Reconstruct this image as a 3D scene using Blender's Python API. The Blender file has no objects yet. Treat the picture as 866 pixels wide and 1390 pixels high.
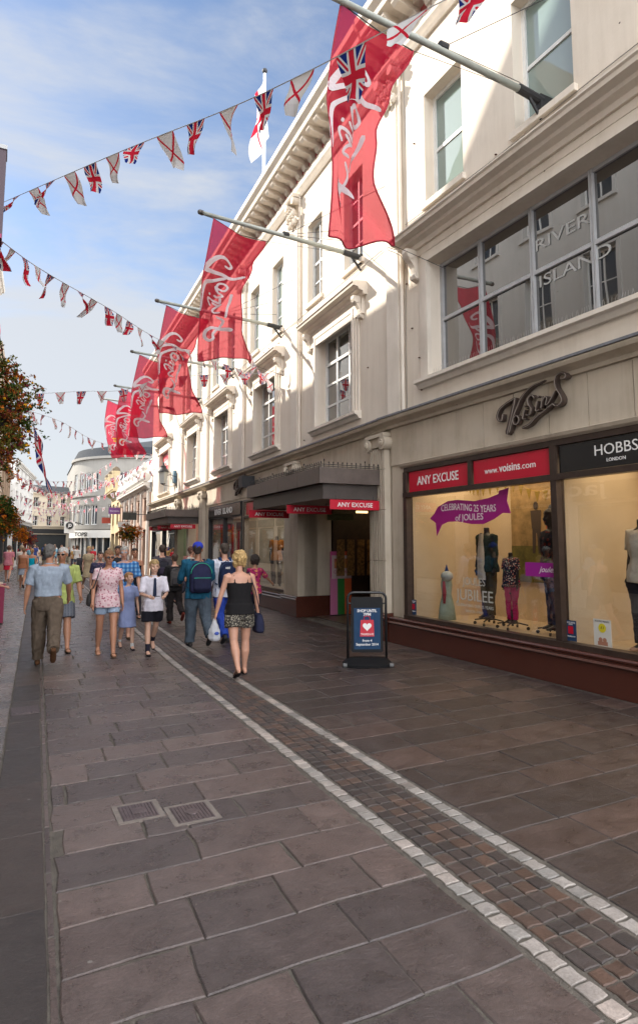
import bpy, bmesh, math, random
from mathutils import Vector, Matrix, noise
random.seed(7)
SC = bpy.context.scene
ROOT = SC.collection
PEND = []
class _Later:                   # objects are gathered first and linked once at the end: evaluating one temporary mesh stays fast
    def link(s, o): PEND.append(o)
class _Col: objects = _Later()
COL = _Col()
R = math.radians
rnd = random.uniform

# ------------------------------------------------------------------ materials
_M = {}
def nt(m):
    m.use_nodes = True
    n = m.node_tree
    return n, n.nodes, n.links
def mat(name, col, rough=.6, metal=0., var=.0, scale=6., bump=0., bscale=60., spec=.5, col2=None, coat=0., detail=6.):
    if name in _M: return _M[name]
    m = bpy.data.materials.new(name); t, N, L = nt(m)
    b = N['Principled BSDF']
    b.inputs['Base Color'].default_value = (*col, 1); b.inputs['Roughness'].default_value = rough
    b.inputs['Metallic'].default_value = metal; b.inputs['Specular IOR Level'].default_value = spec
    if coat: b.inputs['Coat Weight'].default_value = coat; b.inputs['Coat Roughness'].default_value = .08
    tc = N.new('ShaderNodeTexCoord')
    if var or col2:
        nz = N.new('ShaderNodeTexNoise'); nz.inputs['Scale'].default_value = scale; nz.inputs['Detail'].default_value = detail
        nz.inputs['Roughness'].default_value = .62
        L.new(tc.outputs['Object'], nz.inputs['Vector'])
        rp = N.new('ShaderNodeValToRGB'); rp.color_ramp.elements[0].position = .32; rp.color_ramp.elements[1].position = .68
        c2 = col2 or tuple(min(1, c*(1+var)) for c in col); c1 = col if col2 else tuple(c*(1-var) for c in col)
        rp.color_ramp.elements[0].color = (*c1, 1); rp.color_ramp.elements[1].color = (*c2, 1)
        L.new(nz.outputs['Fac'], rp.inputs['Fac']); L.new(rp.outputs['Color'], b.inputs['Base Color'])
        mr = N.new('ShaderNodeMapRange'); mr.inputs['To Min'].default_value = max(.02, rough-.1); mr.inputs['To Max'].default_value = min(1, rough+.12)
        L.new(nz.outputs['Fac'], mr.inputs['Value']); L.new(mr.outputs['Result'], b.inputs['Roughness'])
    if bump:
        n2 = N.new('ShaderNodeTexNoise'); n2.inputs['Scale'].default_value = bscale; n2.inputs['Detail'].default_value = 5
        L.new(tc.outputs['Object'], n2.inputs['Vector'])
        bp = N.new('ShaderNodeBump'); bp.inputs['Strength'].default_value = bump; bp.inputs['Distance'].default_value = .02
        L.new(n2.outputs['Fac'], bp.inputs['Height']); L.new(bp.outputs['Normal'], b.inputs['Normal'])
    _M[name] = m
    return m
def weathered(name, col, dirt, amount=.5, scale=1.1, rough=.75, bump=.15):
    """painted stucco / stone: broad tonal drift, rain streaks that run down, small specks"""
    if name in _M: return _M[name]
    m = bpy.data.materials.new(name); t, N, L = nt(m); b = N['Principled BSDF']; b.inputs['Roughness'].default_value = rough
    b.inputs['Specular IOR Level'].default_value = .3
    tc = N.new('ShaderNodeTexCoord')
    mp = N.new('ShaderNodeMapping'); mp.inputs['Scale'].default_value = (3.2, 3.2, .28); L.new(tc.outputs['Object'], mp.inputs['Vector'])
    st = N.new('ShaderNodeTexNoise'); st.inputs['Scale'].default_value = 2.2; st.inputs['Detail'].default_value = 8; st.inputs['Roughness'].default_value = .7; L.new(mp.outputs['Vector'], st.inputs['Vector'])
    br = N.new('ShaderNodeTexNoise'); br.inputs['Scale'].default_value = scale; br.inputs['Detail'].default_value = 7; L.new(tc.outputs['Object'], br.inputs['Vector'])
    mu = N.new('ShaderNodeMath'); mu.operation = 'MULTIPLY'; L.new(st.outputs['Fac'], mu.inputs[0]); L.new(br.outputs['Fac'], mu.inputs[1])
    rp = N.new('ShaderNodeValToRGB'); rp.color_ramp.elements[0].position = .2; rp.color_ramp.elements[1].position = .46
    rp.color_ramp.elements[0].color = (*col, 1); rp.color_ramp.elements[1].color = (*[c*(1-amount)+d*amount for c, d in zip(col, dirt)], 1)
    L.new(mu.outputs[0], rp.inputs['Fac'])
    sp = N.new('ShaderNodeTexVoronoi'); sp.inputs['Scale'].default_value = 1.7; L.new(tc.outputs['Object'], sp.inputs['Vector'])
    lt = N.new('ShaderNodeMath'); lt.operation = 'LESS_THAN'; lt.inputs[1].default_value = .022; L.new(sp.outputs['Distance'], lt.inputs[0])
    mx = N.new('ShaderNodeMix'); mx.data_type = 'RGBA'; L.new(lt.outputs[0], mx.inputs['Factor']); L.new(rp.outputs['Color'], mx.inputs['A']); mx.inputs['B'].default_value = (.12, .09, .07, 1)
    L.new(mx.outputs['Result'], b.inputs['Base Color'])
    fn = N.new('ShaderNodeTexNoise'); fn.inputs['Scale'].default_value = 35; fn.inputs['Detail'].default_value = 6; L.new(tc.outputs['Object'], fn.inputs['Vector'])
    bp = N.new('ShaderNodeBump'); bp.inputs['Strength'].default_value = bump; bp.inputs['Distance'].default_value = .01
    L.new(fn.outputs['Fac'], bp.inputs['Height']); L.new(bp.outputs['Normal'], b.inputs['Normal'])
    _M[name] = m; return m
def emis(name, col, s):
    if name in _M: return _M[name]
    m = bpy.data.materials.new(name); t, N, L = nt(m); b = N['Principled BSDF']
    b.inputs['Base Color'].default_value = (*col, 1); b.inputs['Emission Color'].default_value = (*col, 1); b.inputs['Emission Strength'].default_value = s
    _M[name] = m; return m
def glass_mat(name, tint=(1, 1, 1), boost=1.0, base=None, wob=.0, trans=.9):
    """pane: what lies behind shows through, fresnel reflection on top"""
    if name in _M: return _M[name]
    m = bpy.data.materials.new(name); t, N, L = nt(m); N.clear()
    out = N.new('ShaderNodeOutputMaterial'); fr = N.new('ShaderNodeFresnel'); fr.inputs['IOR'].default_value = 1.52
    mu = N.new('ShaderNodeMath'); mu.operation = 'MULTIPLY_ADD'; mu.inputs[1].default_value = boost; mu.inputs[2].default_value = .02; mu.use_clamp = True
    L.new(fr.outputs[0], mu.inputs[0])
    ge = N.new('ShaderNodeNewGeometry'); fb = N.new('ShaderNodeMath'); fb.operation = 'SUBTRACT'; fb.inputs[0].default_value = 1; L.new(ge.outputs['Backfacing'], fb.inputs[1])
    mq = N.new('ShaderNodeMath'); mq.operation = 'MULTIPLY'; L.new(mu.outputs[0], mq.inputs[0]); L.new(fb.outputs[0], mq.inputs[1]); mu = mq   # the pane's inner face adds no second mirror
    gl = N.new('ShaderNodeBsdfGlossy'); gl.inputs['Roughness'].default_value = .0
    if base: tr = N.new('ShaderNodeBsdfDiffuse'); tr.inputs['Color'].default_value = (*base, 1)
    else: tr = N.new('ShaderNodeBsdfTransparent'); tr.inputs['Color'].default_value = (*[c*trans for c in tint], 1)
    if wob:
        tc = N.new('ShaderNodeTexCoord'); nz = N.new('ShaderNodeTexNoise'); nz.inputs['Scale'].default_value = 1.3; nz.inputs['Detail'].default_value = 1
        L.new(tc.outputs['Object'], nz.inputs['Vector']); bp = N.new('ShaderNodeBump'); bp.inputs['Strength'].default_value = wob; bp.inputs['Distance'].default_value = .05
        L.new(nz.outputs['Fac'], bp.inputs['Height']); L.new(bp.outputs['Normal'], gl.inputs['Normal'])
    mx = N.new('ShaderNodeMixShader'); L.new(mu.outputs[0], mx.inputs[0]); L.new(tr.outputs[0], mx.inputs[1]); L.new(gl.outputs[0], mx.inputs[2])
    L.new(mx.outputs[0], out.inputs['Surface']); _M[name] = m; return m
def cloth_thin(name, col, tr=.25, trl=.5):
    if name in _M: return _M[name]
    m = bpy.data.materials.new(name); t, N, L = nt(m); N.clear()
    out = N.new('ShaderNodeOutputMaterial'); d = N.new('ShaderNodeBsdfDiffuse'); l = N.new('ShaderNodeBsdfTranslucent'); x = N.new('ShaderNodeBsdfTransparent')
    x.inputs['Color'].default_value = (*[min(1, .25+c) for c in col], 1)
    for q in (d, l): q.inputs['Color'].default_value = (*col, 1)
    a = N.new('ShaderNodeMixShader'); a.inputs[0].default_value = trl; L.new(d.outputs[0], a.inputs[1]); L.new(l.outputs[0], a.inputs[2])
    b = N.new('ShaderNodeMixShader'); b.inputs[0].default_value = tr; L.new(a.outputs[0], b.inputs[1]); L.new(x.outputs[0], b.inputs[2])
    L.new(b.outputs[0], out.inputs['Surface']); _M[name] = m; return m
def flag_mat(kind):
    """woven flag design from UV: 'union' or 'jersey' (red saltire on white) or 'england'"""
    name = 'flag_'+kind
    if name in _M: return _M[name]
    m = bpy.data.materials.new(name); t, N, L = nt(m); N.clear()
    out = N.new('ShaderNodeOutputMaterial'); uv = N.new('ShaderNodeTexCoord'); s = N.new('ShaderNodeSeparateXYZ'); L.new(uv.outputs['UV'], s.inputs[0])
    def M(op, a, b=None, c=None):
        n = N.new('ShaderNodeMath'); n.operation = op
        for i, v in enumerate((a, b, c)):
            if v is None: continue
            if isinstance(v, (int, float)): n.inputs[i].default_value = v
            else: L.new(v, n.inputs[i])
        return n.outputs[0]
    x = M('ABSOLUTE', M('SUBTRACT', s.outputs[0], .5)); y = M('ABSOLUTE', M('SUBTRACT', s.outputs[1], .5))
    dg = M('ABSOLUTE', M('SUBTRACT', x, y)); ax = M('MINIMUM', x, y)
    def mix(f, a, b):
        n = N.new('ShaderNodeMix'); n.data_type = 'RGBA'; L.new(f, n.inputs['Factor'])
        for k, v in (('A', a), ('B', b)):
            if isinstance(v, tuple): n.inputs[k].default_value = (*v, 1)
            else: L.new(v, n.inputs[k])
        return n.outputs['Result']
    red, white, blue = (.48, .02, .04), (.58, .57, .57), (.015, .03, .17)
    if kind == 'union':
        c = mix(M('LESS_THAN', dg, .095), blue, white); c = mix(M('LESS_THAN', dg, .04), c, red)
        c = mix(M('LESS_THAN', ax, .15), c, white); c = mix(M('LESS_THAN', ax, .085), c, red)
    elif kind == 'england': c = mix(M('LESS_THAN', ax, .09), white, red)
    else:
        c = mix(M('LESS_THAN', dg, .05), white, red)
        # crest dot
    d = N.new('ShaderNodeBsdfDiffuse'); l = N.new('ShaderNodeBsdfTranslucent'); L.new(c, d.inputs[0]); L.new(c, l.inputs[0])
    a = N.new('ShaderNodeMixShader'); a.inputs[0].default_value = .42; L.new(d.outputs[0], a.inputs[1]); L.new(l.outputs[0], a.inputs[2])
    L.new(a.outputs[0], out.inputs['Surface']); _M[name] = m; return m

# ------------------------------------------------------------------ object helpers
WL = {}
def tag(o, label=None, cat=None, group=None, kind=None):
    if label: o['label'] = label
    if cat: o['category'] = cat
    if group: o['group'] = group
    if kind: o['kind'] = kind
    return o
def empty(name, loc, label, cat, group=None, rz=0):
    o = bpy.data.objects.new(name, None); COL.objects.link(o); o.location = loc; o.rotation_euler.z = rz
    o.empty_display_size = .2; WL[o.name] = Vector(loc)
    return tag(o, label, cat, group)
def link(name, me, parent=None):
    o = bpy.data.objects.new(name, me); COL.objects.link(o)
    if parent is not None: o.parent = parent
    return o
def wloc(o):
    v = Vector((0, 0, 0))
    while o is not None: v += o.location; o = o.parent
    return v
class Fr:
    """a wall frame: s runs along the wall, o outwards from it, z up"""
    def __init__(f, x, y, deg, flip=False):
        a = R(deg); f.p = Vector((x, y, 0)); f.u = Vector((math.sin(a), math.cos(a), 0)); f.n = Vector((-math.cos(a), math.sin(a), 0))
        if flip: f.n = -f.n
    def __call__(f, s, o, z): return f.p + f.u*s + f.n*o + Vector((0, 0, z))
class ID:
    def __call__(f, s, o, z): return Vector((s, o, z))
I = ID()
class MB:
    def __init__(s): s.v = []; s.f = []; s.m = []; s.uv = {}
    def quadv(s, pts, mi=0, uvs=None):
        k = len(s.v); s.v += [Vector(p) for p in pts]; s.f.append(tuple(range(k, k+len(pts)))); s.m.append(mi)
        if uvs: s.uv[len(s.f)-1] = uvs
    def box(s, fr, a0, a1, b0, b1, c0, c1, mi=0, ch=0):
        if ch:
            return s.prismbox(fr, a0, a1, b0, b1, c0, c1, mi, ch)
        k = len(s.v)
        s.v += [fr(a, b, c) for c in (c0, c1) for b in (b0, b1) for a in (a0, a1)]
        for q in ((0, 1, 3, 2), (4, 6, 7, 5), (0, 4, 5, 1), (2, 3, 7, 6), (0, 2, 6, 4), (1, 5, 7, 3)):
            s.f.append(tuple(k+i for i in q)); s.m.append(mi)
    def prismbox(s, fr, a0, a1, b0, b1, c0, c1, mi, ch):
        """box whose long front edges are chamfered"""
        prof = [(b0, c0), (b1-ch, c0), (b1, c0+ch), (b1, c1-ch), (b1-ch, c1), (b0, c1)]
        s.extr(fr, prof, a0, a1, mi)
    def extr(s, fr, prof, a0, a1, mi=0, caps=True):
        """profile of (o, z) swept along s from a0 to a1"""
        k = len(s.v); n = len(prof)
        for a in (a0, a1): s.v += [fr(a, o, z) for o, z in prof]
        for i in range(n):
            j = (i+1) % n; s.f.append((k+i, k+j, k+n+j, k+n+i)); s.m.append(mi)
        if caps: s.f.append(tuple(k+i for i in range(n))[::-1]); s.m.append(mi); s.f.append(tuple(k+n+i for i in range(n))); s.m.append(mi)
    def extrh(s, fr, prof, o0, o1, mi=0):
        """profile of (s, z) swept outwards"""
        k = len(s.v); n = len(prof)
        for o in (o0, o1): s.v += [fr(a, o, z) for a, z in prof]
        for i in range(n):
            j = (i+1) % n; s.f.append((k+i, k+j, k+n+j, k+n+i)); s.m.append(mi)
        s.f.append(tuple(k+i for i in range(n))[::-1]); s.m.append(mi); s.f.append(tuple(k+n+i for i in range(n))); s.m.append(mi)
    def wall(s, fr, a0, a1, c0, c1, holes, o=0., th=.3, mi=0, reveal=None):
        """wall slab with rectangular openings (a,b,z0,z1); real thickness and reveals"""
        A = sorted({a0, a1, *[h[0] for h in holes if a0 < h[0] < a1], *[h[1] for h in holes if a0 < h[1] < a1]})
        Z = sorted({c0, c1, *[h[2] for h in holes if c0 < h[2] < c1], *[h[3] for h in holes if c0 < h[3] < c1]})
        def hole(i, j):
            if i < 0 or j < 0 or i >= len(A)-1 or j >= len(Z)-1: return True
            a = (A[i]+A[i+1])/2; z = (Z[j]+Z[j+1])/2
            return any(h[0] < a < h[1] and h[2] < z < h[3] for h in holes)
        for i in range(len(A)-1):
            for j in range(len(Z)-1):
                if hole(i, j): continue
                p, q, r, t = A[i], A[i+1], Z[j], Z[j+1]
                s.quadv([fr(p, o, r), fr(q, o, r), fr(q, o, t), fr(p, o, t)], mi)
                s.quadv([fr(p, o-th, r), fr(p, o-th, t), fr(q, o-th, t), fr(q, o-th, r)], mi)
                for cond, e0, e1 in ((hole(i-1, j), (p, r), (p, t)), (hole(i+1, j), (q, t), (q, r)), (hole(i, j-1), (q, r), (p, r)), (hole(i, j+1), (p, t), (q, t))):
                    if cond: s.quadv([fr(e0[0], o, e0[1]), fr(e1[0], o, e1[1]), fr(e1[0], o-th, e1[1]), fr(e0[0], o-th, e0[1])], mi)
    def tube(s, pts, rad, n=8, mi=0, caps=True):
        pts = [Vector(p) for p in pts]
        if isinstance(rad, (int, float)): rad = [rad]*len(pts)
        k = len(s.v); up = Vector((0, 0, 1))
        ref = None
        for i, p in enumerate(pts):
            d = (pts[min(i+1, len(pts)-1)]-pts[max(i-1, 0)])
            d = d.normalized() if d.length > 1e-9 else up
            if ref is None: ref = up.cross(d) if abs(d.z) < .95 else Vector((1, 0, 0)).cross(d)
            ref = (ref-d*ref.dot(d)).normalized(); b = d.cross(ref)
            r = rad[i]; rx, ry = r if isinstance(r, tuple) else (r, r)
            for j in range(n):
                a = 2*math.pi*j/n; s.v.append(p+ref*math.cos(a)*rx+b*math.sin(a)*ry)
        for i in range(len(pts)-1):
            for j in range(n):
                s.f.append((k+i*n+j, k+i*n+(j+1) % n, k+(i+1)*n+(j+1) % n, k+(i+1)*n+j)); s.m.append(mi)
        if caps:
            s.f.append(tuple(k+j for j in range(n))[::-1]); s.m.append(mi)
            s.f.append(tuple(k+(len(pts)-1)*n+j for j in range(n))); s.m.append(mi)
    def rings(s, data, n=18, mi=0, rot=0, sq=2.):
        """loft of horizontal superellipse rings (x, y, z, rx, ry)"""
        k = len(s.v)
        for (x, y, z, rx, ry) in data:
            for j in range(n):
                a = 2*math.pi*j/n; c, d = math.cos(a), math.sin(a)
                s.v.append(Vector((x+rx*math.copysign(abs(c)**(2/sq), c), y+ry*math.copysign(abs(d)**(2/sq), d), z)))
        for i in range(len(data)-1):
            for j in range(n):
                s.f.append((k+i*n+j, k+i*n+(j+1) % n, k+(i+1)*n+(j+1) % n, k+(i+1)*n+j)); s.m.append(mi)
        s.f.append(tuple(k+j for j in range(n))[::-1]); s.m.append(mi)
        s.f.append(tuple(k+(len(data)-1)*n+j for j in range(n))); s.m.append(mi)
    def ell(s, c, r, n=14, m=9, mi=0, M=None):
        c = Vector(c); k = len(s.v); 
        for i in range(1, m):
            t = math.pi*i/m
            for j in range(n):
                a = 2*math.pi*j/n; p = Vector((r[0]*math.sin(t)*math.cos(a), r[1]*math.sin(t)*math.sin(a), r[2]*math.cos(t)))
                if M is not None: p = M @ p
                s.v.append(c+p)
        t0 = Vector((0, 0, r[2])); t1 = -t0
        if M is not None: t0 = M @ t0; t1 = M @ t1
        s.v += [c+t0, c+t1]; a, b = k+(m-1)*n, k+(m-1)*n+1
        for i in range(m-2):
            for j in range(n):
                s.f.append((k+i*n+j, k+(i+1)*n+j, k+(i+1)*n+(j+1) % n, k+i*n+(j+1) % n)); s.m.append(mi)
        for j in range(n):
            s.f.append((a, k+j, k+(j+1) % n)); s.m.append(mi)
            s.f.append((b, k+(m-2)*n+(j+1) % n, k+(m-2)*n+j)); s.m.append(mi)
    def disc(s, fr, cs, cz, r, o0, o1, n=24, mi=0):
        s.extrh(fr, [(cs+r*math.cos(2*math.pi*i/n), cz+r*math.sin(2*math.pi*i/n)) for i in range(n)], o0, o1, mi)
    def mesh(s, name, mats, off=Vector((0, 0, 0)), smooth=False):
        me = bpy.data.meshes.new(name); me.from_pydata([tuple(v-off) for v in s.v], [], s.f)
        for m in (mats if isinstance(mats, (list, tuple)) else [mats]): me.materials.append(m)
        me.polygons.foreach_set('material_index', s.m)
        if s.uv:
            ul = me.uv_layers.new(name='UVMap')
            for fi, u in s.uv.items():
                for li, c in zip(me.polygons[fi].loop_indices, u): ul.data[li].uv = c
        me.update(); bm = bmesh.new(); bm.from_mesh(me); bmesh.ops.recalc_face_normals(bm, faces=bm.faces); bm.to_mesh(me); bm.free()
        if smooth: me.polygons.foreach_set('use_smooth', [True]*len(me.polygons))
        return me
    def build(s, name, mats, parent=None, smooth=False, label=None):
        off = wloc(parent) if parent is not None else Vector((0, 0, 0))
        o = link(name, s.mesh(name, mats, off, smooth), parent)
        if label: o['label'] = label
        return o
def top(mb, name, mats, loc, label, cat, group=None, smooth=False, kind=None):
    """a thing that is one mesh, its origin at its base"""
    loc = Vector(loc); o = link(name, mb.mesh(name, mats, loc, smooth)); o.location = loc
    return tag(o, label, cat, group, kind)
def catmull(pts, n=6):
    P = [Vector(p) for p in pts]; P = [2*P[0]-P[1]]+P+[2*P[-1]-P[-2]]; out = []
    for i in range(1, len(P)-2):
        for k in range(n):
            t = k/n; a, b, c, d = P[i-1:i+3]
            out.append(.5*((2*b)+(c-a)*t+(2*a-5*b+4*c-d)*t*t+(3*b-a-3*c+d)*t**3))
    out.append(P[-2]); return out
def stroke(mb, pts, w, fn, h0, h1, n=5, mi=0):
    """brush stroke: 2-D centre line with width, mapped by fn(x, y, h); h0..h1 is its thickness"""
    P = catmull([(p[0], p[1], 0) for p in pts], n); N = len(P); k = len(mb.v)
    for i, p in enumerate(P):
        d = (P[min(i+1, N-1)]-P[max(i-1, 0)]).normalized(); q = Vector((-d.y, d.x, 0)); t = i/(N-1)
        ww = (w if isinstance(w, (int, float)) else w[0]+(w[1]-w[0])*t)*.5
        if i in (0, N-1): ww *= .55
        for h in (h0, h1):
            for sg in (-1, 1):
                z = p+q*ww*sg; mb.v.append(Vector(fn(z.x, z.y, h)))
    for i in range(N-1):
        a = k+4*i; b = a+4
        for f in ((a, a+1, b+1, b), (a+2, b+2, b+3, a+3), (a, b, b+2, a+2), (a+1, a+3, b+3, b+1)): mb.f.append(f); mb.m.append(mi)
    mb.f += [(k, k+2, k+3, k+1), (k+4*N-4, k+4*N-3, k+4*N-1, k+4*N-2)]; mb.m += [mi, mi]
def text_mb(mb, body, pos, right, up, height, width=None, ext=.003, bold=0., align='CENTER', mi=0, shear=0., fn=None):
    """lettering as real mesh; height = cap height, width squeezes to fit"""
    cu = bpy.data.curves.new('t', 'FONT'); cu.body = body; cu.size = 1; cu.extrude = .0; cu.offset = bold; cu.shear = shear; cu.resolution_u = 3
    ob = bpy.data.objects.new('t', cu); ROOT.objects.link(ob); dg = bpy.context.evaluated_depsgraph_get()
    me = bpy.data.meshes.new_from_object(ob.evaluated_get(dg)); ROOT.objects.unlink(ob); bpy.data.objects.remove(ob); bpy.data.curves.remove(cu)
    xs = [v.co.x for v in me.vertices]; x0, x1 = min(xs), max(xs); sy = height/.69; sx = (width/(x1-x0)) if width else sy
    ax = {'CENTER': (x0+x1)/2, 'LEFT': x0, 'RIGHT': x1}[align]; right = Vector(right).normalized(); up = Vector(up).normalized(); nn = right.cross(up)
    k = len(mb.v); n = len(me.vertices); pos = Vector(pos)
    for e in (ext, 0):
        for v in me.vertices:
            X, Y = (v.co.x-ax)*sx, v.co.y*sy
            if fn: X, Y = fn(X, Y)
            mb.v.append(pos+right*X+up*Y+nn*e)
    cnt = {}
    for p in me.polygons:
        mb.f.append(tuple(k+i for i in p.vertices)); mb.m.append(mi)
        vs = list(p.vertices)
        for a, b in zip(vs, vs[1:]+vs[:1]): cnt[(a, b)] = 1
    for (a, b) in cnt:
        if (b, a) not in cnt: mb.f.append((k+a, k+b, k+n+b, k+n+a)); mb.m.append(mi)
    bpy.data.meshes.remove(me)
def copy_tree(o, parent=None):
    c = o.copy(); COL.objects.link(c)
    if parent is not None: c.parent = parent
    for ch in list(o.children): copy_tree(ch, c)
    return c
TMPO = []; TMPM = []
def remesh(mb, voxel, sm=2, wr=0., wsc=9., mats=None, name='m', matfn=None, seed=0, adapt=0.):
    """closed volumes fused into one continuous skin, smoothed, with folds from noise"""
    me = mb.mesh('tmp', mats[0])
    if not TMPO:
        ob = bpy.data.objects.new('tmp', me); TMPO.append(ob); ROOT.objects.link(ob)
        md = ob.modifiers.new('r', 'REMESH'); md.mode = 'VOXEL'; md.use_smooth_shade = True; s_ = ob.modifiers.new('s', 'SMOOTH'); s_.factor = .5
    ob = TMPO[0]; ob.data = me; ob.modifiers['r'].voxel_size = voxel; ob.modifiers['s'].iterations = sm; TMPM.append(me)
    dg = bpy.context.evaluated_depsgraph_get(); dg.update(); out = bpy.data.meshes.new_from_object(ob.evaluated_get(dg))
    if wr:
        nv = len(out.vertices); co = [0.]*(3*nv); no = [0.]*(3*nv); out.vertices.foreach_get('co', co); out.vertices.foreach_get('normal', no)
        for i in range(0, 3*nv, 3):
            x, y, z = co[i:i+3]; n = wr*(noise.noise((x*wsc+seed, y*wsc, z*wsc*.45))+.5*noise.noise((x*wsc*2.3, y*wsc*2.3+seed, z*wsc*1.6)))
            co[i] += no[i]*n; co[i+1] += no[i+1]*n; co[i+2] += no[i+2]*n
        out.vertices.foreach_set('co', co)
    out.materials.clear()
    for m in mats: out.materials.append(m)
    out.polygons.foreach_set('use_smooth', [True]*len(out.polygons))
    if matfn:
        for p in out.polygons: p.material_index = matfn(p.center)
    out.update(); return out
# ------------------------------------------------------------------ people
def skin_m(tone):
    c = {'tan': (.42, .2, .12), 'fair': (.6, .36, .26), 'pink': (.55, .29, .2), 'brown': (.3, .14, .08)}[tone]
    return mat('skin_'+tone, c, .5, var=.08, scale=9)
def fab(col, name=None, var=.12): 
    name = name or 'fabric_%02x%02x%02x' % tuple(int(c*255) for c in col)
    return mat(name, col, .85, var=var, scale=14, bump=.25, bscale=400, spec=.2)
def pattern(name, kind, cols, sc=30.):
    if name in _M: return _M[name]
    m = bpy.data.materials.new(name); t, N, L = nt(m); b = N['Principled BSDF']; b.inputs['Roughness'].default_value = .85; b.inputs['Specular IOR Level'].default_value = .2
    tc = N.new('ShaderNodeTexCoord')
    def mix(f, a, c2):
        n = N.new('ShaderNodeMix'); n.data_type = 'RGBA'; L.new(f, n.inputs['Factor'])
        for k, v in (('A', a), ('B', c2)):
            if isinstance(v, tuple): n.inputs[k].default_value = (*v, 1)
            else: L.new(v, n.inputs[k])
        return n.outputs['Result']
    if kind == 'check':
        s = N.new('ShaderNodeSeparateXYZ'); L.new(tc.outputs['Object'], s.inputs[0]); prev = cols[0]
        for ax, c in ((0, cols[1]), (2, cols[2])):
            a = N.new('ShaderNodeMath'); a.operation = 'MULTIPLY'; a.inputs[1].default_value = sc; L.new(s.outputs[ax], a.inputs[0])
            f = N.new('ShaderNodeMath'); f.operation = 'FRACT'; L.new(a.outputs[0], f.inputs[0])
            l = N.new('ShaderNodeMath'); l.operation = 'LESS_THAN'; l.inputs[1].default_value = .45; L.new(f.outputs[0], l.inputs[0])
            h = N.new('ShaderNodeMath'); h.operation = 'MULTIPLY'; h.inputs[1].default_value = .6; L.new(l.outputs[0], h.inputs[0]); prev = mix(h.outputs[0], prev, c)
        L.new(prev, b.inputs['Base Color'])
    else:
        v = N.new('ShaderNodeTexVoronoi'); v.inputs['Scale'].default_value = sc; L.new(tc.outputs['Object'], v.inputs['Vector'])
        l = N.new('ShaderNodeMath'); l.operation = 'LESS_THAN'; l.inputs[1].default_value = .38; L.new(v.outputs['Distance'], l.inputs[0])
        nz = N.new('ShaderNodeTexNoise'); nz.inputs['Scale'].default_value = sc*.7; L.new(tc.outputs['Object'], nz.inputs['Vector'])
        g = N.new('ShaderNodeMath'); g.operation = 'GREATER_THAN'; g.inputs[1].default_value = .5; L.new(nz.outputs['Fac'], g.inputs[0])
        c = mix(g.outputs[0], cols[1], cols[2]); L.new(mix(l.outputs[0], cols[0], c), b.inputs['Base Color'])
    _M[name] = m; return m
PEOPLE = 'people walking in the street'
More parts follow.
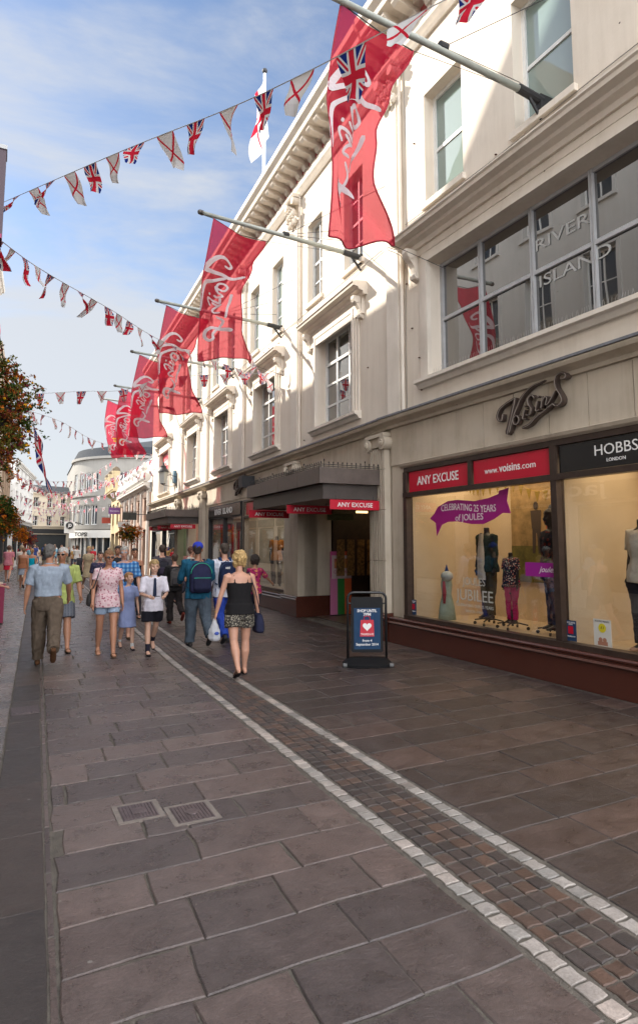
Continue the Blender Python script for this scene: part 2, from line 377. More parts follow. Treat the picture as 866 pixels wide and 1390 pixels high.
def person(loc, face, h, label, hair, skin='pink', build=1., female=False, child=False, legs=((.28, .1), (-.3, .5)), arms=None, top_=None, bottom=None, feet=None,
           hairstyle='short', head=(0, 0), vox=.009, glasses=False, group=PEOPLE, hat=None, name='person', lean=.03, extra=None, cat='person'):
    """legs: (hip swing, knee bend) for left, right; arms: (swing, out, elbow, inward) each; face = heading in degrees, 0 looks to +y, 180 to the camera.
    x is the person's right, y forwards"""
    k = h/1.75; W = build
    hs = 1.12 if child else 1.
    arms = arms or ((.25, .1, .25, 0), (-.25, .1, .2, 0))
    sw = (.165 if female else .19)*W; hipw = (.095 if female else .09)*W
    tl, sl = .435, .42
    def leg(side, a, b):
        hip = Vector((side*hipw, 0, .93)); kn = hip+Vector((side*.005, math.sin(a), -math.cos(a)))*tl
        an = kn+Vector((0, math.sin(a-b), -math.cos(a-b)))*sl; return hip, kn, an, a-b
    LG = [leg(-1, *legs[0]), leg(1, *legs[1])]
    FP = []
    for hip, kn, an, sh in LG:
        pitch = max(0., -sh-.18)*1.0   # trailing foot lifts its heel
        if sh > .12: pitch = -(sh-.1)*.6
        FP.append(pitch)
    low = min(an.z-.075-math.sin(max(p, 0))*.12 - math.sin(max(-p, 0))*.05 for (hip, kn, an, sh), p in zip(LG, FP))
    dz = -low
    V = lambda p: Vector(((p[0]), p[1], p[2]+dz))
    def S(mb):
        for i, v in enumerate(mb.v): mb.v[i] = v*k
        return mb
    ch = Vector((0, lean*1.4, 0)); neck = V((0, lean*1.2, 1.45)); hd = V((0, lean*1.5+.015, 1.635)) 
    yaw, nod = R(head[0]), R(head[1])
    HM = Matrix.Rotation(yaw, 3, 'Z') @ Matrix.Rotation(nod, 3, 'X')
    def armj(side, a):
        sh = V((side*sw, lean, 1.405)); swg, out, el, inw = a
        d = Vector((side*math.sin(out), math.sin(swg)*math.cos(out), -math.cos(swg)*math.cos(out))); e = sh+d*.285
        f = swg+el; d2 = Vector((side*math.sin(out*.6)-side*math.sin(inw), math.sin(f), -math.cos(f))).normalized(); w = e+d2*.25
        return sh, e, w, d2
    AR = [armj(-1, arms[0]), armj(1, arms[1])]
    def torso(mb, g, z0=.86, z1=1.47, fem=female):
        T = [(.84, .155, .105), (.93, .17, .115), (1.0, .158, .11), (1.1, .14 if fem else .15, .1), (1.22, .15 if fem else .165, .112), (1.32, .165 if fem else .18, .112), (1.4, .165 if fem else .18, .095), (1.44, .12, .075), (1.47, .065, .06)]
        if child: T = [(z, x*.92, y*.95) for z, x, y in T]
        D = []
        for z, rx, ry in T:
            if z < z0-.001 or z > z1+.001: continue
            t = max(0, (z-.9)/.5); D.append((0, lean*t+( .012 if fem and 1.2 < z < 1.35 else 0), z+dz, rx*W+g, ry*W+g))
        mb.rings(D, 20, sq=2.4)
    B = MB(); torso(B, -.004)
    for (hip, kn, an, sh), p in zip(LG, FP):
        q = (kn+an)/2+Vector((0, -.012, 0))+(kn-an)*.12
        B.tube([V(hip+Vector((0, 0, .03))), V(hip*.6+kn*.4), V(kn), V(q), V(an*.8+kn*.2), V(an)], [.088*W, .076*W, .052*W, .057*W, .04, .036], 12)
        fd = Vector((0, math.cos(p), -math.sin(p)))
        B.tube([V(an+Vector((0, 0, .01))-fd*.03), V(an+fd*.03-Vector((0, 0, .02))), V(an+fd*.1-Vector((0, 0, .042))), V(an+fd*.165-Vector((0, 0, .052)))], [.034, .036, (.04, .024), (.034, .014)], 10)
        B.ell(V(an-fd*.04-Vector((0, 0, .035))), (.03, .034, .034), 10, 7)
    for side, (sh, e, w, d2) in zip((-1, 1), AR):
        ar = .9 if (female or child) else 1.
        B.tube([sh+Vector((-side*.05, 0, .01)), sh, (sh+e)/2, e, (e*.7+w*.3), w], [.05*W, .05*W, .043*W*ar, .036*ar*W, .038*ar*W, .025], 10)
        u = d2; sd = Vector((0, 1, 0)) if abs(u.y) < .8 else Vector((0, .2, 1)); sd = (sd-u*sd.dot(u)).normalized(); nrm = u.cross(sd)*side
        B.tube([w-u*.01, w+u*.04, w+u*.085], [(.024, .02), (.036, .017), (.038, .014)], 10)
        # ref axis of tube differs: add palm ellipsoid to fill the hand, then five fingers
        pm = w+u*.05; B.ell(pm, (.02, .036, .045), 10, 7, M=Matrix((nrm, sd, u)).transposed())
        for fi, (off, ln) in enumerate(((-.027, .06), (-.009, .072), (.009, .076), (.026, .068))):
            b0 = w+u*.085+sd*off; c1 = b0+u*ln*.5-nrm*.008; c2 = c1+u*ln*.38-nrm*.022; B.tube([b0-u*.02, b0, c1, c2], [.0095, .0095, .009, .0075], 7)
        t0 = w+u*.03+sd*.03; B.tube([t0-sd*.012, t0+sd*.016+u*.022, t0+sd*.024+u*.052-nrm*.008], [.012, .0105, .008], 7)
    # neck + head: skull, jaw, nose, ears
    B.tube([neck-Vector((0, .01, .06)), neck+Vector((0, 0, .02)), hd-Vector((0, .01, .06))], [.062*W, .052, .05], 12)
    hw = .076*hs; F = lambda x, y, z: hd+HM @ Vector((x*hs, y*hs, z*hs))
    if hairstyle != 'none':
        B.ell(F(0, -.008, .03), (hw, .096*hs, .093*hs), 16, 11, M=HM); B.ell(F(0, .018, -.045), (.058*hs, .07*hs, .068*hs), 14, 9, M=HM)
        B.ell(F(0, .05, -.085), (.03*hs, .03*hs, .024*hs), 10, 7, M=HM)
        B.tube([F(0, .086, .022), F(0, .105, -.012), F(0, .092, -.026)], [.009, .015, .012], 8)
        B.ell(F(0, .084, -.055), (.026*hs, .01, .011), 10, 7, M=HM)
        for sx in (-1, 1): B.ell(F(sx*.078, -.004, -.005), (.012, .021, .034), 8, 7, M=HM)
        for sx in (-1, 1): B.ell(F(sx*.04, .068, -.02), (.022, .02, .022), 8, 7, M=HM)
    S(B)
    def face_mat(c):
        q = HM.inverted() @ (Vector(c)/k-hd); q /= hs
        if q.y > .05:
            if abs(abs(q.x)-.031) < .0125 and abs(q.z-.012) < .0065: return 1
            if abs(abs(q.x)-.031) < .017 and abs(q.z-.034) < .005: return 2
            if abs(q.x) < .024 and abs(q.z+.056) < .0055: return 3
        return 0
    hm = mat('hair_%02x%02x%02x' % tuple(int(c*255) for c in hair), hair, .55, var=.35, scale=38, bump=.7, bscale=90)
    sk = skin_m(skin)
    me = remesh(B, vox, 2, mats=[sk, mat('eye', (.03, .02, .015), .3), hm, mat('lips', (.36, .1, .08), .5)], matfn=face_mat)
    o = link(name, me); o.location = loc; o.rotation_euler.z = R(-face); tag(o, label, cat, group)
    def child_o(nm, mb, m, wr=0., wsc=9., v=None, sm=2, rm=True, matfn=None):
        S(mb)
        ms = m if isinstance(m, list) else [m]
        me = remesh(mb, v or vox, sm, wr, wsc, ms, seed=loc[0]*7, matfn=matfn) if rm else mb.mesh(nm, ms, smooth=True)
        c = link(nm, me, o); return c
    # hair
    H = MB()
    if hairstyle not in ('bald', 'none'):
        up = {'short': 0, 'crop': -.004, 'bob': .012, 'curly': .022, 'long': .008, 'tied': .0}[hairstyle]
        for i in range(3): H.ell(F(0, -.022-.004*i, .042+up*.4), (hw+.008+up, (.09+up)*hs, (.088+up)*hs), 18, 12, M=HM)
        H.ell(F(0, .018, .072), ((.062+up*.6)*hs, .07*hs, .052*hs), 14, 9, M=HM)
        H.ell(F(0, -.045, -.005), ((.07+up)*hs, .062*hs, .075*hs), 14, 9, M=HM)
        if hairstyle in ('bob', 'long', 'curly'):
            for sx in (-1, 1): H.ell(F(sx*.058, -.03, -.02), (.034+up*.5, .055, .075), 12, 9, M=HM)
        if hairstyle == 'long': H.tube([F(0, -.06, .03), F(0, -.085, -.08), F(0, -.07, -.17)], [(.07, .04), (.075, .035), (.06, .02)], 12)
        if hairstyle == 'tied': H.tube([F(0, -.09, .03), F(0, -.13, .02), F(0, -.125, -.09)], [.02, .03, .012], 9)
        child_o('hair', H, hm, wr=.009+max(up, 0)*.5, wsc=40, v=max(vox, .009))
    if hat:
        Q = MB(); Q.ell(F(0, -.01, .06), (hw+.018, .108, .085), 18, 12, M=HM)
        c = child_o('cap', Q, fab(hat), v=.01)
        Q = MB(); Q.tube([F(0, .06, .055), F(0, .12, .05), F(0, .175, .038)], [(.02, .07), (.01, .068), (.006, .04)], 12)
        Q2 = MB(); Q2.rings([(0, 0, 0, .07, .09), (0, 0, .012, .068, .088)], 16)
        for i, v in enumerate(Q2.v): Q2.v[i] = F(v.x, v.y+.09, v.z+.05)
        S(Q2); link('peak', Q2.mesh('peak', fab(hat), smooth=True), o)
    if glasses:
        G = MB()
        for sx in (-1, 1): G.ell(F(sx*.033, .092, .012), (.029, .008, .019), 10, 6, M=HM)
        for sx in (-1, 1): G.tube([F(sx*.06, .085, .016), F(sx*.08, .0, .014)], .003, 5)
        G.tube([F(-.01, .1, .016), F(.01, .1, .016)], .003, 5)
        S(G); link('sunglasses' if glasses == 'dark' else 'spectacles', G.mesh('g', mat('lens', (.02, .015, .015), .12) if glasses == 'dark' else mat('lens2', (.3, .3, .32), .2), smooth=True), o)
    # top
    if top_:
        kind, m = top_[0], top_[1]; Tm = MB(); g = .014
        z0 = {'tucked': 1.0, 'tank': .9}.get(kind, .84)
        if kind == 'dress': z0 = .84
        torso(Tm, g if kind not in ('jacket',) else .024, z0=z0, z1=1.44 if kind != 'tank' else 1.33)
        if kind in ('untucked', 'jacket', 'blouse', 'shirt', 'tank'):
            Tm.rings([(0, 0, (.81 if kind != 'tank' else .875)+dz, .172*W+.036, .12*W+.04), (0, 0, .9+dz, .172*W+.03, .12*W+.034), (0, lean*.2, 1.02+dz, .158*W+.022, .11*W+.022)], 20, sq=2.4)
        if kind == 'dress':
            Tm.rings([(0, 0, .52+dz, .21*W, .19*W), (0, 0, .7+dz, .2*W, .165*W), (0, lean*.3, .98+dz, .155*W, .115*W)], 22, sq=2.2)
        if kind == 'tank':
            for sx in (-1, 1): Tm.tube([V((sx*.085*W, lean+.1*W, 1.3)), V((sx*.088*W, lean+.06, 1.42)), V((sx*.086*W, lean, 1.465)), V((sx*.088*W, lean-.07, 1.42)), V((sx*.085*W, lean-.1*W, 1.3))], .009, 6)
        elif kind != 'sleeveless':
            ln = {'jacket': 1., 'long': 1.}.get(kind, .42 if not (len(top_) > 2) else top_[2])
            for side, (sh, e, w, d2) in zip((-1, 1), AR):
                r0, r1 = .062*W, (.062 if ln < 1 else .042)*W
                if ln < 1:
                    en = sh+(e-sh)*(ln*1.75); en2 = sh+(e-sh)*min(ln*1.75*.6, 1)
                    Tm.tube([sh+Vector((-side*.06, 0, 0)), sh+Vector((0, 0, .006)), en2, en], [.066*W, .064*W, .062*W, .066*W], 12)
                else: Tm.tube([sh+Vector((-side*.06, 0, 0)), sh+Vector((0, 0, .008)), (sh+e)/2, e, (e+w)/2, w-d2*.0], [.07*W, .068*W, .06*W, .054*W, .048*W, .04], 12)
        if kind != 'tank': Tm.tube([neck-Vector((0, 0, .035)), neck-Vector((0, 0, -.012))], [.075, .062], 12)
        nm = {'dress': 'dress', 'jacket': 'hooded_top', 'tank': 'strappy_top'}.get(kind, 'shirt')
        child_o(nm, Tm, m, wr={'jacket': .016, 'tank': .005}.get(kind, .011), wsc=12, v=max(vox, .01))
        if kind in ('shirt', 'tucked', 'untucked') and 'collar' in top_:
            Cq = MB(); Cq.rings([(0, lean*1.2, 1.445+dz, .07, .066), (0, lean*1.2-.004, 1.485+dz, .062, .06)], 16); child_o('collar', Cq, m, v=.009)
    if bottom:
        kind, m = bottom[0], bottom[1]; T2 = MB(); wd = bottom[2] if len(bottom) > 2 else 1.
        T2.rings([(0, 0, .8+dz, .155*W+.014, .11*W+.016), (0, 0, .88+dz, .168*W+.01, .118*W+.014), (0, .002, 1.0+dz, .152*W+.006, .108*W+.01)], 20, sq=2.4)
        if kind == 'skirt': T2.rings([(0, 0, .6+dz, .19*W*wd, .16*W*wd), (0, 0, .85+dz, .172*W, .125*W), (0, 0, .98+dz, .155*W, .11*W)], 20, sq=2.3)
        else:
            for (hip, kn, an, sh) in LG:
                if kind == 'shorts':
                    ff = bottom[3] if len(bottom) > 3 else .72
                    T2.tube([V(hip+Vector((0, 0, .02))), V(hip*.6+kn*.4), V(hip*(1-ff)+kn*ff)], [.098*W, .09*W*wd, .088*W*wd], 12)
                else:
                    dn = an-kn; T2.tube([V(hip+Vector((0, 0, .02))), V(hip*.6+kn*.4), V(kn), V(kn+dn*.5), V(kn+dn*.88), V(kn+dn*1.0)], [.1*W, .09*W*wd, .07*W*wd, .067*W*wd, .066*wd, .069*wd], 12)
        child_o({'skirt': 'skirt', 'shorts': 'shorts'}.get(kind, 'trousers'), T2, m, wr=.017 if kind == 'trousers' else .009, wsc=11, v=max(vox, .01))
    if feet:
        kind, m = feet[0], feet[1]
        for (hip, kn, an, sh), p in zip(LG, FP):
            fd = Vector((0, math.cos(p), -math.sin(p))); un = Vector((0, math.sin(p), math.cos(p))); Q = MB()
            bs = an-un*.062
            if kind in ('shoe', 'trainer'):
                Q.tube([V(bs-fd*.07+un*.02), V(bs-fd*.03+un*.022), V(bs+fd*.06+un*.012), V(bs+fd*.15+un*.004), V(bs+fd*.2-un*.002)], [(.03, .034), (.038, .042), (.043, .034), (.043, .026), (.025, .016)], 12)
                Q.ell(V(an+un*.0-fd*.01), (.04, .05, .03), 12, 8)
                child_o('trainer' if kind == 'trainer' else 'shoe', Q, m, v=max(vox, .01))
                if kind == 'trainer':
                    Q = MB(); Q.tube([V(bs-fd*.07-un*.012), V(bs+fd*.05-un*.014), V(bs+fd*.15-un*.014), V(bs+fd*.205-un*.012)], [(.034, .009), (.04, .009), (.044, .009), (.024, .008)], 10)
            else:
                Q.tube([V(bs-fd*.075-un*.006), V(bs-fd*.02-un*.008), V(bs+fd*.1-un*.008), V(bs+fd*.18-un*.008), V(bs+fd*.205-un*.008)], [(.03, .009), (.036, .01), (.043, .01), (.04, .01), (.02, .008)], 10)
                for t in (.03, .11): Q.tube([V(bs+fd*t+Vector((-.045, 0, 0))), V(bs+fd*t+un*.045+Vector((-.022, 0, 0))), V(bs+fd*t+un*.045+Vector((.022, 0, 0))), V(bs+fd*t+Vector((.045, 0, 0)))], .009, 6)
                child_o('sandal', Q, m, v=.008, sm=1)
            if len(feet) > 2:
                Q = MB(); u = (kn-an).normalized(); Q.tube([V(an-u*.03), V(an+u*feet[3])], [.046, .047], 12); child_o('sock', Q, feet[2], v=.01)
    if extra: extra(o, V, S, LG, AR, F, HM, child_o, W, lean)
    return o
def thing_at(o, name, mb, mats, k, label, cat, base, face, smooth=True, rm=None, wr=0, group=None):
    """something carried: same local space as its bearer, but a thing of its own"""
    for i, v in enumerate(mb.v): mb.v[i] = v*k
    me = remesh(mb, rm, 2, wr, 12, mats if isinstance(mats, list) else [mats]) if rm else mb.mesh(name, mats, smooth=smooth)
    q = link(name, me); q.location = base; q.rotation_euler.z = R(-face); return tag(q, label, cat, group)
def backpack(loc, face, h, lean, z, W, main, second, label, size=(.15, .1, .22), mark=None, wmul=1.):
    k = h/1.75; e = empty('backpack', loc, label, 'backpack', rz=R(-face)); yb = lean*1.2-.112*W-.03
    def add(nm, mb, m, rm=None, wr=0.):
        for i, v in enumerate(mb.v): mb.v[i] = v*k
        me = remesh(mb, rm, 2, wr, 10, [m]) if rm else mb.mesh(nm, m, smooth=True)
        return link(nm, me, e)
    a, b, c = size
    q = MB(); q.rings([(0, yb-.03, z-c, a*.8, b*.7), (0, yb-.045, z-c*.9, a, b), (0, yb-.05, z-c*.2, a*1.02, b*1.05), (0, yb-.04, z+c*.5, a*.95, b*.85), (0, yb-.02, z+c*.88, a*.7, b*.6), (0, yb-.01, z+c, a*.35, b*.35)], 22, sq=3.2)
    add('bag_body', q, main, .011, .005)
    q = MB(); q.rings([(0, yb-b-.03, z-c*.85, a*.75, b*.35), (0, yb-b-.045, z-c*.7, a*.82, b*.45), (0, yb-b-.04, z-c*.05, a*.8, b*.42), (0, yb-b-.02, z+c*.02, a*.7, b*.3)], 20, sq=3)
    add('front_pocket', q, second, .011, .004)
    pip = mat('piping_'+second.name, tuple(second.node_tree.nodes['Principled BSDF'].inputs['Base Color'].default_value[:3]), .6) if mark is None else mark
    q = MB(); n = 14; q.tube([(a*1.0*math.cos(t), yb-b*.95, z+c*.25+c*.68*math.sin(t)) for t in [math.pi*i/n for i in range(n+1)]], .006, 6)
    q.tube([(-a*.8, yb-b*1.62, z-c*.02), (a*.8, yb-b*1.62, z-c*.02)], .006, 6)
    add('zip', q, pip)
    for sx in (-1, 1):
        q = MB(); q.tube([(sx*.075, yb, z+c*.75), (sx*.09, lean*1.2-.02, 1.5+(z-1.2)), (sx*.1, lean*1.2+.1, 1.38+(z-1.2)), (sx*.11, lean+.135*W, z+.02), (sx*.15*W, lean+.06, z-.12), (sx*.16*W, yb+.03, z-c*.7)], [(.025, .008)]*6, 8)
        add('shoulder_strap', q, second)
    q = MB(); q.tube([(-.03, yb, z+c*.98), (0, yb-.01, z+c*1.15), (.03, yb, z+c*.98)], .007, 6); add('grab_loop', q, second)
    return e
# ------------------------------------------------------------------ frames
NF = Fr(6.55, 9.85, 0)          # near face of the store (s negative = towards the camera)
FF = Fr(6.57, 9.9, 2.84)        # the long face beyond the bend
DD = 2.84
stucco = weathered('cream_stucco', (.73, .65, .55), (.44, .36, .28), .36)
stone = weathered('limestone', (.52, .45, .36), (.30, .24, .17), .6, 2.2, .65)
trimm = weathered('trim_paint', (.74, .67, .58), (.42, .35, .27), .4, 1.6)
leadm = mat('lead', (.16, .165, .18), .45, var=.25, scale=8)
granite = mat('red_granite', (.075, .022, .014), .22, var=.5, scale=120, spec=.6)
bronze = mat('bronze_frame', (.055, .036, .028), .35, metal=.3, var=.2, scale=10)
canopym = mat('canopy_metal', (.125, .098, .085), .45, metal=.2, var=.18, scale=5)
whitew = mat('white_frame', (.72, .72, .70), .4, var=.06, scale=8)
darkin = mat('dark_interior', (.05, .035, .028), .8, var=.3, scale=3)
redp = mat('red_panel', (.52, .008, .03), .35, var=.05, scale=4)
whit = mat('white_lettering', (.82, .80, .78), .5)
blk = mat('black_plastic', (.012, .012, .013), .3)
blkm = mat('matt_black', (.02, .02, .022), .6)
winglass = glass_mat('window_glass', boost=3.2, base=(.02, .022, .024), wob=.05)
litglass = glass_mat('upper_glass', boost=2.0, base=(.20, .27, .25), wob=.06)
shopglass = glass_mat('shop_glass', boost=2.0)
pink = mat('pink_frieze', (.52, .13, .13), .8, var=.15, scale=4)
gold = mat('gold_paint', (.6, .38, .08), .4, metal=.3)

def cornice_prof(z, o, h):      # moulded profile hanging below z, projecting o, height h
    return [(0, z-h), (o*.25, z-h), (o*.3, z-h*.72), (o*.55, z-h*.62), (o*.6, z-h*.45), (o*.9, z-h*.38), (o*.93, z-h*.18), (o, z-h*.1), (o, z-.005), (0, z+.02)]
def scroll(mb, fr, s, o, z, sc=1., w=.11):
    """console bracket: S-shaped scroll seen from the side"""
    pr = [(0, 0), (.30, 0), (.31, -.08), (.27, -.16), (.19, -.24), (.12, -.34), (.10, -.44), (.13, -.50), (.11, -.56), (.05, -.58), (0, -.60)]
    mb.extr(fr, [(o+a*sc, z+b*sc) for a, b in pr], s-w/2, s+w/2)
    for c, r in (((.2, -.1), .09), ((.07, -.5), .06)):
        k = [(o+c[0]*sc+r*sc*math.cos(t), z+c[1]*sc+r*sc*math.sin(t)) for t in [2*math.pi*i/14 for i in range(14)]]
        mb.extr(fr, k, s-w/2-.015, s+w/2+.015)
def hood(parent, fr, s0, s1, z, o=.36):
    m = MB(); m.extr(fr, cornice_prof(z, o, .24), s0, s1); m.box(fr, s0+.12, s1-.12, 0, .07, z-.62, z-.24)
    m.extr(fr, [(0, z+.02), (o*.8, z+.012), (o*.8, z+.03), (0, z+.06)], s0+.03, s1-.03)
    h = m.build('hood_moulding', trimm, parent)
    for s in (s0+.22, s1-.22):
        m = MB(); scroll(m, fr, s, .0, z-.24, .8); m.build('bracket', trimm, h)
    return h
def architrave(parent, fr, a, b, z0, z1, w=.26, sill=True, name='window_surround'):
    m = MB()
    for i, (wi, o) in enumerate(((w, .035), (w*.66, .06), (w*.33, .085))):
        e_ = (2-i)*.003+.001; m.box(fr, a-wi, a-e_, .0, o, z0, z1+wi); m.box(fr, b+e_, b+wi, .0, o, z0, z1+wi); m.box(fr, a-e_, b+e_, .0, o-.002, z1+e_, z1+wi-.002)
    if sill: m.extr(fr, [(0, z0-.16), (.06, z0-.16), (.1, z0-.09), (.16, z0-.07), (.16, z0-.01), (0, z0+.015)], a-w-.05, b+w+.05)
    return m.build(name, trimm, parent)
def window(parent, fr, a, b, z0, z1, cols, rows, glass=winglass, frm=whitew, o=-.2, fw=.055, mw=.022, transom=None, sash=False, blind=None):
    """frame with glazing bars as sub-parts' parent, pane behind"""
    m = MB(); d = .06
    m.box(fr, a, a+fw, o-d, o, z0, z1); m.box(fr, b-fw, b, o-d, o, z0, z1)
    m.box(fr, a+fw, b-fw, o-d, o-.001, z0, z0+fw*1.2); m.box(fr, a+fw, b-fw, o-d, o-.001, z1-fw, z1)
    if sash:
        zm = (z0+z1)/2-.03; m.box(fr, a+fw, b-fw, o-d-.0, o-.012, zm, zm+.06)
    if transom: m.box(fr, a+fw, b-fw, o-d, o+.004, transom-.035, transom+.035)
    for i in range(1, cols):
        s = a+(b-a)*i/cols; m.box(fr, s-mw, s+mw, o-d+.01, o-.006, z0+fw, z1-fw)
    zz = rows if isinstance(rows, (list, tuple)) else [z0+(z1-z0)*i/rows for i in range(1, rows)]
    for z in zz: m.box(fr, a+fw, b-fw, o-d+.012, o-.014, z-mw*.7, z+mw*.7)
    w = m.build('window', frm, parent)
    g = MB(); g.box(fr, a+.01, b-.01, o-.045, o-.035, z0+.01, z1-.01); g.build('pane', glass, w)
    if blind:
        bm_, col = blind; g = MB()
        g.quadv([fr(a+fw, o-.034, bm_[0]), fr(b-fw, o-.034, bm_[0]), fr(b-fw, o-.034, bm_[1]), fr(a+fw, o-.034, bm_[1])]); 
    return w
def capital_corinth(mb, fr, s, z, w=.34, h=.75):
    """small leafy capital on an upper pilaster"""
    mb.extr(fr, [(0, z+h-.09), (.24, z+h-.09), (.27, z+h-.04), (.27, z+h), (0, z+h)], s-w*.75, s+w*.75)
    for r_, (n, zz, o) in enumerate(((3, z+.08, .15), (3, z+.3, .19))):
        for i in range(n+r_):
            ss = s-w*.5+w*i/(n-1+r_); mb.ell(fr(ss, o, zz), (.07, .07, .11), 8, 6); mb.ell(fr(ss, o+.06, zz+.08), (.05, .045, .035), 8, 6)
    for sx in (-1, 1): mb.disc(fr, s+sx*w*.6, z+h-.19, .09, .02, .26, 14)
def capital_ionic(mb, fr, s, z, w=.6):
    mb.box(fr, s-w*.62, s+w*.62, 0, .2, z+.2, z+.27); mb.box(fr, s-w*.5, s+w*.5, 0, .15, z+.02, z+.2)
    for sx in (-1, 1):
        mb.disc(fr, s+sx*w*.5, z+.08, .13, 0.0, .2, 20); mb.disc(fr, s+sx*w*.5, z+.08, .07, .2, .225, 14)
        mb.disc(fr, s+sx*w*.5, z+.08, .03, .225, .24, 10)
def stone_joints(mb, fr, a, b, z0, z1, zs, step=.9, o=.0):
    pass
def ground_pilaster(parent, fr, s0, s1, z1=3.8, o=.14, base=True):
    m = MB(); m.box(fr, s0, s1, 0, o-.03, .5, z1); n = 6; w = (s1-s0-.06)/n
    cuts = [.5, 1.47, 2.43, 3.2, z1]
    for za, zb in zip(cuts, cuts[1:]):
        m.box(fr, s0+.0, s0+.03, o-.03, o-.002, za+.006, zb-.006); m.box(fr, s1-.03, s1, o-.03, o-.002, za+.006, zb-.006)
        for i in range(n):
            a = s0+.03+w*i; m.extrh(fr, [(a+w*.24, za+.008), (a+w*.76, za+.008), (a+w*.76, zb-.008), (a+w*.24, zb-.008)], o-.03, o)
    p = m.build('pilaster', stone, parent)
    if base:
        m = MB(); m.box(fr, s0-.03, s1+.03, -.0, o+.02, 0, .4); m.extr(fr, [(0, .4), (o+.05, .4), (o+.065, .43), (o+.05, .455), (o+.035, .46), (o+.05, .48), (o+.035, .51), (0, .515)], s0-.045, s1+.045)
        m.build('plinth', granite, p)
    m = MB(); capital_ionic(m, fr, (s0+s1)/2, z1-.0, s1-s0); m.build('capital', stone, p)
    return p
def panel_joints(fr, a, b, z0, z1, w, parent, name='stone_cladding', o=.0, mat_=None, rows=None, holes=()):
    """clad wall: individual slabs 15 mm proud with open joints, one mesh (surface pattern)"""
    m = MB(); n = max(1, round((b-a)/w)); w = (b-a)/n; rr = rows or [z0, z1]
    for zi in range(len(rr)-1):
        for i in range(n):
            x0, x1, y0, y1 = a+i*w+.006, a+(i+1)*w-.006, rr[zi]+.004, rr[zi+1]-.004
            if any(h[0] < (x0+x1)/2 < h[1] and h[2] < (y0+y1)/2 < h[3] for h in holes): continue
            m.box(fr, x0, x1, o-.01, o+.015+rnd(-.001, .001), y0, y1)
    return m.build(name, mat_ or stone, parent)

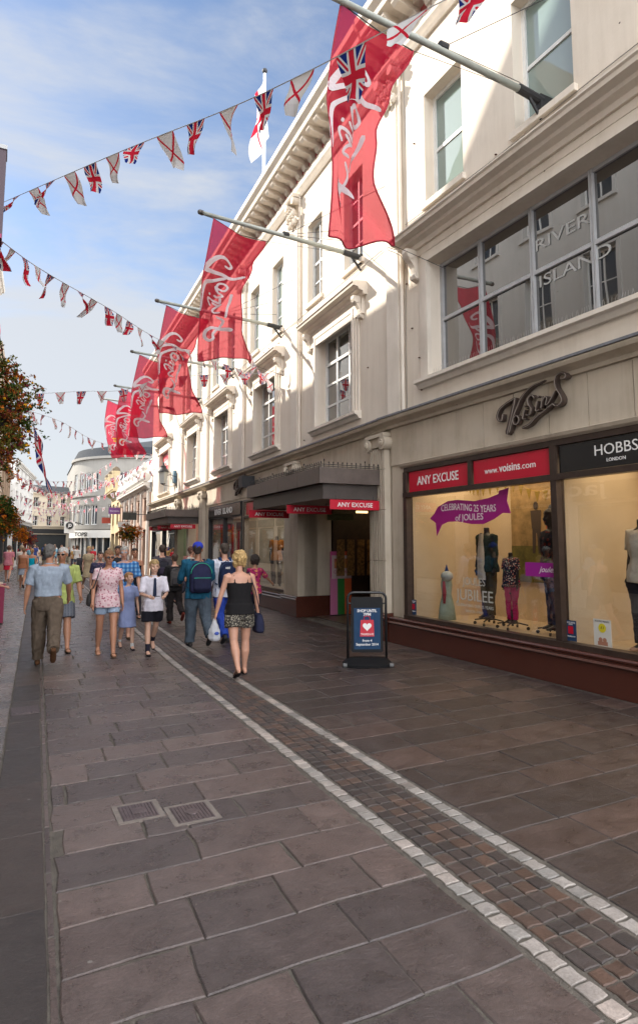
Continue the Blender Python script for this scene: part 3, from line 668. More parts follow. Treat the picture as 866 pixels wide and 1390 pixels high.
# ================= store, near face (s from -9.5 to 0) =================
def store_near():
    B = empty('corner_store', NF(-4.8, -2.5, 0), 'cream stuccoed shop building nearest the camera with wide upper glazing over lit display windows', 'building')
    # wall with openings: shop opening, bay window, upper windows
    up = [(-2.23, -1.2, 7.85, 9.95), (-4.47, -3.4, 7.85, 9.95), (-6.7, -5.65, 7.85, 9.95)]
    shop = (-9.0, -.42, .46, 3.16); bay = (-8.6, -1.29, 4.66, 6.74)
    m = MB(); m.wall(NF, -9.6, 0, 4.1, 11.4, up+[bay], 0, .35); m.build('wall', stucco, B)
    m = MB(); m.wall(NF, -9.6, 0, .0, 4.1, [shop], -.01, .35); m.build('ground_floor_wall', stone, B)
    panel_joints(NF, -9.6, 0, 3.16, 3.98, .62, B, rows=[3.24, 3.95])
    # returns/back/roof so the building has volume
    m = MB(); m.box(NF, -9.6, 0, -7, -6.7, 0, 11.4); m.box(NF, -9.6, -9.3, -6.7, -.36, 0, 11.4); m.box(NF, -.3, 0, -6.7, -.36, 0, 11.4); m.build('rear_wall', stucco, B)
    m = MB(); m.box(NF, -9.6, 0, -7, -.02, 11.41, 11.6); m.build('roof', leadm, B)
    for z in (4.12, 7.4):
        m = MB(); m.box(NF, -9.29, -.31, -6.69, -.36, z, z+.2); m.build('floor_slab', darkin, B)
    # floor cornice with lead top
    m = MB(); m.extr(NF, [(0, 3.95), (.06, 3.95), (.08, 4.0), (.13, 4.03), (.2, 4.06), (.22, 4.1), (.22, 4.125), (0, 4.13)], -9.6, .12); m.extr(NF, [(0, 4.13), (.24, 4.13), (.24, 4.165), (.1, 4.19), (0, 4.2)], -9.6, .13, 1)
    m.build('string_course', [stone, leadm], B)
    m = MB(); m.extr(NF, [(0, 3.16), (.03, 3.16), (.07, 3.19), (.09, 3.235), (.05, 3.25), (0, 3.26)], -9.6, -.35); m.build('lintel_moulding', stone, B)
    # bay surround and frame
    architrave(B, NF, -8.6, -1.29, 4.66, 6.74, .28, True, 'bay_surround')
    m = MB(); o = -.24; gm = mat('grey_frame', (.42, .42, .43), .4, var=.1)
    posts = [-1.32, -2.31, -3.42, -4.48, -5.5, -6.55, -7.6, -8.57]
    for s in posts: m.box(NF, s-.03, s-.008, o-.05, o+.03, 4.67, 6.73); m.box(NF, s+.008, s+.03, o-.05, o+.03, 4.67, 6.73); m.box(NF, s-.008, s+.008, o-.05, o+.015, 4.67, 6.73)
    m.box(NF, -8.59, -1.30, o-.05, o+.01, 4.665, 4.72); m.box(NF, -8.59, -1.30, o-.05, o+.02, 5.68, 5.74); m.box(NF, -8.59, -1.30, o-.05, o+.012, 6.68, 6.735)
    w = m.build('bay_window', gm, B)
    g = MB(); g.box(NF, -8.59, -1.30, o-.03, o-.02, 4.67, 6.73); g.build('pane', glass_mat('bay_glass', boost=5.0, base=(.03, .026, .022), wob=.03), w)
    # window lettering, white
    L = MB(); rt = (0, -1, 0)
    text_mb(L, 'RIVER', NF(-3.95, o-.012, 6.03), rt, (0, 0, 1), .17, .95, .003); text_mb(L, 'ISLAND', NF(-4.12, o-.012, 5.47), rt, (0, 0, 1), .17, 1.2, .003)
    L.build('window_lettering', mat('frosted_lettering', (.42, .42, .41), .5), B)
    m = MB()
    for i in range(160):
        s = -8.5+7.1*i/160; m.tube([NF(s, .1, 4.66), NF(s+rnd(-.02, .02), .1+rnd(-.02, .02), 4.75)], .0015, 3)
    m.build('bird_spikes', mat('steel', (.4, .4, .4), .3, metal=1), B)
    # hood over bay
    z = 7.33; m = MB(); m.extr(NF, cornice_prof(z, .42, .27), -9.6, -.62); m.box(NF, -9.6, -.78, 0, .06, z-.4, z-.26); m.extr(NF, [(0, z+.022), (.36, z+.01), (.36, z+.03), (0, z+.09)], -9.6, -.66)
    h = m.build('hood_moulding', trimm, B); q = MB(); scroll(q, NF, -.92, 0, z-.26, .95, .13); q.build('bracket', trimm, h)
    # upper windows
    for a, b, z0, z1 in up:
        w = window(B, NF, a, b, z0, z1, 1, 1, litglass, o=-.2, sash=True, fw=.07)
        q = MB(); q.box(NF, a-.06, b+.06, -.05, .07, z0-.1, z0-.0); q.build('sill', trimm, w)
        q = MB(); q.box(NF, a+.02, b-.02, -.14, -.12, z0+.0, z0+.1); q.build('bird_guard', blkm, w)
    # small fixings and cables left on the render
    m = MB()
    for s_, z_ in ((-.75, 5.7), (-.6, 6.6), (-.95, 5.1), (-.62, 7.0), (-3.0, 7.75), (-2.7, 10.6), (-.9, 9.2), (-1.0, 4.5)): m.tube([NF(s_, 0, z_), NF(s_, .03, z_-.01)], .014, 6)
    m.build('wall_fixings', mat('rust', (.10, .05, .03), .8), B)
    m = MB(); m.tube(catmull([NF(-.56, .02, 4.25), NF(-.57, .025, 6.0), NF(-.55, .02, 7.05), NF(-.6, .46, 7.2), NF(-.62, .02, 7.6), NF(-.6, .02, 11.0)], 4), .007, 4); m.tube(catmull([NF(-.6, .02, 7.75), NF(-3.0, .03, 7.68), NF(-5.0, .02, 7.74), NF(-9, .02, 7.7)], 4), .008, 4); m.build('cable', mat('cable_grey', (.22, .2, .18), .6), B)
    # pilaster strip and capital at the bend
    m = MB(); m.box(NF, -.42, -.02, 0, .09, 4.2, 10.35); p = m.build('pilaster', trimm, B)
    m = MB(); capital_corinth(m, NF, -.22, 10.3, .4, .8); m.build('capital', trimm, p)
    m = MB(); m.tube([NF(-.5, .06, 4.2), NF(-.5, .06, 11.2)], .035, 8); m.build('downpipe', trimm, B)
    roof_cornice(B, NF, -9.6, .0)
    # ---- shop front ----
    m = MB(); fo = .02
    m.box(NF, -9, -.42, fo-.1, fo+.0, 3.08, 3.16); m.box(NF, -9, -.42, fo-.1, fo+.03, 2.62, 2.70); m.box(NF, -9, -.42, fo-.12, fo+.035, .46, .53)
    for s in (-.42, -3.84, -7.6): m.box(NF, s-.1, s, fo-.12, fo+.02, .53, 3.08)
    m.box(NF, -2.26, -2.18, fo-.1, fo+.01, 2.70, 3.08)
    f = m.build('shopfront_frame', bronze, B)
    for a, b in ((-3.84, -.52), (-7.6, -3.94)):
        g = MB(); g.box(NF, a, b, -.07, -.06, .53, 2.62); g.build('pane', shopglass, f)
    m = MB(); m.box(NF, -9.6, -.0, 0, .10, 0, .34); pr = [(0, .34), (.12, .34), (.135, .36), (.12, .385), (.1, .39), (.1, .405), (.12, .42), (.125, .44), (.11, .46), (0, .465)]
    m.extr(NF, pr, -9.6, 0); m.build('plinth', granite, B)
    # display stage
    cream = mat('display_wall', (.66, .54, .38), .7, var=.06, scale=2)
    m = MB(); m.box(NF, -7.6, -.44, -1.75, -.36, .30, .46); m.build('display_floor', mat('display_floor', (.62, .5, .34), .5, var=.08, scale=5), B)
    m = MB(); m.box(NF, -7.6, -.44, -1.8, -1.75, .46, 3.1); m.box(NF, -.46, -.42, -1.75, -.12, .46, 3.1); m.box(NF, -3.92, -3.86, -1.75, -.13, .46, 3.1); m.build('display_backdrop', cream, B)
    m = MB(); m.box(NF, -7.6, -.46, -1.75, -.13, 2.95, 3.0); m.build('display_ceiling', cream, B)
    return B
def roof_cornice(B, fr, a, b):
    m = MB(); m.box(fr, a, b, -.3, .012, 11.4, 11.75, 1)
    m.extr(fr, [(0, 11.0), (.05, 11.0), (.09, 11.06), (.05, 11.1), (.12, 11.2), (.14, 11.32), (.0, 11.33)], a, b)
    m.extr(fr, [(0, 11.72), (.18, 11.72), (.22, 11.78), (.62, 11.8), (.64, 11.9), (.74, 12.0), (.76, 12.12), (0, 12.2)], a, b)
    m.extr(fr, [(-.3, 12.2), (.1, 12.19), (.1, 12.55), (.14, 12.57), (.14, 12.68), (-.3, 12.7)], a, b)
    c = m.build('cornice', [trimm, pink], B)
    m = MB(); n = int((b-a)/.42)
    for i in range(n): 
        s = a+(i+.5)*(b-a)/n; m.extr(fr, [(.02, 11.5), (.1, 11.52), (.16, 11.62), (.5, 11.66), (.56, 11.72), (.56, 11.795), (.02, 11.795)], s-.09, s+.09)
    m.build('modillions', trimm, c)
    m = MB(); n = int((b-a)/.14)
    for i in range(n): s = a+(i+.5)*(b-a)/n; m.box(fr, s-.04, s+.04, .013, .07, 11.42, 11.49)
    m.build('dentils', trimm, c)
# ================= store, long face =================
def store_far():
    B = empty('department_store', FF(10, -3, 0), 'long cream department store front beyond the bend, with hooded windows and two canopies', 'building')
    P = 4.77; S1 = 19.6
    ups, firsts = [], []
    for k in range(4):
        for c in (1.5, 3.6): ups.append((k*P+c-.45, k*P+c+.45, 7.85, 9.98))
        firsts.append((k*P+1.47, k*P+3.4, 4.56, 6.76))
    m = MB(); m.wall(FF, .0, S1, 4.1, 11.4, ups+firsts, 0, .35); m.build('wall', stucco, B)
    ent = (.62, 4.25, -.01, 3.0); ent2 = (15.6, 19.2, -.01, 3.0)
    d1 = (5.35, 9.2, .55, 3.2); d2 = (9.42, 13.75, .35, 3.2)
    m = MB(); m.wall(FF, .0, S1, 0, 4.1, [ent, d1, d2, ent2], -.01, .35); m.build('ground_floor_wall', stone, B)
    panel_joints(FF, .0, S1, 3.0, 3.98, .62, B, rows=[3.28, 3.95])
    m = MB(); m.box(FF, 0, S1, -7, -6.7, 0, 11.4); m.box(FF, S1-.3, S1, -6.7, -.36, 0, 11.4); m.build('rear_wall', stucco, B)
    m = MB(); m.box(FF, 0, S1, -7, -.02, 11.41, 11.6); m.build('roof', leadm, B)
    for z in (4.12, 7.4):
        m = MB(); m.box(FF, .01, S1-.31, -6.69, -.36, z, z+.2); m.build('floor_slab', darkin, B)
    m = MB(); m.extr(FF, [(0, 3.95), (.06, 3.95), (.08, 4.0), (.13, 4.03), (.2, 4.06), (.22, 4.1), (.22, 4.125), (0, 4.13)], .0, S1); m.extr(FF, [(0, 4.13), (.24, 4.13), (.24, 4.165), (.1, 4.19), (0, 4.2)], .0, S1, 1)
    m.build('string_course', [stone, leadm], B)
    for k, (a, b, z0, z1) in enumerate(firsts):
        architrave(B, FF, a, b, z0, z1, .24)
        window(B, FF, a, b, z0, z1, 3, [z0+.52, z0+1.04], o=-.2, transom=6.1, fw=.095, mw=.034)
        hood(B, FF, k*P+.88, k*P+3.98, 7.22, .36)
    for a, b, z0, z1 in ups:
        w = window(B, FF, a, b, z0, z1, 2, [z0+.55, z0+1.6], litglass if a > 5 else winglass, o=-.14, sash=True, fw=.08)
        q = MB(); q.box(FF, a-.05, b+.05, -.05, .06, z0-.1, z0); q.build('sill', trimm, w)
    m = MB()
    for k in range(4):
        for i in range(5): s_ = k*P+random.Random(k*9+i).uniform(.3, 4.4); z_ = random.Random(k*5+i).choice([4.4, 5.4, 6.3, 7.5, 7.6]); m.tube([FF(s_, 0, z_), FF(s_, .03, z_-.01)], .013, 5)
    m.build('wall_fixings', mat('rust', (.10, .05, .03), .8), B)
    m = MB(); m.tube(catmull([FF(.2, .03, 7.62), FF(4.7, .1, 7.6), FF(9.5, .1, 7.64), FF(14.3, .1, 7.6), FF(19.4, .03, 7.63)], 4), .009, 4); m.build('cable', mat('cable_grey', (.22, .2, .18), .6), B)
    for k in range(1, 5):
        s = k*P; m = MB(); m.box(FF, s-.2, s+.2, 0, .08, 4.2, 10.35); p = m.build('pilaster', trimm, B)
        m = MB(); capital_corinth(m, FF, s, 10.3, .38, .8); m.build('capital', trimm, p)
        m = MB(); m.tube([FF(s-.3, .05, 4.2), FF(s-.3, .05, 11.2)], .03, 8); m.build('downpipe', trimm, B)
    roof_cornice(B, FF, .0, S1)
    ground_pilaster(B, FF, .02, .6, 3.62)
    ground_pilaster(B, FF, 14.3, 14.9, 3.62); ground_pilaster(B, FF, 19.0, 19.55, 3.62)
    # stone pier between entrance and display window
    m = MB()
    for za, zb in ((.48, 1.4), (1.42, 2.4), (2.42, 3.3)): m.box(FF, 4.25, 5.2, -.75, .17, za, zb); 
    m.box(FF, 4.26, 5.19, -.74, .16, .47, 3.3); p = m.build('pier', stone, B)
    m = MB(); m.box(FF, 4.2, 5.25, -.8, .22, 0, .4); m.extr(FF, [(-.8, .4), (.235, .4), (.25, .43), (.235, .455), (.215, .46), (.235, .48), (.22, .505), (-.8, .51)], 4.18, 5.27); m.build('plinth', granite, p)
    m = MB(); capital_ionic(m, FF, 4.8, 3.62, .6); m.build('capital', stone, p)
    # entrance recess
    wood = mat('dark_wood_wall', (.035, .018, .012), .45, var=.4, scale=7)
    m = MB(); m.box(FF, .3, 4.25, -4.2, -4.1, 0, 3.0); m.box(FF, .35, .62, -4.1, -.36, 0, 3.0); m.box(FF, 4.25, 4.5, -4.1, -.8, 0, 3.0); m.box(FF, .62, 4.25, -4.1, -.36, 2.9, 3.0)
    for i in range(12): m.box(FF, .62, .65, -.4-i*.3-.02, -.4-i*.3, 0, 2.9)
    m.build('entrance_recess', wood, B)
    m = MB(); m.box(FF, .62, 4.25, -4.1, -.3, .0, .012); m.build('entrance_floor', mat('lobby_floor', (.14, .1, .08), .35, var=.2), B)
    # display window 1
    m = MB()
    for s in (5.3, 9.2): m.box(FF, s, s+.08, -.12, .02, .55, 3.2)
    m.box(FF, 5.38, 9.2, -.12, .015, 2.62, 2.68); m.box(FF, 5.38, 9.2, -.12, .02, .5, .57); m.box(FF, 5.38, 9.2, -.12, .015, 3.14, 3.2)
    f = m.build('shopfront_frame', bronze, B)
    g = MB(); g.box(FF, 5.38, 9.2, -.08, -.07, .57, 2.62); g.build('pane', shopglass, f)
    m = MB(); m.box(FF, 5.25, 14.2, 0, .1, 0, .34); m.extr(FF, [(0, .34), (.12, .34), (.135, .36), (.12, .385), (.1, .39), (.1, .405), (.12, .42), (.125, .44), (.11, .46), (0, .465)], 5.25, 9.4); m.build('plinth', granite, B)
    paleb = mat('pale_display', (.5, .48, .42), .6, var=.1)
    m = MB(); m.box(FF, 5.2, 9.35, -1.6, -1.55, .3, 3.1); m.box(FF, 5.21, 5.28, -1.55, -.36, .3, 3.1); m.box(FF, 9.3, 9.36, -1.55, -.36, .3, 3.1); m.box(FF, 5.28, 9.3, -1.55, -.36, .4, .5); m.box(FF, 5.28, 9.3, -1.55, -.36, 2.95, 3.0); m.build('display_box', paleb, B)
    # display window 2 (fashion shop)
    m = MB()
    for s in (9.42, 11.6, 13.65): m.box(FF, s, s+.1, -.12, .02, .35, 2.72)
    m.box(FF, 9.42, 13.75, -.12, .021, .33, .42); m.box(FF, 9.42, 13.75, -.1, .03, 2.72, 3.2); m.build('shopfront_frame', blkm, B)
    g = MB(); g.box(FF, 9.52, 13.65, -.08, -.07, .42, 2.72); g.build('pane', shopglass, B)
    m = MB(); m.box(FF, 9.38, 14.0, -1.9, -1.85, .1, 3.1); m.box(FF, 13.8, 13.86, -1.85, -.36, .1, 3.1); m.box(FF, 9.4, 13.8, -1.85, -.36, .2, .3); m.box(FF, 9.4, 13.8, -1.85, -.36, 2.8, 2.85); m.build('display_box', mat('grey_display', (.3, .29, .27), .6, var=.1), B)
    # entrance 2
    pk = mat('pink_wall', (.42, .27, .22), .6, var=.1)
    m = MB(); m.box(FF, 15.4, 19.3, -2.6, -2.5, 0, 3.0); m.box(FF, 19.2, 19.4, -2.5, -.36, 0, 3.0); m.box(FF, 15.4, 15.6, -2.5, -.36, 0, 3.0); m.box(FF, 15.6, 19.2, -2.5, -.36, 2.9, 3.0); m.build('entrance_recess', pk, B)
    m = MB(); m.box(FF, 17.2, 17.5, -.3, .05, 0, 3.0); m.build('column', mat('white_col', (.66, .62, .54), .5, var=.05), B)
    m = MB(); m.box(FF, 17.5, 19.2, -.2, -.19, .1, 2.9); m.build('pane', glass_mat('green_glass', (.8, 1, .92), 1.3), B)
    return B
def canopy(s0, s1, label):
    o1 = 1.40; C_ = empty('entrance_canopy', FF((s0+s1)/2, .7, 2.6), label, 'canopy', 'canopies over the store entrances')
    m = MB(); m.box(FF, s0, s1, .02, o1, 3.13, 3.19); 
    m.box(FF, s0, s0+.03, .02, o1, 2.9, 3.13); m.box(FF, s1-.03, s1, .02, o1, 2.9, 3.13); m.box(FF, s0+.03, s1-.03, o1-.03, o1-.001, 2.9, 3.13)
    for s in [s0+i*(s1-s0)/4 for i in range(1, 4)]: m.box(FF, s-.006, s+.006, o1-.001, o1+.004, 2.9, 3.13)
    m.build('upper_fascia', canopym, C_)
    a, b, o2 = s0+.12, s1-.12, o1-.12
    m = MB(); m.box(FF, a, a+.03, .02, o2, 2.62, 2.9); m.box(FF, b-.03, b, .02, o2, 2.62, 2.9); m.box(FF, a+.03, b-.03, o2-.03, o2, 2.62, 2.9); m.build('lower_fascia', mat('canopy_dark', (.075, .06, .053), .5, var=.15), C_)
    m = MB(); m.box(FF, a+.03, b-.03, .03, o2-.03, 2.66, 2.70); m.build('soffit', mat('soffit', (.3, .26, .2), .5, var=.1), C_)
    # cresting
    m = MB(); path = [(s0+.04, o) for o in [i*.095+.06 for i in range(14)]]+[(s, o1-.04) for s in [s0+.04+i*.1 for i in range(int((s1-s0)/.1))]]+[(s1-.04, o) for o in [i*.095+.06 for i in range(14)]]
    for i, (s, o) in enumerate(path):
        big = i % 9 == 4; h = .14 if big else .095
        m.tube([FF(s, o, 3.19), FF(s, o, 3.19+h)], .006, 4); m.ell(FF(s, o, 3.19+h), (.014, .014, .022), 6, 4)
        m.tube([FF(s-.0, o, 3.23), FF(s+.03, o, 3.26)], .004, 4)
    for z in (3.215, 3.25): m.tube([FF(s0+.04, .05, z), FF(s0+.04, o1-.04, z), FF(s1-.04, o1-.04, z), FF(s1-.04, .05, z)], .006, 4)
    m.build('iron_cresting', blkm, C_)
    return C_
LOGO = [([(96,307),(88,347),(71,349),(63,321),(80,277),(122,242),(170,212)], (11,13)), ([(170,211),(161,258),(139,346),(117,435)], (15,26)), ([(330,119),(260,152),(210,205),(183,260),(155,329),(130,423)], (9,20)), ([(168,322),(154,340),(157,368),(173,373),(187,351),(182,325),(170,321)], 9), ([(220,285),(209,337),(225,340)], 9), ([(219,267),(223,263)], 11), ([(275,218),(260,201),(241,222),(242,255),(257,282),(247,315),(225,317)], 9), ([(291,236),(280,293),(297,289)], 9), ([(293,218),(301,208)], 11), ([(318,211),(308,280)], 9), ([(311,249),(330,215),(340,225),(332,262),(346,255)], 8), ([(346,255),(368,214),(382,183)], 7), ([(410,121),(433,114),(434,94),(412,86),(390,102),(382,136),(387,168),(402,201),(412,229),(406,256),(384,270),(367,256)], (10,14)), ([(368,256),(326,295),(280,334),(245,374),(205,396)], (8,16))]
def facade_logo(fr, s, z, label, sc=.0034, t=.07):
    """scrolled shop name in thick letters; source drawing is 110 px high strokes"""
    m = MB()
    for i, (pts, w) in enumerate(LOGO):
        q = [((x-255), -(y-265)) for x, y in pts]
        # shear back the perspective rise of the drawing
        q = [(x*1.02, y-.0*x) for x, y in q]
        stroke(m, q, w, lambda a, b, h: fr(s-a*sc, h, z+(b-.246*a)*sc*.70), .035+i*.0006, t+.035+i*.0009)
    e = empty('shop_name_sign', fr(s, 0, z-.3), label, 'sign', 'scrolled shop name signs')
    m.build('lettering', mat('sign_bronze', (.09, .065, .055), .4, metal=.4, var=.15), e)
    m2 = MB()
    for i, (pts, w) in enumerate(LOGO[:14]):
        q = [((x-255), -(y-265)) for x, y in pts]
        stroke(m2, q, 2.2, lambda a, b, h: fr(s-a*sc, h, z+(b-.246*a)*sc*.70), t+.036+i*.0009, t+.046+i*.0009)
    m2.build('raised_line', mat('sign_edge', (.35, .3, .26), .4, metal=.3), e)
    m3 = MB()
    for a in (-120, -40, 60, 140): m3.tube([fr(s-a*sc, 0, z), fr(s-a*sc, .04, z)], .01, 5)
    m3.build('fixing', blkm, e)
    return e
def panel(name, fr, s0, s1, z0, z1, o, m_, th=.02):
    q = MB(); q.box(fr, s0, s1, o, o+th, z0, z1); return q
def fascia_sign(fr, s0, s1, z0, z1, o, pm, words, label, group=None, col=None):
    e = empty('sign', fr((s0+s1)/2, o, z0), label, 'sign', group); rt = -fr.u
    q = MB(); q.box(fr, s0, s1, o, o+.02, z0, z1); q.build('panel', pm, e)
    for (txt, h, w, ds, dz, bold, al) in words:
        t = MB(); text_mb(t, txt, fr((s0+s1)/2-ds, o+.0205, z0+dz), rt, (0, 0, 1), h, w, .003, bold, al); t.build('lettering', col or whit, e)
    return e
def hanging_sign(s, o0, o1, z0, z1, label, txt='ANY EXCUSE'):
    e = empty('hanging_sign', FF(s, (o0+o1)/2, z0), label, 'sign', 'red signs hanging under the canopies')
    q = MB(); q.box(FF, s, s+.03, o0, o1, z0, z1); q.build('panel', redp, e)
    t = MB(); text_mb(t, txt, FF(s-.001, (o0+o1)/2, z0+(z1-z0)*.28), -FF.n, (0, 0, 1), (z1-z0)*.45, (o1-o0)*.72, .003, .012); t.build('lettering', whit, e)
    for o in (o0+.12, o1-.12):
        q = MB(); q.tube([FF(s+.015, o, z1), FF(s+.015, o, 2.68)], .006, 5); q.build('hanger', blkm, e)
    return e
# ------------------------------------------------------------------ ground
def bend(x, y): return x+.05*(y-9.9)*(1. if y > 9.9 else max(0., min(1., 1-(x-.5)/6)))   # the kerb lines follow the bend of the street
def slab_mat(name, c1, c2, c3, rough):
    m = bpy.data.materials.new(name); t, N, L = nt(m); b = N['Principled BSDF']; tc = N.new('ShaderNodeTexCoord')
    at = N.new('ShaderNodeAttribute'); at.attribute_name = 'tone'
    rp = N.new('ShaderNodeValToRGB'); e = rp.color_ramp.elements; e[0].color = (*c1, 1); e[1].color = (*c3, 1); k = e.new(.5); k.color = (*c2, 1)
    L.new(at.outputs['Fac'], rp.inputs['Fac'])
    nz = N.new('ShaderNodeTexNoise'); nz.inputs['Scale'].default_value = 5.; nz.inputs['Detail'].default_value = 9; nz.inputs['Roughness'].default_value = .7; L.new(tc.outputs['Object'], nz.inputs['Vector'])
    mr = N.new('ShaderNodeMapRange'); mr.inputs['From Min'].default_value = .3; mr.inputs['From Max'].default_value = .72; mr.inputs['To Min'].default_value = .68; mr.inputs['To Max'].default_value = 1.35; L.new(nz.outputs['Fac'], mr.inputs['Value'])
    mx = N.new('ShaderNodeMix'); mx.data_type = 'RGBA'; mx.blend_type = 'MULTIPLY'; mx.inputs['Factor'].default_value = 1; L.new(rp.outputs['Color'], mx.inputs['A']); L.new(mr.outputs['Result'], mx.inputs['B'])
    gn = N.new('ShaderNodeTexNoise'); gn.inputs['Scale'].default_value = 70; gn.inputs['Detail'].default_value = 4; gn.inputs['Roughness'].default_value = .8; L.new(tc.outputs['Object'], gn.inputs['Vector'])
    gr = N.new('ShaderNodeMapRange'); gr.inputs['From Min'].default_value = .3; gr.inputs['From Max'].default_value = .7; gr.inputs['To Min'].default_value = .72; gr.inputs['To Max'].default_value = 1.3; L.new(gn.outputs['Fac'], gr.inputs['Value'])
    m0 = mx; mx = N.new('ShaderNodeMix'); mx.data_type = 'RGBA'; mx.blend_type = 'MULTIPLY'; mx.inputs['Factor'].default_value = 1; L.new(m0.outputs['Result'], mx.inputs['A']); L.new(gr.outputs['Result'], mx.inputs['B'])
    # mineral hue patches, rust red to grey
    hn = N.new('ShaderNodeTexNoise'); hn.inputs['Scale'].default_value = .9; hn.inputs['Detail'].default_value = 5; L.new(tc.outputs['Object'], hn.inputs['Vector']); ha = N.new('ShaderNodeMath'); ha.operation = 'MULTIPLY_ADD'; ha.inputs[1].default_value = .55; L.new(at.outputs['Fac'], ha.inputs[0]); L.new(hn.outputs['Fac'], ha.inputs[2])
    hf = N.new('ShaderNodeMath'); hf.operation = 'PINGPONG'; hf.inputs[1].default_value = .6; L.new(ha.outputs[0], hf.inputs[0]); hr = N.new('ShaderNodeValToRGB'); hr.color_ramp.elements[0].color = (1.12, .95, .89, 1); hr.color_ramp.elements[1].color = (.92, 1.0, 1.04, 1); L.new(hf.outputs[0], hr.inputs['Fac'])
    m1 = mx; mx = N.new('ShaderNodeMix'); mx.data_type = 'RGBA'; mx.blend_type = 'MULTIPLY'; mx.inputs['Factor'].default_value = 1; L.new(m1.outputs['Result'], mx.inputs['A']); L.new(hr.outputs['Color'], mx.inputs['B'])
    # chewing gum and stains
    vo = N.new('ShaderNodeTexVoronoi'); vo.inputs['Scale'].default_value = 3.1; L.new(tc.outputs['Object'], vo.inputs['Vector'])
    lt = N.new('ShaderNodeMath'); lt.operation = 'LESS_THAN'; lt.inputs[1].default_value = .035; L.new(vo.outputs['Distance'], lt.inputs[0])
    ml = N.new('ShaderNodeMath'); ml.operation = 'MULTIPLY'; ml.inputs[1].default_value = .5; L.new(lt.outputs[0], ml.inputs[0])
    mg = N.new('ShaderNodeMix'); mg.data_type = 'RGBA'; L.new(ml.outputs[0], mg.inputs['Factor']); L.new(mx.outputs['Result'], mg.inputs['A']); mg.inputs['B'].default_value = (.3, .28, .25, 1)
    L.new(mg.outputs['Result'], b.inputs['Base Color'])
    r = N.new('ShaderNodeMapRange'); r.inputs['From Min'].default_value = .3; r.inputs['From Max'].default_value = .7; r.inputs['To Min'].default_value = rough-.1; r.inputs['To Max'].default_value = rough+.16; L.new(nz.outputs['Fac'], r.inputs['Value']); L.new(r.outputs['Result'], b.inputs['Roughness'])
    # riven surface: ridged relief across the slab plus grain
    mp = N.new('ShaderNodeMapping'); mp.inputs['Scale'].default_value = (2.2, 3.6, 2.); mp.inputs['Rotation'].default_value = (0, 0, .6); L.new(tc.outputs['Object'], mp.inputs['Vector'])
    n1 = N.new('ShaderNodeTexNoise'); n1.inputs['Scale'].default_value = 3.4; n1.inputs['Detail'].default_value = 12; n1.inputs['Roughness'].default_value = .74; n1.inputs['Distortion'].default_value = .25; L.new(mp.outputs['Vector'], n1.inputs['Vector'])
    n2 = N.new('ShaderNodeTexNoise'); n2.inputs['Scale'].default_value = 160; n2.inputs['Detail'].default_value = 3; L.new(tc.outputs['Object'], n2.inputs['Vector'])
    b1 = N.new('ShaderNodeBump'); b1.inputs['Strength'].default_value = .5; b1.inputs['Distance'].default_value = .03; L.new(n1.outputs['Fac'], b1.inputs['Height'])
    b2 = N.new('ShaderNodeBump'); b2.inputs['Strength'].default_value = .3; b2.inputs['Distance'].default_value = .004; L.new(n2.outputs['Fac'], b2.inputs['Height']); L.new(b1.outputs['Normal'], b2.inputs['Normal'])
    L.new(b2.outputs['Normal'], b.inputs['Normal']); b.inputs['Specular IOR Level'].default_value = .75
    return m
def slabs(name, quads, m, th=.02, ch=.005, tilt=.0015, jit=.004, z=0.):
    """quads: (x0,x1,y0,y1) in straightened street space; each stone is a chamfered block"""
    V, Fc, T = [], [], []
    for (x0, x1, y0, y1) in quads:
        k = len(V); tn = random.random(); zz = z+rnd(-tilt, tilt); tx, ty = rnd(-tilt, tilt)*.6, rnd(-tilt, tilt)*.6
        cx, cy = (x0+x1)/2, (y0+y1)/2
        P = [(x0, y0), (cx+rnd(-.1, .1)*(x1-x0), y0+rnd(-jit, jit)), (x1, y0), (x1+rnd(-jit, jit), cy), (x1, y1), (cx+rnd(-.1, .1)*(x1-x0), y1+rnd(-jit, jit)), (x0, y1), (x0+rnd(-jit, jit), cy)]
        P = [(a+rnd(-jit, jit)*.6, b+rnd(-jit, jit)*.6) for a, b in P]
        for inset, h in ((0, -th), (0, -ch*.8), (ch, 0)):
            for a, b in P:
                aa = a+(inset if a < cx else -inset)*(abs(a-cx) > .02); bb = b+(inset if b < cy else -inset)*(abs(b-cy) > .02)
                sx = (a-cx)/max(.01, x1-x0); sy = (b-cy)/max(.01, y1-y0)
                V.append((bend(aa, bb), bb, zz+h+(tx*sx+ty*sy)*2*(h > -th)))
        for r_ in range(2):
            for i in range(8):
                j = (i+1) % 8; Fc.append((k+r_*8+i, k+r_*8+j, k+r_*8+8+j, k+r_*8+8+i)); T.append(tn)
        Fc.append(tuple(k+16+i for i in range(8))); T.append(tn)
    me = bpy.data.meshes.new(name); me.from_pydata(V, [], Fc); me.materials.append(m)
    a = me.attributes.new('tone', 'FLOAT', 'FACE'); a.data.foreach_set('value', T); me.update()
    o = link(name, me); return tag(o, kind='structure')
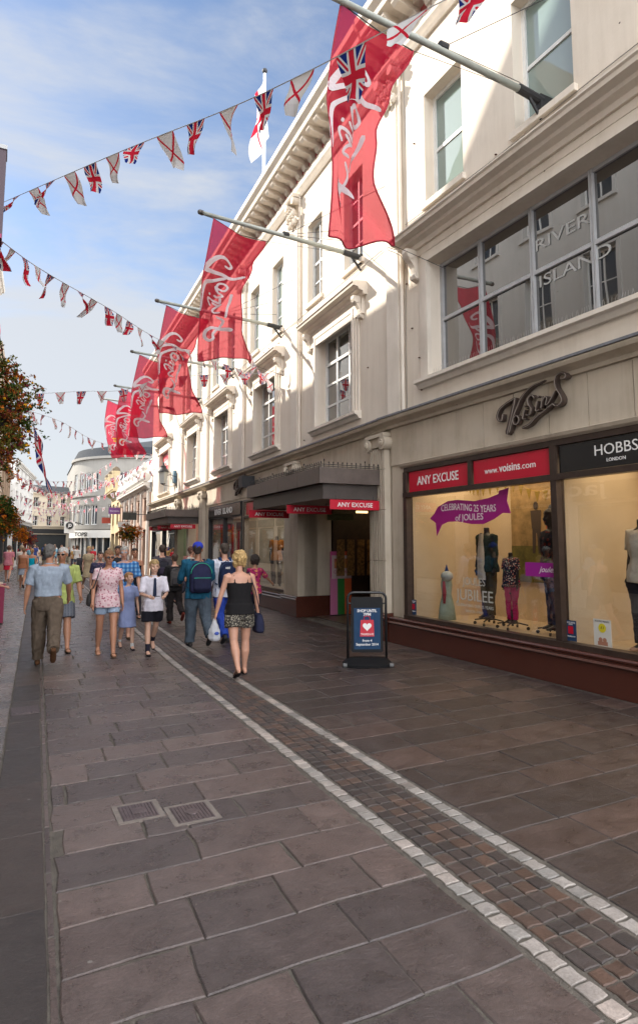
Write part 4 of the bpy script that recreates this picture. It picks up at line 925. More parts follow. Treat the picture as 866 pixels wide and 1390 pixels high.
def ground():
    asph = mat('mortar_bed', (.105, .09, .074), .85, var=.35, scale=14, bump=.5, bscale=120)
    m = MB(); m.quadv([(-400, -60, -.014), (500, -60, -.014), (500, 900, -.014), (-400, 900, -.014)]); o = m.build('ground', mat('far_ground', (.16, .15, .14), .8, var=.2, scale=.3)); tag(o, kind='structure')
    m = MB()
    ys = [-3, 9.9, 20, 40, 75]
    for a, b in zip(ys, ys[1:]): m.quadv([(bend(-3.2, a), a, -.007), (bend(6.8, a), a, -.007), (bend(6.8, b), b, -.007), (bend(-3.2, b), b, -.007)])
    o = m.build('street_bed', asph); tag(o, kind='structure')
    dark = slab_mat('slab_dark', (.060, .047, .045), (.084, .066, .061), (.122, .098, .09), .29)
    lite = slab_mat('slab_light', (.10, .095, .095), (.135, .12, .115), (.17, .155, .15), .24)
    whites = slab_mat('sett_white', (.19, .178, .162), (.28, .265, .245), (.36, .345, .32), .62)
    setts = slab_mat('sett_brown', (.034, .026, .024), (.052, .037, .032), (.088, .052, .035), .5)
    chan = slab_mat('channel', (.034, .027, .025), (.042, .033, .029), (.052, .04, .035), .5)
    def courses(x0, x1, lo, hi, l0, l1, y0=-1.0, y1=70, g=.011, avoid=None):
        q = []; y = y0
        while y < y1:
            h = rnd(lo, hi); x = x0-rnd(0, l0*.6); first = True
            while x < x1-.02:
                w = rnd(l0, l1)
                if random.random() < .12: w *= .5
                xe = x+w
                if x1-xe < l0*.45: xe = x1
                xa = max(x, x0)
                if xe-xa > .08: q.append((xa+g/2, xe-g/2, y+g/2, y+h-g/2))
                x = xe
            y += h
        return q
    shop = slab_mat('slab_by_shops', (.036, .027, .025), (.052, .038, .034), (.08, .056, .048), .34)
    q = courses(.65, 2.385, .34, .44, .36, .78, g=.010)
    cov = [(.80, 1.06, 4.28, 4.56), (1.06, 1.33, 4.12, 4.42)]
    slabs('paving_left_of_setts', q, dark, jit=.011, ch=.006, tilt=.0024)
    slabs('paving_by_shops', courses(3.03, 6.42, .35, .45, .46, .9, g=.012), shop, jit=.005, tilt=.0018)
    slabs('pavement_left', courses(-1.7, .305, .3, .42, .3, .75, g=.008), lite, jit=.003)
    slabs('channel_strip', [(.32, .60, y, y+.9) for y in [i*.905-1 for i in range(80)]], chan, ch=.004)
    slabs('channel_edge', [(.612, .636, y, y+.6) for y in [i*.61-1 for i in range(115)]], dark, jit=.002, z=-.004)
    wq = []
    for x0 in (2.40, 2.90):
        y = -1.
        while y < 70: h = rnd(.098, .112); wq.append((x0+.014+rnd(-.003, .003), x0+.100+rnd(-.003, .003), y+.008, y+h-.008)); y += h
    slabs('white_sett_lines', wq, whites, jit=.006, ch=.003, tilt=.0012, z=.0)
    bq = []; y = -1.
    while y < 60:
        h = rnd(.095, .12); x = 2.52
        for i in range(4):
            w = (2.892-2.52)/4; bq.append((x+.005+rnd(-.003, .003), x+w-.005+rnd(-.003, .003), y+.005, y+h-.005)); x += w
        y += h
    slabs('brown_setts', bq, setts, jit=.006, ch=.005, tilt=.0015)
    # access covers and channel grate
    iron = mat('cast_iron', (.13, .10, .10), .5, metal=.5, var=.3, scale=30)
    rim = mat('rim_concrete', (.19, .16, .14), .8, var=.2, scale=20)
    for i, (x0, x1, y0, y1, lab) in enumerate(((.80, 1.03, 4.33, 4.57, 'square iron access cover, left one of the pair set in the paving'), (1.11, 1.35, 4.14, 4.40, 'square iron access cover with round boss, right one of the pair set in the paving'))):
        e = empty('access_cover', ((x0+x1)/2, (y0+y1)/2, 0), lab, 'manhole cover', 'access covers in the paving')
        q = MB(); q.box(I, x0-.035, x1+.035, y0-.035, y1+.035, -.01, .0035); q.build('surround', rim, e)
        q = MB(); q.box(I, x0, x1, y0, y1, .0, .006); 
        for k in range(11): xx = x0+.01+(x1-x0-.02)*k/10; q.box(I, xx-.004, xx+.004, y0+.01, y1-.01, .006, .0095)
        q.build('lid', iron, e)
        q = MB()
        if i: q.rings([((x0+x1)/2, (y0+y1)/2, .0, .045, .045), ((x0+x1)/2, (y0+y1)/2, .012, .042, .042)], 20)
        else: q.box(I, x0+.07, x1-.07, y0+.08, y1-.08, .006, .0125)
        q.build('boss', iron, e)
    e = empty('drain_grate', (.36, 7.6, 0), 'small slotted drain grate in the dark channel strip', 'drain cover')
    q = MB(); q.box(I, .205, .475, 7.45, 7.78, .0, .006); q.build('frame', iron, e)
    q = MB()
    for k in range(8): q.box(I, .22+k*.03, .236+k*.03, 7.48, 7.75, .005, .012)
    q.build('bars', iron, e)
ground()
near = store_near(); far = store_far()
can1 = canopy(.18, 4.55, 'dark brown metal entrance canopy with iron cresting, nearest the camera beside the fluted pilaster')
can2 = canopy(15.2, 20.2, 'dark brown metal entrance canopy with iron cresting, farther along beyond the fashion shop')
facade_logo(NF, -3.62, 3.67, 'dark scrolled shop name in thick letters above the big lit display windows')
facade_logo(FF, 9.5, 3.72, 'dark scrolled shop name in thick letters at the far end of the nearer canopy')
fascia_sign(NF, -2.16, -.55, 2.71, 3.07, -.03, redp, [('ANY EXCUSE', .145, 1.12, 0, .11, .012, 'CENTER')], 'red fascia panel reading ANY EXCUSE above the lit window, leftmost of that shop front')
fascia_sign(NF, -3.82, -2.28, 2.71, 3.07, -.03, redp, [('www.', .09, .29, -.23, .13, 0, 'RIGHT'), ('voisins', .115, .42, -.21, .13, .015, 'LEFT'), ('.com', .09, .28, .22, .13, 0, 'LEFT')], 'red fascia panel with the shop web address, right of the ANY EXCUSE panel')
fascia_sign(NF, -7.58, -3.96, 2.71, 3.07, -.03, mat('gloss_black', (.012, .011, .011), .15), [('HOBBS', .13, .60, -.95, .16, 0, 'CENTER'), ('LONDON', .04, .26, -.95, .07, .01, 'CENTER')], 'glossy black fascia panel reading HOBBS LONDON at the right edge')
fascia_sign(FF, 9.5, 13.65, 2.76, 3.16, .032, mat('gloss_black', (.012, .011, .011), .15), [('RIVER  ISLAND', .2, 2.3, 0, .1, .012, 'CENTER')], 'black fascia reading RIVER ISLAND between the two canopies')
hanging_sign(.2, .15, 1.18, 2.42, 2.60, 'bright red ANY EXCUSE sign hung at the near end of the nearer canopy')
hanging_sign(2.0, .3, 1.33, 2.42, 2.60, 'red ANY EXCUSE sign hung at the middle of the nearer canopy, behind the bright one')
hanging_sign(4.25, .4, 1.43, 2.42, 2.60, 'red ANY EXCUSE sign hung at the far end of the nearer canopy')
hanging_sign(15.35, .15, 1.18, 2.42, 2.60, 'red ANY EXCUSE sign hung at the near end of the farther canopy')
hanging_sign(17.4, .3, 1.33, 2.42, 2.60, 'red ANY EXCUSE sign hung at the middle of the farther canopy')
hanging_sign(19.6, .3, 1.33, 2.42, 2.60, 'red ANY EXCUSE sign hung at the far end of the farther canopy')
fascia_sign(FF, 5.5, 9.1, 2.72, 3.1, -.05, redp, [('ANY EXCUSE', .15, 1.3, 1.0, .1, .012, 'CENTER')], 'red fascia strip above the display window behind the nearer canopy')

# ------------------------------------------------------------------ Voisins flags
flagred = cloth_thin('flag_red', (.56, .016, .055), .44, .5); flagwh = cloth_thin('flag_white', (.75, .70, .72), .22, .35)
hemm = mat('flag_hem', (.34, .01, .03), .8); polem = mat('flagpole_paint', (.36, .38, .34), .45, var=.1)
FS = [([(375,415),(418,418),(436,390),(412,355),(370,345),(315,372),(262,445),(205,565)], (14,26)), ([(205,565),(285,518),(370,505),(440,518),(542,512)], (24,22)), ([(400,525),(300,590),(232,655),(195,770),(170,925)], (20,15)),
 ([(332,645),(352,600),(400,590),(426,625),(400,662),(352,655),(330,632),(345,690)], 15), ([(340,690),(378,722),(335,738),(312,715)], 14), ([(268,716),(282,722)], 18), ([(355,745),(345,798),(318,780),(268,762),(250,790),(272,832)], 14),
 ([(290,790),(342,832)], 13), ([(356,812),(302,850),(286,884),(338,892)], 13), ([(450,700),(428,780),(392,860),(362,960)], (18,13)), ([(412,1100),(345,1072),(275,1050),(216,1085),(200,1140),(232,1180),(264,1160),(268,1112),(322,1042),(345,985),(308,925)], (24,12))]
def vflag(fr, s, zm, idx, label, plabel, w=1.06, sway=0., seed=0, yellow=False, tipz=.22, L0=3.43, ln_=1., Ls=(2.14, 2.44, 2.68, 2.62, 2.34)):
    e = empty('flagpole', fr(s, 0, zm), plabel, 'flagpole', 'flagpoles angled out from the upper windows')
    q = MB(); q.tube([fr(s, .0, zm), fr(s, L0, zm+tipz)], [.05, .038], 12); q.build('pole', polem, e, True)
    q = MB(); q.ell(fr(s, L0+.05, zm+tipz+.005), (.05, .05, .05), 10, 7); q.tube([fr(s, L0-.01, zm+tipz), fr(s, L0+.03, zm+tipz)], .05, 10); q.build('finial', mat('finial', (.1, .09, .08), .4, metal=.5), e, True)
    q = MB(); q.tube([fr(s, -.02, zm-.02), fr(s, .42, zm+.03)], .062, 10); q.box(fr, s-.05, s+.05, -.2, .05, zm-.16, zm+.05); q.tube([fr(s, .0, zm-.3), fr(s, .25, zm)], .025, 6); q.build('bracket', blkm, e)
    q = MB(); hz = zm+.14
    for a, b in (((s+1.05, .02, zm+1.1), (s, 1.72, hz)), ((s-1.1, .02, zm+1.0), (s, 1.72, hz)), ((s+.35, .02, zm+.5), (s, 1.72, hz))): q.tube([fr(*a), fr(*b)], .006, 4)
    q.tube([fr(s, 1.66, hz), fr(s, 1.78, hz)], .062, 10)
    q.build('stay_wires', blkm, e)
    rr = random.Random(seed); dz = zm-7.9; ph = rr.uniform(0, 6); amp = rr.uniform(.09, .14); wd = w/1.06
    def LE(b): return 3.21+.23*min(1, b*2.2)-.02*b+sway*b*b, 8.05-2.8*b*ln_+dz
    def RI(b):
        t = b*4; i = min(3, int(t)); f = t-i; f = f*f*(3-2*f)
        L_ = Ls[i]*(1-f)+Ls[i+1]*f; L_ = LE(b)[0]-(LE(b)[0]-sway*b*b-L_)*wd; return L_, 7.82-2.48*b*ln_+dz
    def surf(a, b, h=0.):
        a = max(-.02, min(1.02, a)); l, r_ = LE(b), RI(b); L_ = l[0]+(r_[0]-l[0])*a; z = l[1]+(r_[1]-l[1])*a
        z -= .16*math.sin(math.pi*a)*(1-b)*.6
        out = amp*math.sin(a*5.5+b*4.2+ph)*(.25+b)+.05*math.sin(a*13-b*7+ph*2)*(.2+b)+.16*math.exp(-((a-.25-b*.75)/.10)**2)*max(0, b-.25)
        return fr(s+out-h, L_, z)
    fl = empty('hanging_flag', fr(s, 2.8, zm-2.7), label, 'flag', 'red shop flags hung over the street')
    q = MB(); nu, nv = 26, 60
    for j in range(nv+1):
        for i in range(nu+1): q.v.append(surf(i/nu, j/nv))
    for j in range(nv):
        for i in range(nu): k = j*(nu+1)+i; q.f.append((k, k+1, k+nu+2, k+nu+1)); q.m.append(0)
    q.build('cloth', flagred, fl, True)
    for nm_, pa in (('side_hem', [surf(0, i/30) for i in range(31)]), ('side_hem', [surf(1, i/30) for i in range(31)]), ('bottom_hem', [surf(i/16, 1) for i in range(17)])):
        q = MB(); q.tube(pa, .011, 5); q.build(nm_, hemm, fl, True)
    def fcrop(x, y):   # drawing space -> flag space
        b = (y-55)/1305.; xl = 255-(255-135)*min(1, b*1.02); xs = [770, 600, 520, 505, 645]; t = max(0, min(3.999, b*4)); i = int(t); f = t-i; xr = xs[i]*(1-f)+xs[i+1]*f
        return (x-xl)/(xr-xl), b
    lt = MB()
    for i, (pts, wdt) in enumerate(FS):
        stroke(lt, pts, (wdt if isinstance(wdt, (int, float)) else 1) and (tuple(v*1.35 for v in wdt) if isinstance(wdt, tuple) else wdt*1.3), lambda x, y, h: surf(*fcrop(x, y), h), .006+i*.0012, .0075+i*.0012, 5)
    lt.build('lettering', flagwh, fl)
    if yellow:
        lt = MB()
        for r_, (y, x0, x1) in enumerate(((900, 300, 480), (960, 300, 490))):
            stroke(lt, [(x0, y), (x1, y)], 34, lambda x, y, h: surf(*fcrop(x, y), h), .02, .022)
        lt.build('yellow_print', mat('yellow_print', (.8, .55, .02), .7), fl)
    q = MB(); q.tube([fr(s, L0-.02, zm+tipz-.04), surf(0, 0)], .006, 5); q.tube([surf(1, 0), fr(s, .2, zm+.02)], .004, 5); q.tube([surf(1, 1), fr(s+.2, 1.6, zm-2.75)], .004, 4); q.tube([surf(0, 0), surf(.5, 0), surf(1, 0)], .008, 5)
    q.build('halyard', blkm, fl)
vflag(NF, -3.9, 8.05, 0, 'large red shop flag with white script hung nearest the camera, crossed by pennants', 'grey-green flagpole angled out over the street, nearest the camera', seed=3, w=1.0, tipz=.16, ln_=1.07, Ls=(2.12, 2.45, 2.70, 2.84, 2.46))
vflag(FF, 1.15, 7.9, 1, 'red shop flag with white script, second from the camera, whole against the sky and cornice', 'flagpole second from the camera, from the window beside the roof bend', seed=5)
vflag(FF, 5.95, 7.9, 2, 'red shop flag with white script, third from the camera', 'flagpole third from the camera along the store', seed=8, w=1.1, sway=-.08, ln_=1.04)
vflag(FF, 10.7, 7.9, 3, 'red shop flag with white script, fourth from the camera', 'flagpole fourth from the camera along the store', seed=13, w=1.2, sway=.05)
vflag(FF, 15.6, 7.9, 4, 'red shop flag with white script, fifth from the camera, pennant before its top', 'flagpole fifth from the camera along the store', seed=21, w=1.12, sway=-.12, ln_=.97)
vflag(FF, 21.2, 8.6, 5, 'red shop flag with yellow print, farthest from the camera', 'flagpole farthest from the camera', seed=34, yellow=True, sway=-.5, tipz=.2)
# roof flag
e = empty('roof_flagpole', FF(8.2, -.2, 12.7), 'tall white flagpole standing on the store roof', 'flagpole')
q = MB(); q.tube([FF(8.2, -.2, 12.1), FF(8.2, -.2, 17.4)], [.06, .045], 10); q.build('pole', mat('white_pole', (.7, .7, .7), .4), e, True)
q = MB(); q.ell(FF(8.2, -.2, 17.5), (.09, .09, .09), 10, 7); q.build('finial', blkm, e, True)
def cloth_flag(name, p0, du, dv, w, h, kind, label, cat, amp=.12, droop=.6, ph=0., nu=24, nv=18, group=None, fold=0.):
    q = MB(); p0 = Vector(p0); du = Vector(du); dv = Vector(dv); nn = du.cross(dv).normalized()
    for j in range(nv+1):
        for i in range(nu+1):
            a, b = i/nu, j/nv; sag = droop*a*w
            q.v.append(p0+du*a*w*(1-.35*droop)+dv*b*h+Vector((0, 0, -sag))+nn*(amp*math.sin(a*7+b*2+ph)*a+fold*math.sin(b*5+ph)*a))
    for j in range(nv):
        for i in range(nu):
            k = j*(nu+1)+i; q.quadv([q.v[k], q.v[k+1], q.v[k+nu+2], q.v[k+nu+1]], 0, [(i/nu, 1-j/nv), ((i+1)/nu, 1-j/nv), ((i+1)/nu, 1-(j+1)/nv), (i/nu, 1-(j+1)/nv)])
    q2 = MB(); q2.v = q.v; q2.f = q.f; q2.m = q.m; q2.uv = q.uv
    return top(q2, name, flag_mat(kind), p0, label, cat, group, smooth=True)
cloth_flag('roof_flag', FF(8.2, -.14, 17.1), FF.n*.75+Vector((.0, -.5, 0)), (.12, 0, -1), 1.25, 1.9, 'england', 'white flag with red cross drooping from the roof flagpole', 'flag', .2, 1.0, 1., fold=.2)

# ------------------------------------------------------------------ bunting
def bunting(pts, n, label, size=(.27, .36), start='union', seed=1, sag=.0, wind=.5, first=.0):
    rr = random.Random(seed); P = [Vector(p) for p in pts]; C_ = catmull(P, 14)
    ln = [0.]
    for a, b in zip(C_, C_[1:]): ln.append(ln[-1]+(b-a).length)
    def at(d):
        d = max(0, min(ln[-1], d))
        for i in range(len(ln)-1):
            if d <= ln[i+1]: t = (d-ln[i])/max(1e-6, ln[i+1]-ln[i]); return C_[i].lerp(C_[i+1], t)
        return C_[-1]
    e = empty('bunting', C_[0], label, 'bunting', 'strings of flag bunting across the street')
    q = MB(); q.tube(C_, .006, 4); q.build('cord', mat('bunting_cord', (.5, .5, .5), .7), e)
    tot = ln[-1]; kinds = ['union', 'jersey'] if start == 'union' else ['jersey', 'union']
    for k in range(n):
        d = first+(k+.5)*(tot-first)/n; w = size[0]; h = size[1]*rr.uniform(.85, 1.1); a0, a1 = at(d-w/2), at(d+w/2); du = (a1-a0).normalized()
        sw = rr.uniform(-1, 1)*wind; nn = Vector((0, 0, 1)).cross(du).normalized(); down = (Vector((0, 0, -1))+nn*sw*.9+du*rr.uniform(-.5, .5)*wind).normalized()
        tw = rr.uniform(-1.6, 1.6)*wind; ph = rr.uniform(0, 6); q = MB(); nu, nv = 8, 8; G = []
        for j in range(nv+1):
            b = j/nv; ww = w*(1-.62*b)
            ax = du*math.cos(tw*b)+nn*math.sin(tw*b); ctr = (a0+a1)/2+down*h*b+nn*.035*math.sin(b*5+ph)*b
            G.append([ctr+ax*ww*(i/nu-.5)+nn*.02*math.sin(i/nu*6+ph+b*3)*b for i in range(nu+1)])
        for j in range(nv):
            for i in range(nu):
                tx = lambda i, j: (.5+(i/nu-.5)*(1-.62*j/nv), 1-j/nv)
                q.quadv([G[j][i], G[j][i+1], G[j+1][i+1], G[j+1][i]], 0, [tx(i, j), tx(i+1, j), tx(i+1, j+1), tx(i, j+1)])
        q.build('pennant', flag_mat(kinds[k % 2]), e, True)
    return e
bunting([(-.2,10.11,6.87),(1.05,7.06,6.27),(1.76,5.38,5.92),(2.11,4.33,5.68),(2.44,3.61,5.63),(2.91,2.8,5.65)], 15, 'string of mixed flag pennants passing in front of the nearest red shop flag', (.29,.40), wind=.75, seed=4, first=.3)
bunting([(-.18,6.08,4.53),(.35,8.44,5.25),(1.56,11.13,5.88),(3.34,14.12,6.37),(6.49,16.98,6.78)], 21, 'string of pennants slanting from the left edge up behind the second and third shop flags', (.30,.36), wind=.8, seed=9)
bunting([(.55,18.42,5.83),(1.8,17.78,5.91),(2.87,17.23,5.95),(4.07,17.12,6.42),(6.9,16.48,6.75)], 12, 'level string of pennants reaching right from the big flower display', (.27,.36), seed=12)
bunting([(.54,20.68,5.85),(1.8,23.4,6.05),(3.67,28.08,6.17),(7.3,34,6.6)], 17, 'string of small pennants sloping away beneath the level string, against the sky', (.28,.4), 'jersey', seed=15)
bunting([(6.0,16.2,7.3),(6.2,15.9,6.6),(6.75,16.1,6.3)], 4, 'short tangle of pennants against the cream wall beside the third flag', (.3,.38), seed=19)
FB = [([(.92,35.26,4.93),(3.14,36.43,4.61),(5.71,38.38,5.64),(8.2,38.19,6.99)], 21, 'first far string of pennants across the street before the curved building'), ([(.7,39.93,4.61),(3.32,43.14,4.36),(6.1,43.89,5.08),(8.6,43.74,5.76)], 22, 'second far string of pennants, hanging lower than the first'),
 ([(.37,42.42,3.96),(3.29,48.82,4.1),(6.78,52.62,4.66),(8.6,51.8,4.89)], 24, 'third far string of pennants, just above the distant shop signs'), ([(2.01,52.87,3.98),(4.34,59.59,3.92),(6.09,62.07,4.03)], 14, 'farthest short string of pennants low over the distant crowd'),
 ([(.53,33.17,5.26),(2.07,36.97,4.61),(4.49,47.06,4.31)], 18, 'string of pennants running away along the left side'), ([(5.59,52.88,7.58),(6.19,41.52,5.72),(6.9,30.26,5.54)], 26, 'string of pennants running along the white balustrade on the right'),
 ([(1.0,46,6.3),(3.6,47.5,5.2),(6.4,49,6.1),(8.4,50,7.2)], 22, 'highest of the far strings of pennants, sagging before the curved building'), ([(1.0,30,4.6),(2.6,33.5,4.9),(4.2,37,5.5),(6.4,40,7.2)], 18, 'string of pennants climbing from the small basket to the yellow building'),
 ([(1.6,56,5.2),(4.,60,4.8),(6.4,63,5.6)], 16, 'upper farthest string of pennants before the cream buildings')]
for i, (p, n, l) in enumerate(FB): bunting(p, n, l, (.27,.36), seed=40+i, wind=.7)
# Union flag on a short staff by the flowers
e = empty('flagpole', (-1.2, 22.6, 5.2), 'short slanted flagstaff by the flower display carrying the union flag', 'flagpole'); q = MB(); q.tube([(-1.25,22.6,5.2),(.93,21.7,5.75)], .02, 7); q.build('pole', polem, e)
cloth_flag('union_flag', (.8,21.7,5.72), (.55,.4,-.6), (.12,.0,-1), 1.0, 1.35, 'union', 'union flag drooping from a slanted staff beside the flower display', 'flag', .12, .5, .4, fold=.15)

# ------------------------------------------------------------------ flower baskets
def flowers(name, c, rx, rz, n, cols, label, leaf=.05, group='hanging flower baskets', seed=3, bowl=True, fl=.12, hang=.9, wallx=None, ragged=.25):
    rr = random.Random(seed); c = Vector(c); e = empty(name, c-Vector((0, 0, rz)), label, 'flower basket', group); q = MB()
    V3 = lambda: Vector((rr.gauss(0, 1), rr.gauss(0, 1), rr.gauss(0, 1))).normalized()
    lobes = [(V3(), rr.uniform(-ragged, ragged)) for _ in range(22)]; per = 22; nsp = n//per
    tw = MB()
    for i in range(nsp):                       # sprigs: a thin arching stem with its own leaves and sometimes a bloom
        d = V3(); rad = 1+sum(a*max(0, d.dot(v)-.7)*3 for v, a in lobes); r = rr.random()**.45
        base = c+Vector((d.x*rx, d.y*rx, d.z*rz))*r*rad*.86; ln_ = rr.uniform(.10, .26)*rx/.42*(1.5 if rr.random() < .08 else 1)
        dirv = (d+V3()*.6+Vector((0, 0, .25))).normalized(); tip = base+dirv*ln_+Vector((0, 0, -ln_*.45)); mid = (base+tip)/2+Vector((0, 0, ln_*.18))
        if r > .75 and i % 3 == 0: tw.tube([base, mid, tip], leaf*.07, 3, caps=False)
        hue = noise.noise(base*2.6+Vector((seed, 0, 0))); pick = rr.choices(range(len(cols)-1), [w for _, w in cols[:-1]])[0]
        if hue > .18: pick = min(2, len(cols)-2)
        if hue < -.22: pick = 0
        for k in range(per):
            t = rr.random(); p = base.lerp(mid, t*2) if t < .5 else mid.lerp(tip, t*2-1); p = p+V3()*leaf*1.1
            s_ = leaf*rr.uniform(.55, 1.25); ax = (dirv*.5+V3()).normalized(); bx = ax.cross(V3()).normalized(); cx = ax.cross(bx)*s_*.25
            mi = pick if rr.random() < .72 else rr.randrange(len(cols)-1)
            q.quadv([p-ax*s_, p-bx*s_*.5-cx, p+ax*s_, p+bx*s_*.5-cx], mi)
        if rr.random() < cols[-1][1]/22 and r > .7:
            for k in range(5): a = V3(); b_ = a.cross(V3()).normalized(); s_ = leaf*.8; q.quadv([tip-a*s_, tip-b_*s_*.8, tip+a*s_, tip+b_*s_*.8], len(cols)-1)
    if tw.v: tw.build('stems', mat('stem_brown', (.06, .04, .02), .8), e)
    q.build('blooms', [m_ for m_, _ in cols], e)
    if bowl:
        q = MB(); q.rings([(c.x, c.y, c.z-rz*.3, rx*.2, rx*.2), (c.x, c.y, c.z-rz*.1, rx*.5, rx*.5), (c.x, c.y, c.z+rz*.1, rx*.6, rx*.6)], 14); q.build('basket', blkm, e)
        q = MB()
        for k in range(3): a = k*2.1; q.tube([(c.x+rx*.5*math.cos(a), c.y+rx*.5*math.sin(a), c.z+rz*.1), (c.x, c.y, c.z+hang)], .006, 4)
        if wallx is not None: q.tube([(c.x, c.y, c.z+hang), (wallx, c.y, c.z+hang+.03)], .018, 6); q.tube([((c.x+wallx)/2, c.y, c.z+hang), (wallx, c.y, c.z+hang-.4)], .014, 6)
        q.build('bracket', blkm, e)
    return e
def leafm(n, c, tr=.35):
    return cloth_thin(n, c, .0, tr)
lg = leafm('leaf_green', (.045, .075, .018)); lr = leafm('leaf_russet', (.26, .085, .03)); lb = leafm('leaf_burgundy', (.2, .04, .05)); fy = leafm('bloom_yellow', (.75, .42, .02), .2); fo_ = leafm('bloom_orange', (.55, .16, .02), .2); fr_ = leafm('bloom_red', (.6, .03, .03), .2); dg = leafm('leaf_olive', (.14, .13, .03))
flowers('flower_display', (-.14, 7.3, 3.12), .41, .62, 15000, [(lg, 12), (lr, 36), (dg, 30), (fo_, 9), (lb, 10), (fy, 6)], 'big russet and burgundy flower display with yellow blooms hanging at the left edge', .022, seed=2, hang=1.1, wallx=-1.6, ragged=.3)
flowers('hanging_basket', (-.02, 19, 2.55), .46, .46, 9000, [(lg, 30), (dg, 26), (lr, 16), (fo_, 12), (fy, 3)], 'green and orange hanging basket at the left edge below the big display', .04, seed=5, wallx=-1.3)
flowers('hanging_basket', (1.28, 46, 2.55), .5, .55, 2500, [(dg, 26), (lr, 16), (fo_, 14), (fy, 6)], 'small mustard coloured hanging basket, farthest on the left above the crowd', .05, seed=6, wallx=.0)
flowers('hanging_basket', (1.9, 50, 2.2), .5, .5, 2000, [(lb, 26), (lr, 16), (fr_, 14)], 'dark red hanging basket next to the small mustard one', .05, seed=7, wallx=.4)
flowers('hanging_basket', (5.55, 31, 2.32), .52, .42, 4500, [(dg, 20), (lg, 10), (fo_, 12), (fr_, 20)], 'red and orange hanging basket on the right side before the arched shop windows', .035, seed=8, wallx=7.3)

# ------------------------------------------------------------------ other buildings
cream2 = weathered('cream_wall', (.62, .54, .43), (.40, .33, .25), .35); white2 = weathered('white_wall', (.72, .70, .66), (.5, .47, .42), .3); greyw = weathered('grey_wall', (.55, .53, .50), (.36, .34, .31), .4); yelw = weathered('yellow_wall', (.56, .44, .26), (.36, .27, .15), .3); slate = mat('slate', (.04, .044, .05), .9, var=.3, scale=12, spec=.1); brownw = weathered('brown_wall', (.36, .26, .18), (.2, .15, .1), .4)
refl = glass_mat('sky_glass', boost=2.2, base=(.02, .025, .03), wob=.05)
def building(name, label, fr, s0, s1, h, dep, wm, cols, floors, shop=True, wsize=(1.0, 1.7), roofm=slate, pitched=0., corn=.3, wtop=None, shopm=None, signtxt=None, z_first=4.2):
    B = empty(name, fr((s0+s1)/2, -dep/2, 0), label, 'building'); holes = []; n = cols; stepz = (h-z_first)/floors
    for f in range(floors):
        z0 = z_first+f*stepz+stepz*.22; z1 = min(z0+wsize[1], z0+stepz*.66)
        for i in range(n):
            c = s0+(s1-s0)*(i+.5)/n; holes.append((c-wsize[0]/2, c+wsize[0]/2, z0, z1))
    sh = []
    if shop:
        k = max(1, round((s1-s0)/4)); w = (s1-s0)/k
        sh = [(s0+i*w+.35, s0+(i+1)*w-.35, .5, 2.9) for i in range(k)]
    m = MB(); m.wall(fr, s0, s1, 0, h, holes+sh, 0, .3); m.box(fr, s0, s1, -dep, -dep+.3, 0, h); m.box(fr, s0, s0+.3, -dep+.3, -.3, 0, h); m.box(fr, s1-.3, s1, -dep+.3, -.3, 0, h); m.build('wall', wm, B)
    m = MB()
    if pitched: m.extr(fr, [(.15, h+.01), (-dep/2, h+pitched), (-dep-.1, h+.01)], s0, s1)
    else: m.box(fr, s0, s1, -dep, -.01, h+.001, h+.15)
    m.build('roof', roofm, B)
    m = MB(); m.extr(fr, cornice_prof(h, corn, .35), s0, s1); m.extr(fr, cornice_prof(3.85, .2, .25), s0, s1); m.build('cornice', wm, B)
    for f in range(floors):
        for i in range(n):
            a, b, z0, z1 = holes[f*n+i]; m = MB(); m.box(fr, a-.12, a, 0, .04, z0, z1); m.box(fr, b, b+.12, 0, .04, z0, z1); m.box(fr, a-.12, b+.12, 0, .05, z1, z1+.14); m.box(fr, a-.15, b+.15, 0, .1, z0-.1, z0)
            sr = m.build('window_surround', wm, B); w = window(B, fr, a, b, z0, z1, 2, 2, refl, fw=.05); w.parent = B
    for (a, b, z0, z1) in sh:
        m = MB(); m.box(fr, a, a+.07, -.15, .02, z0, z1); m.box(fr, b-.07, b, -.15, .02, z0, z1); m.box(fr, a+.07, b-.07, -.15, .02, z1-.07, z1); m.box(fr, a+.07, b-.07, -.15, .02, z0, z0+.07); f = m.build('shopfront_frame', shopm or blkm, B)
        m = MB(); m.box(fr, a+.05, b-.05, -.1, -.09, z0+.05, z1-.05); m.build('pane', refl, f)
        m = MB(); m.box(fr, a-.1, b+.1, .005, .1, 3.0, 3.5); m.build('fascia', shopm or blkm, B)
    m = MB(); c = (s0+s1)/2
    for cc in (s0+1.2, s1-1.2): m.box(fr, cc-.5, cc+.5, -dep*.6, -dep*.6+.6, h+.1, h+1.6+pitched)
    m.build('chimney', wm, B)
    return B
LF = Fr(-1.65, 9.9, 0, True); LG_ = Fr(-1.65, 9.9, DD, True)
building('shop_building', 'tall cream building opposite, nearest the camera, seen reflected in the big bay window', LF, -13, -1.5, 14.6, 9, cream2, 5, 3, z_first=4.4, wsize=(1.1, 2.0))
building('shop_building', 'tall pale building opposite the entrance canopy on the left side', LG_, -1.4, 12, 14.4, 9, greyw, 6, 3, z_first=4.4, wsize=(1.05, 1.9))
def gable():
    q = MB(); q.extr(Fr(-2.0, 16.6, 0, True), [(0, 14.5), (0, 14.6), (-6, 14.6), (-6, 14.5)], -3.6, 3.6)
    for a, b in ((-1.0, -1.6),): pass
    q.extrh(Fr(-2.0, 16.6, 0, True), [(-3.6, 14.6), (3.6, 14.6), (3.0, 16.0), (.3, 19.0), (-1.2, 19.6), (-3.0, 16.4)], -6, 0)
    top(q, 'roof_gable', brownw, (-4, 16.6, 14.5), 'steep roof gable standing on the pale building opposite', 'gable')
gable()
